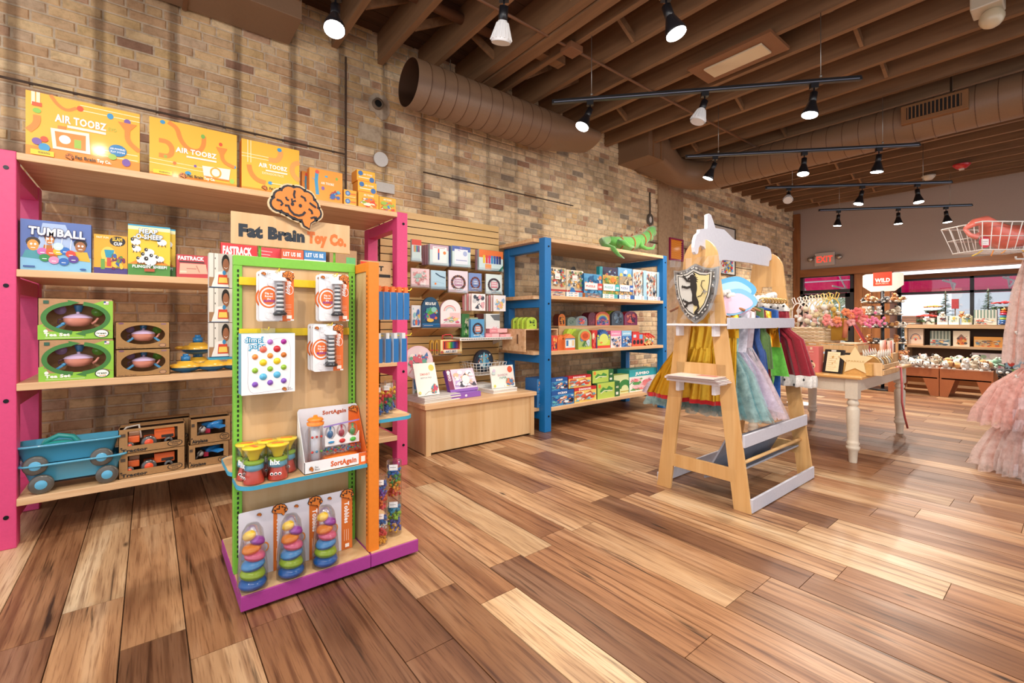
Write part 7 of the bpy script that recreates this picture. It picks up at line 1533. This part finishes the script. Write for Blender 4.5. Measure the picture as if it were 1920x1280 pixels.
XR = 4.95; ya, yb = YX(1470, XR), YX(1606, XR); t = thing('slatted_crate', 'pale wooden slatted crate at the back of the table carrying the baskets', 'crate', (XR, yb, TZ_)); cw = ya-yb; ch = .25
for k in range(3): part('slat', MB().box(-.008, 0, 0, cw, .01+k*.085, .075+k*.085), PINEZ, t); 
for k in range(3): part('slat', MB().box(0, .34, -.008, 0, .01+k*.085, .075+k*.085), PINEZ, t)
part('crate_top', MB().box(0, .34, 0, cw, ch, ch+.012), PINEZ, t); 
for y in (0, cw*.5, cw-.02): part('corner_post', MB().box(.002, .02, y, y+.02, 0, ch), PINEZ, t)
ct_ = TZ_+ch+.013
def wicker(label, px0, px1, h, X, D_):
    ya, yb = YX(px0, X), YX(px1, X); W_ = ya-yb; t = thing('wicker_basket', label, 'basket', (X, yb, ct_)); b = MB('dcc6a4')
    part('liner', MB('8a7454').box(.012, D_-.012, .012, W_-.012, .003, h-.01), MATTE, t)
    for k in range(10):
        z = .006+k*(h-.006)/9.5; n = 40; P = []
        per = [(0, 0), (D_, 0), (D_, W_), (0, W_)]
        for i in range(n):
            f = i/n*4; s_ = int(f); q = f-s_; A = per[s_]; B_ = per[(s_+1) % 4]; o = .004*(1 if (i+k) % 2 else -1)
            x_, y_ = A[0]+(B_[0]-A[0])*q, A[1]+(B_[1]-A[1])*q; P.append((x_+(o if s_ in (1, 3) else 0), y_+(o if s_ in (0, 2) else 0), z))
        b.tube(P, h/19, 5, ('d8c09c', 'e6d2b2', 'cdb48c')[k % 3], closed=True)
    part('weave', b, MATTE, t); part('rim', MB('e0cba8').tube([(0, 0, h), (D_, 0, h), (D_, W_, h), (0, W_, h)], .009, 8, closed=True), MATTE, t); return t
wicker('long pale wicker basket on the crate on the cream table', 1478, 1546, .135, XR+.02, .2); wicker('small pale wicker basket right of the long one', 1548, 1563, .125, XR+.04, .18)
g = random.Random(12)
for k in range(7):
    px = 1496+11*k; py = 568-1.6*k; X = XR+.10; y = YX(px, X); z = ZX(px, py, X)
    t = thing('hair_band', ('first', 'second', 'third', 'fourth', 'fifth', 'sixth', 'seventh')[k]+' headband from the left with '+('white fluffy' if k < 2 else 'cream lace' if k < 5 else 'gold wire')+' ears in the long basket', 'headband', (X, y, z), 0, 'headbands in the wicker basket'); c = ('f2ece6', 'f4efe8', 'e8dcc0', 'ecdcb0', 'e4d0a0', 'e8d078', 'd8b450')[k]
    zb_ = ct_+.05-z
    part('band', MB(c).tube([(0, .05, zb_), (0, .05, -.06), (0, .03, -.02), (0, 0, 0), (0, -.03, -.02), (0, -.05, -.06), (0, -.05, zb_)], .006, 6), PLAST, t)
    part('ear', MB(c).tube([(0, .035, -.01), (0, .055, .04), (0, .035, .055), (0, .015, .0)], .005, 6, closed=True), PLAST, t); part('ear', MB(c).tube([(0, -.035, -.01), (0, -.05, .04), (0, -.03, .055), (0, -.012, .0)], .005, 6, closed=True), PLAST, t)
    b = MB(c); 
    for j in range(14): b.ball((g.uniform(-.04, .04), g.uniform(-.05, .05), g.uniform(zb_*.9, -.05)), .026*g.uniform(.6, 1.2), 7, g.choice((c, 'e8b8b0', 'f4ece0', 'd8c49c')))
    o = part('trimming', b, FUR, t); o['kind'] = 'stuff'
def sack(label, px, py, py1, X, w, col, m=SATIN):
    y = YX(px, X); z0 = ZX(px, py1, X); z1 = ZX(px, py, X); t = thing('gift_bag', label, 'bag', (X, y, z0)); h = z1-z0
    part('bag_body', MB(col).box(-.03, .03, -w/2, w/2, 0, h), m, t, .006); part('handle', MB(col).tube([(0, -w*.25, h), (0, -w*.2, h+.05), (0, w*.2, h+.05), (0, w*.25, h)], .004, 6), m, t); return t
sack('gold glitter gift bag right of the baskets', 1574, 596, 638, XR+.04, .12, 'b8923c')
# flowers and the pink ribbon wand
t = thing('flower_bundle', 'bundle of pink and coral fabric flowers leaning over the crate', 'flowers', (XR+.0, YX(1588, XR), ZX(1588, 604, XR))); g = random.Random(5)
for k in range(16):
    b = MB(g.choice(('ee6a6a', 'f08a84', 'e85a74', 'f4a8a8', 'f08858'))).at(g.uniform(-.06, .06), g.uniform(-.15, .16), g.uniform(-.02, .10))
    for j in range(5): a = 2*pi*j/5; b.ball((0, .02*math.cos(a), .02*math.sin(a)), .018, 6, sc=(.5, 1, 1))
    part('flower', b, FUR, t)
b = MB('f078a0')
for k in range(40): b.ball((g.uniform(-.05, .05), -.19+g.gauss(0, .035), .0+g.gauss(0, .03)), .014, 5)
o = part('pompom', b, FUR, t); o['kind'] = 'stuff'
part('stems', MB('c87858').tube([(0, .02, -.14), (0, 0, .02)], .02, 8), MATTE, t)
t = thing('gift_ribbon', 'red and pink ribbon wand slanting from the flowers to the table edge', 'ribbon', (0, 0, 0))
P0_ = Vector((XR, YX(1594, XR), ZX(1594, 594, XR))); P1_ = Vector((4.95, 1.163, .757)); P1_ = Vector(PZ(1648, 684, .765))
part('ribbon_band', MB('e8484c').bar(P0_, P1_, .045, .008, up=(0, 1, 0)), SATIN, t)
yE = 1.135; xs_ = P1_.x
hp = [(P1_.x, max(P1_.y, 1.17), .758), (P1_.x+.02, yE, .752)]
t2 = thing('hanging_ribbon', 'thin coral ribbon hanging over the table edge to near the floor', 'ribbon', (0, 0, 0))
part('ribbon_band', MB('e87c80').tube([(P1_.x, 1.17, .757), (P1_.x+.02, 1.135, .752), (P1_.x+.03, 1.13, .6), (P1_.x+.04, 1.13, .4), (P1_.x+.10, 1.12, .25), (P1_.x+.22, 1.12, .12)], .010, 6), SATIN, t2)
# clipboard frame, star box, purse tray, candy box
t = thing('table_sign', 'black clipboard with a cream printed sheet standing on the table', 'sign', (4.80, YX(1541, 4.80), TZ_), -pi/2-.25)
b = MB('1d1a19').at(0, 0, 0, rx=-.22).box(0, .165, 0, .02, 0, .215); part('board', b, PNT, t, .003); b = MB().face(.165, .215, rx=-.22); b.r(.17, .07, .83, .90, 'f0e0b8'); b.r(.35, .91, .6, .98, 'd8d4cc'); [b.l([(.26, .8-.09*k), (.72-.1*(k % 2), .8-.09*k)], .012, 'c8b078') for k in range(8)]; b.busy(.25, .2, .75, .75, ['c8a060','e8c890'], 6, 1, .1); part('sheet', b, INK, t)
t = thing('star_display', 'kraft display box with a pale star card and slatted side on the table', 'box', (4.80, YX(1577, 4.80), TZ_), -pi/2)
part('box_body', MB('d8a860').box(0, .22, 0, .12, 0, .10), CARD, t); st = []
for k in range(10): a = pi/2+2*pi*k/10; r = .125 if k % 2 == 0 else .062; st.append((.105+r*math.cos(a)*1.05, .12+r*math.sin(a)))
b = MB('ead2a0').prism(st, -.012, -.004); b.face(.22, .22, y=-.012); b.t('SPARKLE', .18, .50, .07, 'c8a468', .6, .03); part('star_card', b, INK, t)
t = thing('purse_tray', 'slatted wooden tray of gold and silver purses on the table', 'tray', (4.86, YX(1655, 4.95)-.02, TZ_)); 
for k in range(2): part('slat', MB().box(0, .5, -.01, 0, .01+.05*k, .045+.05*k), PINEZ, t)
part('tray_base', MB().box(0, .5, 0, .20, 0, .01), PINEZ, t); part('end_board', MB().box(-.01, 0, 0, .20, 0, .11), PINEZ, t)
for k in range(6):
    xx = 4.92+.075*k; t = thing('purse', ('nearest', 'second', 'third', 'fourth', 'fifth', 'farthest')[k]+' round shiny purse with white ears in the wooden tray', 'purse', (xx, YX(1655, 4.95)+.075, TZ_+.012), 0, 'round purses in the tray')
    part('purse_body', MB(('b89058', 'c8c0b0', 'a87c48', 'd0b080', 'c0b8a8', 'c09860')[k]).cyl(.075, -.022, .022, 20, ax='X'), SATIN, t, .006, loc=(0, 0, .08))
    part('ear', MB('f2eee6').tube([(0, -.05, .13), (0, -.055, .20), (0, -.035, .14)], .007, 6), PLAST, t); part('ear', MB('f2eee6').tube([(0, .05, .13), (0, .055, .20), (0, .035, .14)], .007, 6), PLAST, t)
t = thing('candy_box', 'pale wooden box of pink and white bagged sticks at the table corner', 'box', (6.0, 1.22, TZ_)); 
part('box_body', MB('e0b474').box(0, .22, 0, .16, 0, .13), PINEZ, t)
for k in range(6): part('candy_stick', MB(('f4c8b8', 'f8e8e0', 'e89080')[k % 3]).tube([(.03+.032*k, .04+.07*(k % 2), .12), (.03+.032*k, .04+.07*(k % 2), .26)], .014, 8), PLAST, t)
part('corner_post', MB('e8c890').box(.20, .225, 0, .02, 0, .24), PINEZ, t)
# white round stool seen through the rack
t = thing('white_stool', 'small white round pedestal side table behind the costume rack', 'table', PZ(1500, 757, 0)); 
part('foot_disc', MB('f0eeec').cyl(.17, .0, .015, 28), PNT, t, .004); part('pedestal', MB('f0eeec').cyl(.02, .015, .60, 14), PNT, t); part('top_disc', MB('f0eeec').cyl(.15, .60, .62, 28), PNT, t, .004)
# ---------------------------------------------------------------- plush toys
def plush_mesh(kind, c1, c2, c3):
    b = MB(c1)
    if kind == 0:      # lying puppy / kitten
        b.ball((0, 0, .06), .07, 10, c1, (1.5, 1, .85)); b.ball((-.11, 0, .085), .055, 10, c1); b.ball((-.155, 0, .07), .028, 8, c2, (1, 1, .8)); b.ball((-.18, 0, .078), .010, 6, '1c1614')
        for s in (-1, 1): b.ball((-.10, s*.05, .11), .026, 6, c3, (.7, .5, 1.2)); b.ball((-.12, s*.05, .02), .024, 6, c2, (1.8, 1, .8)); b.ball((.10, s*.06, .02), .026, 6, c1, (1.5, 1, .8)); b.ball((-.148, s*.024, .10), .007, 5, '14100e')
        b.tube([(.10, 0, .06), (.15, .02, .07), (.18, .04, .09)], [.018, .014, .009], 6, c3)
    elif kind == 1:    # sitting bear-like toy
        b.ball((0, 0, .07), .065, 10, c1, (1, 1, 1.15)); b.ball((-.02, 0, .165), .052, 10, c1); b.ball((-.066, 0, .155), .026, 8, c2, (1, 1, .8)); b.ball((-.09, 0, .16), .009, 5, '1c1614')
        for s in (-1, 1): b.ball((-.0, s*.045, .205), .02, 6, c3); b.ball((-.05, s*.055, .10), .022, 6, c1, (1.4, 1, 1)); b.ball((-.07, s*.045, .025), .028, 6, c2, (1.6, 1, .8)); b.ball((-.062, s*.022, .178), .0065, 5, '14100e')
    elif kind == 2:    # dog with patches
        b.ball((0, 0, .065), .065, 10, c1, (1.4, 1, .95)); b.ball((.03, .02, .085), .045, 8, c3, (1, 1, .8)); b.ball((-.10, .01, .10), .052, 10, c1); b.ball((-.115, .035, .115), .026, 7, c3); b.ball((-.145, .01, .085), .026, 8, c2); b.ball((-.168, .01, .094), .010, 5, '14100e')
        for s in (-1, 1): b.ball((-.09, .01+s*.052, .10), .022, 6, c3, (.8, .5, 1.7)); b.ball((-.09, s*.045, .02), .024, 6, c2, (1.6, 1, .9)); b.ball((.09, s*.045, .02), .024, 6, c2, (1.4, 1, .9)); b.ball((-.138, .01+s*.022, .118), .0065, 5, '14100e')
    else:              # frog / dinosaur
        b.ball((0, 0, .05), .06, 10, c1, (1.5, 1.1, .8)); b.ball((-.09, 0, .085), .05, 10, c1, (1.1, 1.1, .8))
        for s in (-1, 1): b.ball((-.10, s*.03, .125), .018, 7, c2); b.ball((-.115, s*.032, .13), .008, 5, '14100e'); b.tube([(-.04, s*.05, .04), (-.09, s*.09, .02), (-.13, s*.08, .01)], [.02, .016, .014], 6, c1); b.tube([(.05, s*.05, .04), (.10, s*.09, .03), (.05, s*.11, .01)], [.024, .018, .014], 6, c1)
        b.tube([(.07, 0, .05), (.15, 0, .04), (.20, .02, .03)], [.03, .018, .006], 7, c3)
    return b
PK = [(0, 'ece4d8', 'f4f0e8', '2a2422', 'white puppy with dark ears'), (1, 'c87c3c', 'ecd8b8', 'a85c28', 'orange-brown bear'), (2, 'f0e8dc', 'f8f4ee', '7a4c2c', 'white and brown dog'), (3, '7cb058', 'c8dc8c', '5a9048', 'green frog'), (0, 'b8a488', 'e4d8c0', '5c4a38', 'grey-beige kitten'), (1, 'f2ece4', 'ffffff', 'e8b8b0', 'white bear with pink ears'), (2, 'd8a060', 'f4e8d4', '8c4c24', 'tan and brown dog'), (0, '2c2a2c', 'e8e4de', '1c1a1c', 'black puppy'), (1, 'd8c8b0', 'f0e8dc', '3a3230', 'beige panda-like bear'), (3, '9cc4a8', 'd8e8d0', '3aa090', 'mint dinosaur')]
pm = []
for k, a, b_, c, n_ in PK: me = plush_mesh(k, a, b_, c).mesh('plush_toy'); me.materials.append(FUR); pm.append(me)
cnt = {}
def plush(i, loc, rz, where, group, sc=1.0, tilt=0):
    key = (i, where); cnt[key] = cnt.get(key, 0)+1
    o = link('plush_toy', pm[i]); o.location = loc; o.rotation_euler = (tilt, 0, rz); o.scale = (sc, sc, sc)
    ordn = ['first', 'second', 'third', 'fourth', 'fifth', 'sixth', 'seventh', 'eighth', 'ninth', 'tenth'][cnt[key]-1]
    a = PK[i][4]; tag(o, 'plush '+a+', '+ordn+' of its kind '+where, 'plush toy', group); return o
g = random.Random(33)
def heap(y0, y1, seq, where, group):
    k = 0
    for row, (xx, zz, n) in enumerate(((10.03, .44, 5), (10.16, .47, 4), (10.28, .50, 4), (10.42, .50, 3))):
        for j in range(n):
            y = y1-.07-(y1-y0-.14)*(j+.5*(row % 2)*.6)/(n-1+.3); i = seq[k % len(seq)]; k += 1
            plush(i, (xx+g.uniform(-.015, .015), y, zz), g.uniform(-.7, .7)+(.9 if g.random() < .2 else 0), where, group, g.uniform(.85, 1.05))
heap(1.46, 2.07, [0, 5, 0, 2, 0, 1, 2, 5, 8, 1, 7, 4, 2, 1, 7, 6], 'in the left trough', 'plush toys in the left trough')
heap(.85, 1.42, [2, 6, 5, 8, 2, 6, 0, 8, 6, 9, 3, 6, 9, 2, 3, 9], 'in the right trough', 'plush toys in the right trough')
plush(7, (10.05, .80, .40), .4, 'hanging over the right trough end', 'plush toys in the right trough', 1.0, .9)
# ---- spinner rack
SX, SY = 10.2, YX(1655, 10.2); t = thing('plush_spinner', 'black spinner rack of small plush with a white octagonal header sign', 'display rack', (SX, SY, 0))
part('pole', MB('1d1d22').cyl(.025, 0, 1.75, 14), BLACKM, t); part('foot', MB('1d1d22').cyl(.26, .0, .03, 24), BLACKM, t)
tz = [1.56, 1.34, 1.12, .84]
for z in tz:
    part('tier_ring', MB('2a2a30').tube([(.25*math.cos(2*pi*k/24), .25*math.sin(2*pi*k/24), z) for k in range(24)], .006, 6, closed=True), BLACKM, t)
    part('tier_tray', MB('2a2a30').cyl(.22, z-.03, z-.024, 20), BLACKM, t)
sgx = part('header_sign', MB('e2ddd4').at(0, 0, 0, rz=-pi/2-.05).prism([(-.29, .06), (-.29, .26), (-.24, .28), (.24, .28), (.29, .26), (.29, .06), (.17, -.04), (-.17, -.04)], -.012, .012), PNT, t, loc=(0, 0, 1.78))
b = MB().at(0, 0, 0, rz=-pi/2-.05).face(.27, .24, x=-.135, y=-.0125, z=.06); b.r(0, 0, 1, 1, 'c83c24'); b.t('WILD', .1, .28, .28, 'f8f0e8', .8, .06); b.t('REPUBLIC', .14, .12, .10, 'f0c8b0', .7, .02); part('sign_print', b, INK, sgx)
for r_, z in enumerate(tz):
    for k in range(9):
        a = 2*pi*k/9+.3*r_; i = ((1, 6, 7), (8, 5, 4), (0, 7, 6), (7, 4, 1))[r_][k % 3]
        if math.cos(a) > .75: continue
        plush(i, (SX+.20*math.cos(a), SY+.20*math.sin(a), z-.022), a+pi+.2, 'on the '+('top', 'second', 'third', 'lowest')[r_]+' spinner tier', 'plush toys on the spinner rack', .75)
# ---- bookcase goods
BX = 10.95; GT_ = 'toys on the window bookcase'
def stripes(c1, c2, n=6): return lambda b: (b.r(0, 0, 1, 1, c1), [b.r((k+.0)/n, .45, (k+.5)/n, 1, c2) for k in range(n)], b.busy(0, 0, 1, .45, ['c85848', '4a6478', 'e8c080', '6a8c9c', 'e8e4dc'], 18, n, .2))
def rainbowbox(b): b.r(0, 0, 1, 1, 'e8cfb8'); [b.ring(.5, .35, .36-.07*k, .36-.07*k, .05, c, 0, 180, 12) for k, c in enumerate(('4a5468', 'c86848', 'e0a868', '8aa0a8'))]; b.e(.5, .35, .08, .08, 'c85848', 10); b.r(0, 0, 1, .08, 'd8b090')
bt = 1.151
pkx('play_set', 'dark striped box at the left end of the bookcase top', 1691, 1730, 592, bt, BX+.05, .15, '6a4a3c', lambda b: (b.r(0, 0, 1, 1, '8a6450'), [b.r(0, .2+.2*k, 1, .28+.2*k, '3a2e2c') for k in range(4)], b.busy(0, 0, 1, .2, ['c8b0a0', '5a6470'], 8, 1, .3)), 'toy', GT_)
pkx('play_set', 'small white box with arch picture on the bookcase top', 1730, 1752, 596, bt, BX, .1, 'd8d0c4', lambda b: (b.r(0, 0, 1, 1, 'e8e4da'), b.ring(.5, .2, .32, .45, .1, '4a5058', 0, 180, 10)), 'toy', GT_)
for k, (p0, p1, c) in enumerate(((1757, 1777, 'b8c0c0'), (1780, 1798, 'd0d4c8'), (1803, 1822, 'd4d8a8'))):
    pkx('block_box', ('grey', 'white', 'pale yellow')[k]+' square block box on the bookcase top, '+('left', 'middle', 'right')[k]+' of three', p0, p1, 592, bt, BX, .1, c, lambda b: (b.r(0, 0, 1, 1, c), b.r(0, 0, 1, .25, 'ece8e0'), b.busy(.1, .25, .9, .9, [('8a2c34', '3a4450'), ('d8b048', '88a8a0'), ('a8b048', '6a9cb0')][k], 8, k, .25)), 'toy', GT_)
pkx('play_set', 'striped market stall toy on the bookcase top', 1826, 1869, 581, bt, BX, .14, 'c8c0b0', stripes('d8d8cc', '7c9488', 7), 'toy', GT_); pkx('play_set', 'orange card behind the rainbow stack on the bookcase top', 1889, 1905, 575, bt, BX+.05, .02, 'e8843c', lambda b: b.r(0, 0, .5, 1, 'e8d8b8'), 'toy', GT_)
t = thing('stacking_toy', 'small rainbow stacking toy at the right of the bookcase top', 'toy', (BX+.02, YX(1882, BX), bt)); zz = 0
for c, r in (('2a4c84', .06), ('3a6cac', .055), ('a8c048', .05), ('3a8cb8', .048), ('c83c60', .05), ('d8502c', .042), ('e8a038', .032)): part('cup', MB(c).ball((0, 0, zz+.025), r, 12, sc=(1, 1, .5)), PLAST, t); zz += .038
mt = .776
pkx('play_set', 'pink box with rainbow picture on the middle bookcase shelf', 1703, 1731, 616, mt, BX+.02, .1, 'c8a48c', rainbowbox, 'toy', GT_); pkx('play_set', 'grey-green striped market stall box on the middle shelf', 1744, 1782, 620, mt, BX+.06, .14, '9ca89c', stripes('b8c0b4', '6c7c74', 6), 'toy', GT_)
pkx('play_set', 'cream box with toy house picture on the middle shelf', 1787, 1818, 620, mt, BX+.02, .1, 'd8c4a8', lambda b: (b.r(0, 0, 1, 1, 'ecdcc4'), b.p([(.2, .5), (.5, .8), (.8, .5)], '8a6a5c'), b.r(.25, .2, .75, .5, 'd87c48'), b.e(.5, .2, .3, .12, 'e8984c', 12), b.busy(.1, .1, .9, .7, ['5a4c4c', 'c85840', 'e8b058'], 10, 2, .18)), 'toy', GT_)
pkx('play_set', 'wide orange box of picture blocks on the middle shelf', 1826, 1880, 631, mt, BX+.02, .1, 'd88c3c', lambda b: (b.r(0, 0, 1, 1, 'e8a04c'), b.r(.02, .05, .55, .7, 'd8b888'), b.busy(.05, .05, .95, .7, ['c85840', '5a8cb0', 'f0d8a8', '8a6040'], 22, 2, .14)), 'toy', GT_)
pkx('play_set', 'green and white play set box at the right of the middle shelf', 1885, 1925, 631, mt, BX+.02, .1, '6a8c4c', lambda b: (b.r(0, 0, 1, 1, '7c9c54'), b.r(0, .2, 1, .7, 'dcdcd4'), b.e(.4, .5, .18, .2, '4a5050', 12)), 'toy', GT_)
pkx('play_set', 'blue and white garage play set on the lowest visible shelf', 1885, 1930, 661, .321, BX+.02, .1, '6a9cc0', lambda b: (b.r(0, 0, 1, 1, '9cc0d8'), b.r(0, 0, 1, .3, '7ca858'), b.e(.25, .6, .16, .2, 'd84838', 14), b.busy(0, 0, 1, .5, ['3a3838', 'f0f0ec', '8a4c3c'], 14, 2, .14)), 'toy', GT_)
pkx('play_set', 'pastel play set box half hidden behind the plush on the lower shelf', 1822, 1883, 661, .321, BX+.02, .1, 'c8a8b8', lambda b: (b.r(0, 0, 1, 1, 'd8c8cc'), b.busy(0, 0, 1, 1, ['c87890', 'a8c0a0', 'e8e0d8'], 14, 8, .18)), 'toy', GT_)
def fir(label, px, py, X, h):
    t = thing('fir_tree', label, 'plant', (X, YX(px, X), bt)); g = random.Random(int(px)); b = MB('2c4434')
    for k in range(230):
        z = h*(.12+.86*(k/230)); r = .15*(1-k/232)+.012; a = g.random()*6.28; q = r*g.uniform(.6, 1.1); b.bar((0, 0, z), (q*math.cos(a), q*math.sin(a), z+.02*g.uniform(-1, 1)), .007, .004, g.choice(('2a4434', '3c5c44', '20342a', '4a6a54')))
    o = part('branches', b, LEAF, t); o['kind'] = 'stuff'; part('trunk', MB('4a3828').cyl(.008, 0, h, 6), MATTE, t); part('pot', MB('8a6a50').cyl(.03, 0, .06, 12), MATTE, t)
fir('small dark fir tree on the bookcase, left of two', 1773, 0, 11.15, .60); fir('small dark fir tree on the bookcase, right of two', 1853, 0, 11.15, .62)
def flowers(label, px, z0, cf, X=11.12, r=.13, hh=.0):
    t = thing('potted_flower', label, 'plant', (X, YX(px, X), bt)); g = random.Random(int(px)); b = MB('3c5438')
    for k in range(40): a = g.random()*6.28; b.ball((r*.8*math.cos(a)*g.random(), r*.9*math.sin(a), z0-.05+g.uniform(-.04, .01)), .03, 6, g.choice(('3c5438', '4c6a40', '2c4030')), (1.2, 1.2, .3))
    o = part('leaves', b, LEAF, t); o['kind'] = 'stuff'
    b = MB(cf)
    for k in range(36): a = g.random()*6.28; q = r*math.sqrt(g.random()); b.ball((q*math.cos(a), q*math.sin(a), z0+.02+.03*(1-q/r)), .024, 6, cf if k % 3 else 'e8a858' if cf[0] == 'c' else 'd82c20', (1.3, 1, .4), (g.uniform(-.5, .5), 0, a))
    o = part('petals', b, LEAF, t); o['kind'] = 'stuff'; part('pot', MB('6a3c34').cyl(.055, 0, max(.04, z0-.05), 14, r2=.07), PNT, t)
flowers('pot of red poinsettia flowers at the left of the bookcase top', 1737, .13, 'd8281c', 11.02); flowers('tall pot of yellow-orange flowers behind the poinsettia', 1751, .30, 'c8843c', 11.2, .12); flowers('tall pot of red flowers right of the second fir tree', 1886, .34, 'd0202c', 11.1, .15)
t = thing('red_tag', 'red hanging bag on a stand between the fir trees', 'bag', (11.1, YX(1791, 11.1), bt)); part('bag_body', MB('8c2028').box(-.02, .02, -.045, .045, .28, .45), CLOTH, t); part('stand', MB('5a4a3c').cyl(.008, 0, .3, 8), MATTE, t)
for k, (px, i) in enumerate(((1803, 1), (1815, 4), (1767, 8))): plush(i, (BX+.03, YX(px, BX), bt+(.11 if px != 1767 else .11)), 0, 'on the bookcase top', 'plush toys on the bookcase', .55)
# ---------------------------------------------------------------- costume stand at the right edge
SD = 3.55
def Pd(px, py, d=SD): return PD(px, py, d)
c0 = Pd(1905, 600); t = thing('costume_stand', 'white pole stand at the right edge carrying a wire basket', 'stand', (c0.x+.12, c0.y-.12, 0)); bx_, by_ = c0.x+.12, c0.y-.12; zb0 = Pd(1842, 466).z-.001
part('pole', MB('ddd8d4').cyl(.016, .02, zb0, 12), PNT, t); part('foot', MB('ddd8d4').cyl(.2, 0, .02, 24), PNT, t)
for z in (1.70, 1.12, .78): part('arm', MB('ddd8d4').tube([(0, 0, z), (-.14, .12, z), (-.14, .12, z+.02)], .007, 8), PNT, t)
A = Pd(1842, 418); t = thing('wire_basket', 'white wire basket at the upper right edge, holding a pink inflatable toy', 'basket', (A.x, A.y, Pd(1842, 466).z), math.atan2(-cc, ss)-.0)
H_ = Pd(1842, 415).z-Pd(1842, 466).z
part('wire_cage', wirebasket(MB('f0ece8'), .55, .34, H_, 7, 5, 2, .0035, .05), WIRE, t)
ex = Vector((ss, -cc, 0)); ey = Vector((cc, ss, 0))
def W3(u, v, z, base=Vector((A.x, A.y, 0))): return base+ex*u+ey*v+Vector((0, 0, z))
zb_ = Pd(1842, 466).z
t = thing('inflatable_toy', 'coral pink inflatable bird-shaped bag in the wire basket at the right', 'toy', tuple(W3(.3, .17, zb_))); L0 = Vector(t.location)
b = MB('ee7a68').at(0, 0, 0)
def Lp(u, v, z): return tuple(W3(u, v, z)-L0)
b.tube([Lp(-.06, .08, zb_+.17), Lp(.02, .08, zb_+.22), Lp(.12, .1, zb_+.24), Lp(.22, .14, zb_+.17), Lp(.34, .17, zb_+.12), Lp(.5, .17, zb_+.13)], [.012, .03, .04, .08, .10, .09], 14); part('body', b, PLAST, t)
part('loop', MB('f08c80').tube([Lp(-.06, .08, zb_+.17), Lp(-.04, .06, zb_+.12), Lp(.0, .05, zb_+.10), Lp(.03, .06, zb_+.13)], [.012, .016, .022, .012], 10), PLAST, t)
t = thing('price_tag', 'red and white round tag inside the wire basket', 'tag', tuple(W3(.07, .05, zb_+.06)), YAW-pi/2); b = MB('d82c40').cyl(.045, -.002, .002, 20, ax='Y'); b.face(.06, .05, x=-.03, y=-.002, z=-.025); b.r(0, 0, 1, 1, 'f4ecec'); b.l([(.15, .6), (.85, .6)], .05, 'a8a0a0'); b.l([(.15, .3), (.7, .3)], .05, 'a8a0a0'); part('tag_face', b, INK, t)
t = thing('paper_streamer', 'yellow and orange streamers hanging below the wire basket', 'streamer', tuple(W3(.05, .05, zb_)))
for k, (u, du, dz, c) in enumerate(((.06, -.09, -.05, 'ecc030'), (.14, -.02, -.05, 'f09030'), (.24, -.04, -.03, 'f0a040'), (.36, .05, -.03, 'f0b840'))): part('streamer', MB(c).tube([Lp(0, 0, 0) if False else tuple(ex*(u-.05)), tuple(ex*(u-.05+du*.5)+Vector((0, 0, dz*.6))), tuple(ex*(u-.05+du)+Vector((0, 0, dz)))], .004, 6), PLAST, t)
def skirt(label, px, py0, py1, r0, r1, cols, seed, d=SD):
    c = Pd(px, py0, d); z0, z1 = Pd(px, py0, d).z, Pd(px, py1, d).z; t = thing('tulle_skirt', label, 'costume', (0, 0, 0), 0, 'tulle costumes at the right edge')
    part('waistband', cloth(MB(), [(z0+.03, c.x, c.y, .06, .06, 0), (z0, c.x, c.y, r0, r0, .3)], 9, .05, cols[0]), CLOTH, t)
    for k, (c_, s_) in enumerate(((cols[0], 1), (cols[1], .84), (cols[2 % len(cols)], .66))): part('tulle_layer', cloth(MB(), [(z0, c.x, c.y, r0, r0, .3), (z0+(z1-z0)*.35, c.x, c.y, (r0+(r1-r0)*.62)*s_, (r0+(r1-r0)*.62)*s_, 1), (z0+(z1-z0)*.75, c.x, c.y, (r0+(r1-r0)*.95)*s_, (r0+(r1-r0)*.95)*s_, 1.3), (z1+.03*k, c.x, c.y, r1*s_, r1*s_, 1.7)], 15+4*k, .06, c_, n=130, ph=k, rough=1, seed=seed+k), TULLE, t)
    return t
skirt('coral and pale pink tulle skirt, upper one at the right edge', 1935, 690, 800, .06, .30, ['fbdad4', 'f6ac9c', 'fce8e4'], 3)
skirt('pale pink ruffled tulle skirt, lowest at the right edge', 1945, 780, 885, .12, .33, ['fcece8', 'f8c4b4', 'fdf2f0'], 7)
skirt('white and pink tulle dress hanging above the skirts at the right edge', 1938, 480, 680, .05, .14, ['fcece8', 'f8ccc0', 'fdf4f2'], 11)
t = thing('clear_garment_bag', 'clear plastic garment bag over the lowest tulle skirt at the right edge', 'bag', (0, 0, 0)); b = MB(); V = []; g = random.Random(9); n = 8
P_, Q_ = Pd(1898, 760, SD-.32), Pd(1950, 760, SD-.30)
for i in range(n):
    for j in range(n): f = i/(n-1); p = P_.lerp(Q_, f); V.append((p.x+g.uniform(-.01, .01), p.y+g.uniform(-.01, .01), .12+.55*j/(n-1)))
b.add(V, [(i*n+j, (i+1)*n+j, (i+1)*n+j+1, i*n+j+1) for i in range(n-1) for j in range(n-1)]); part('film', b, FILM, t)
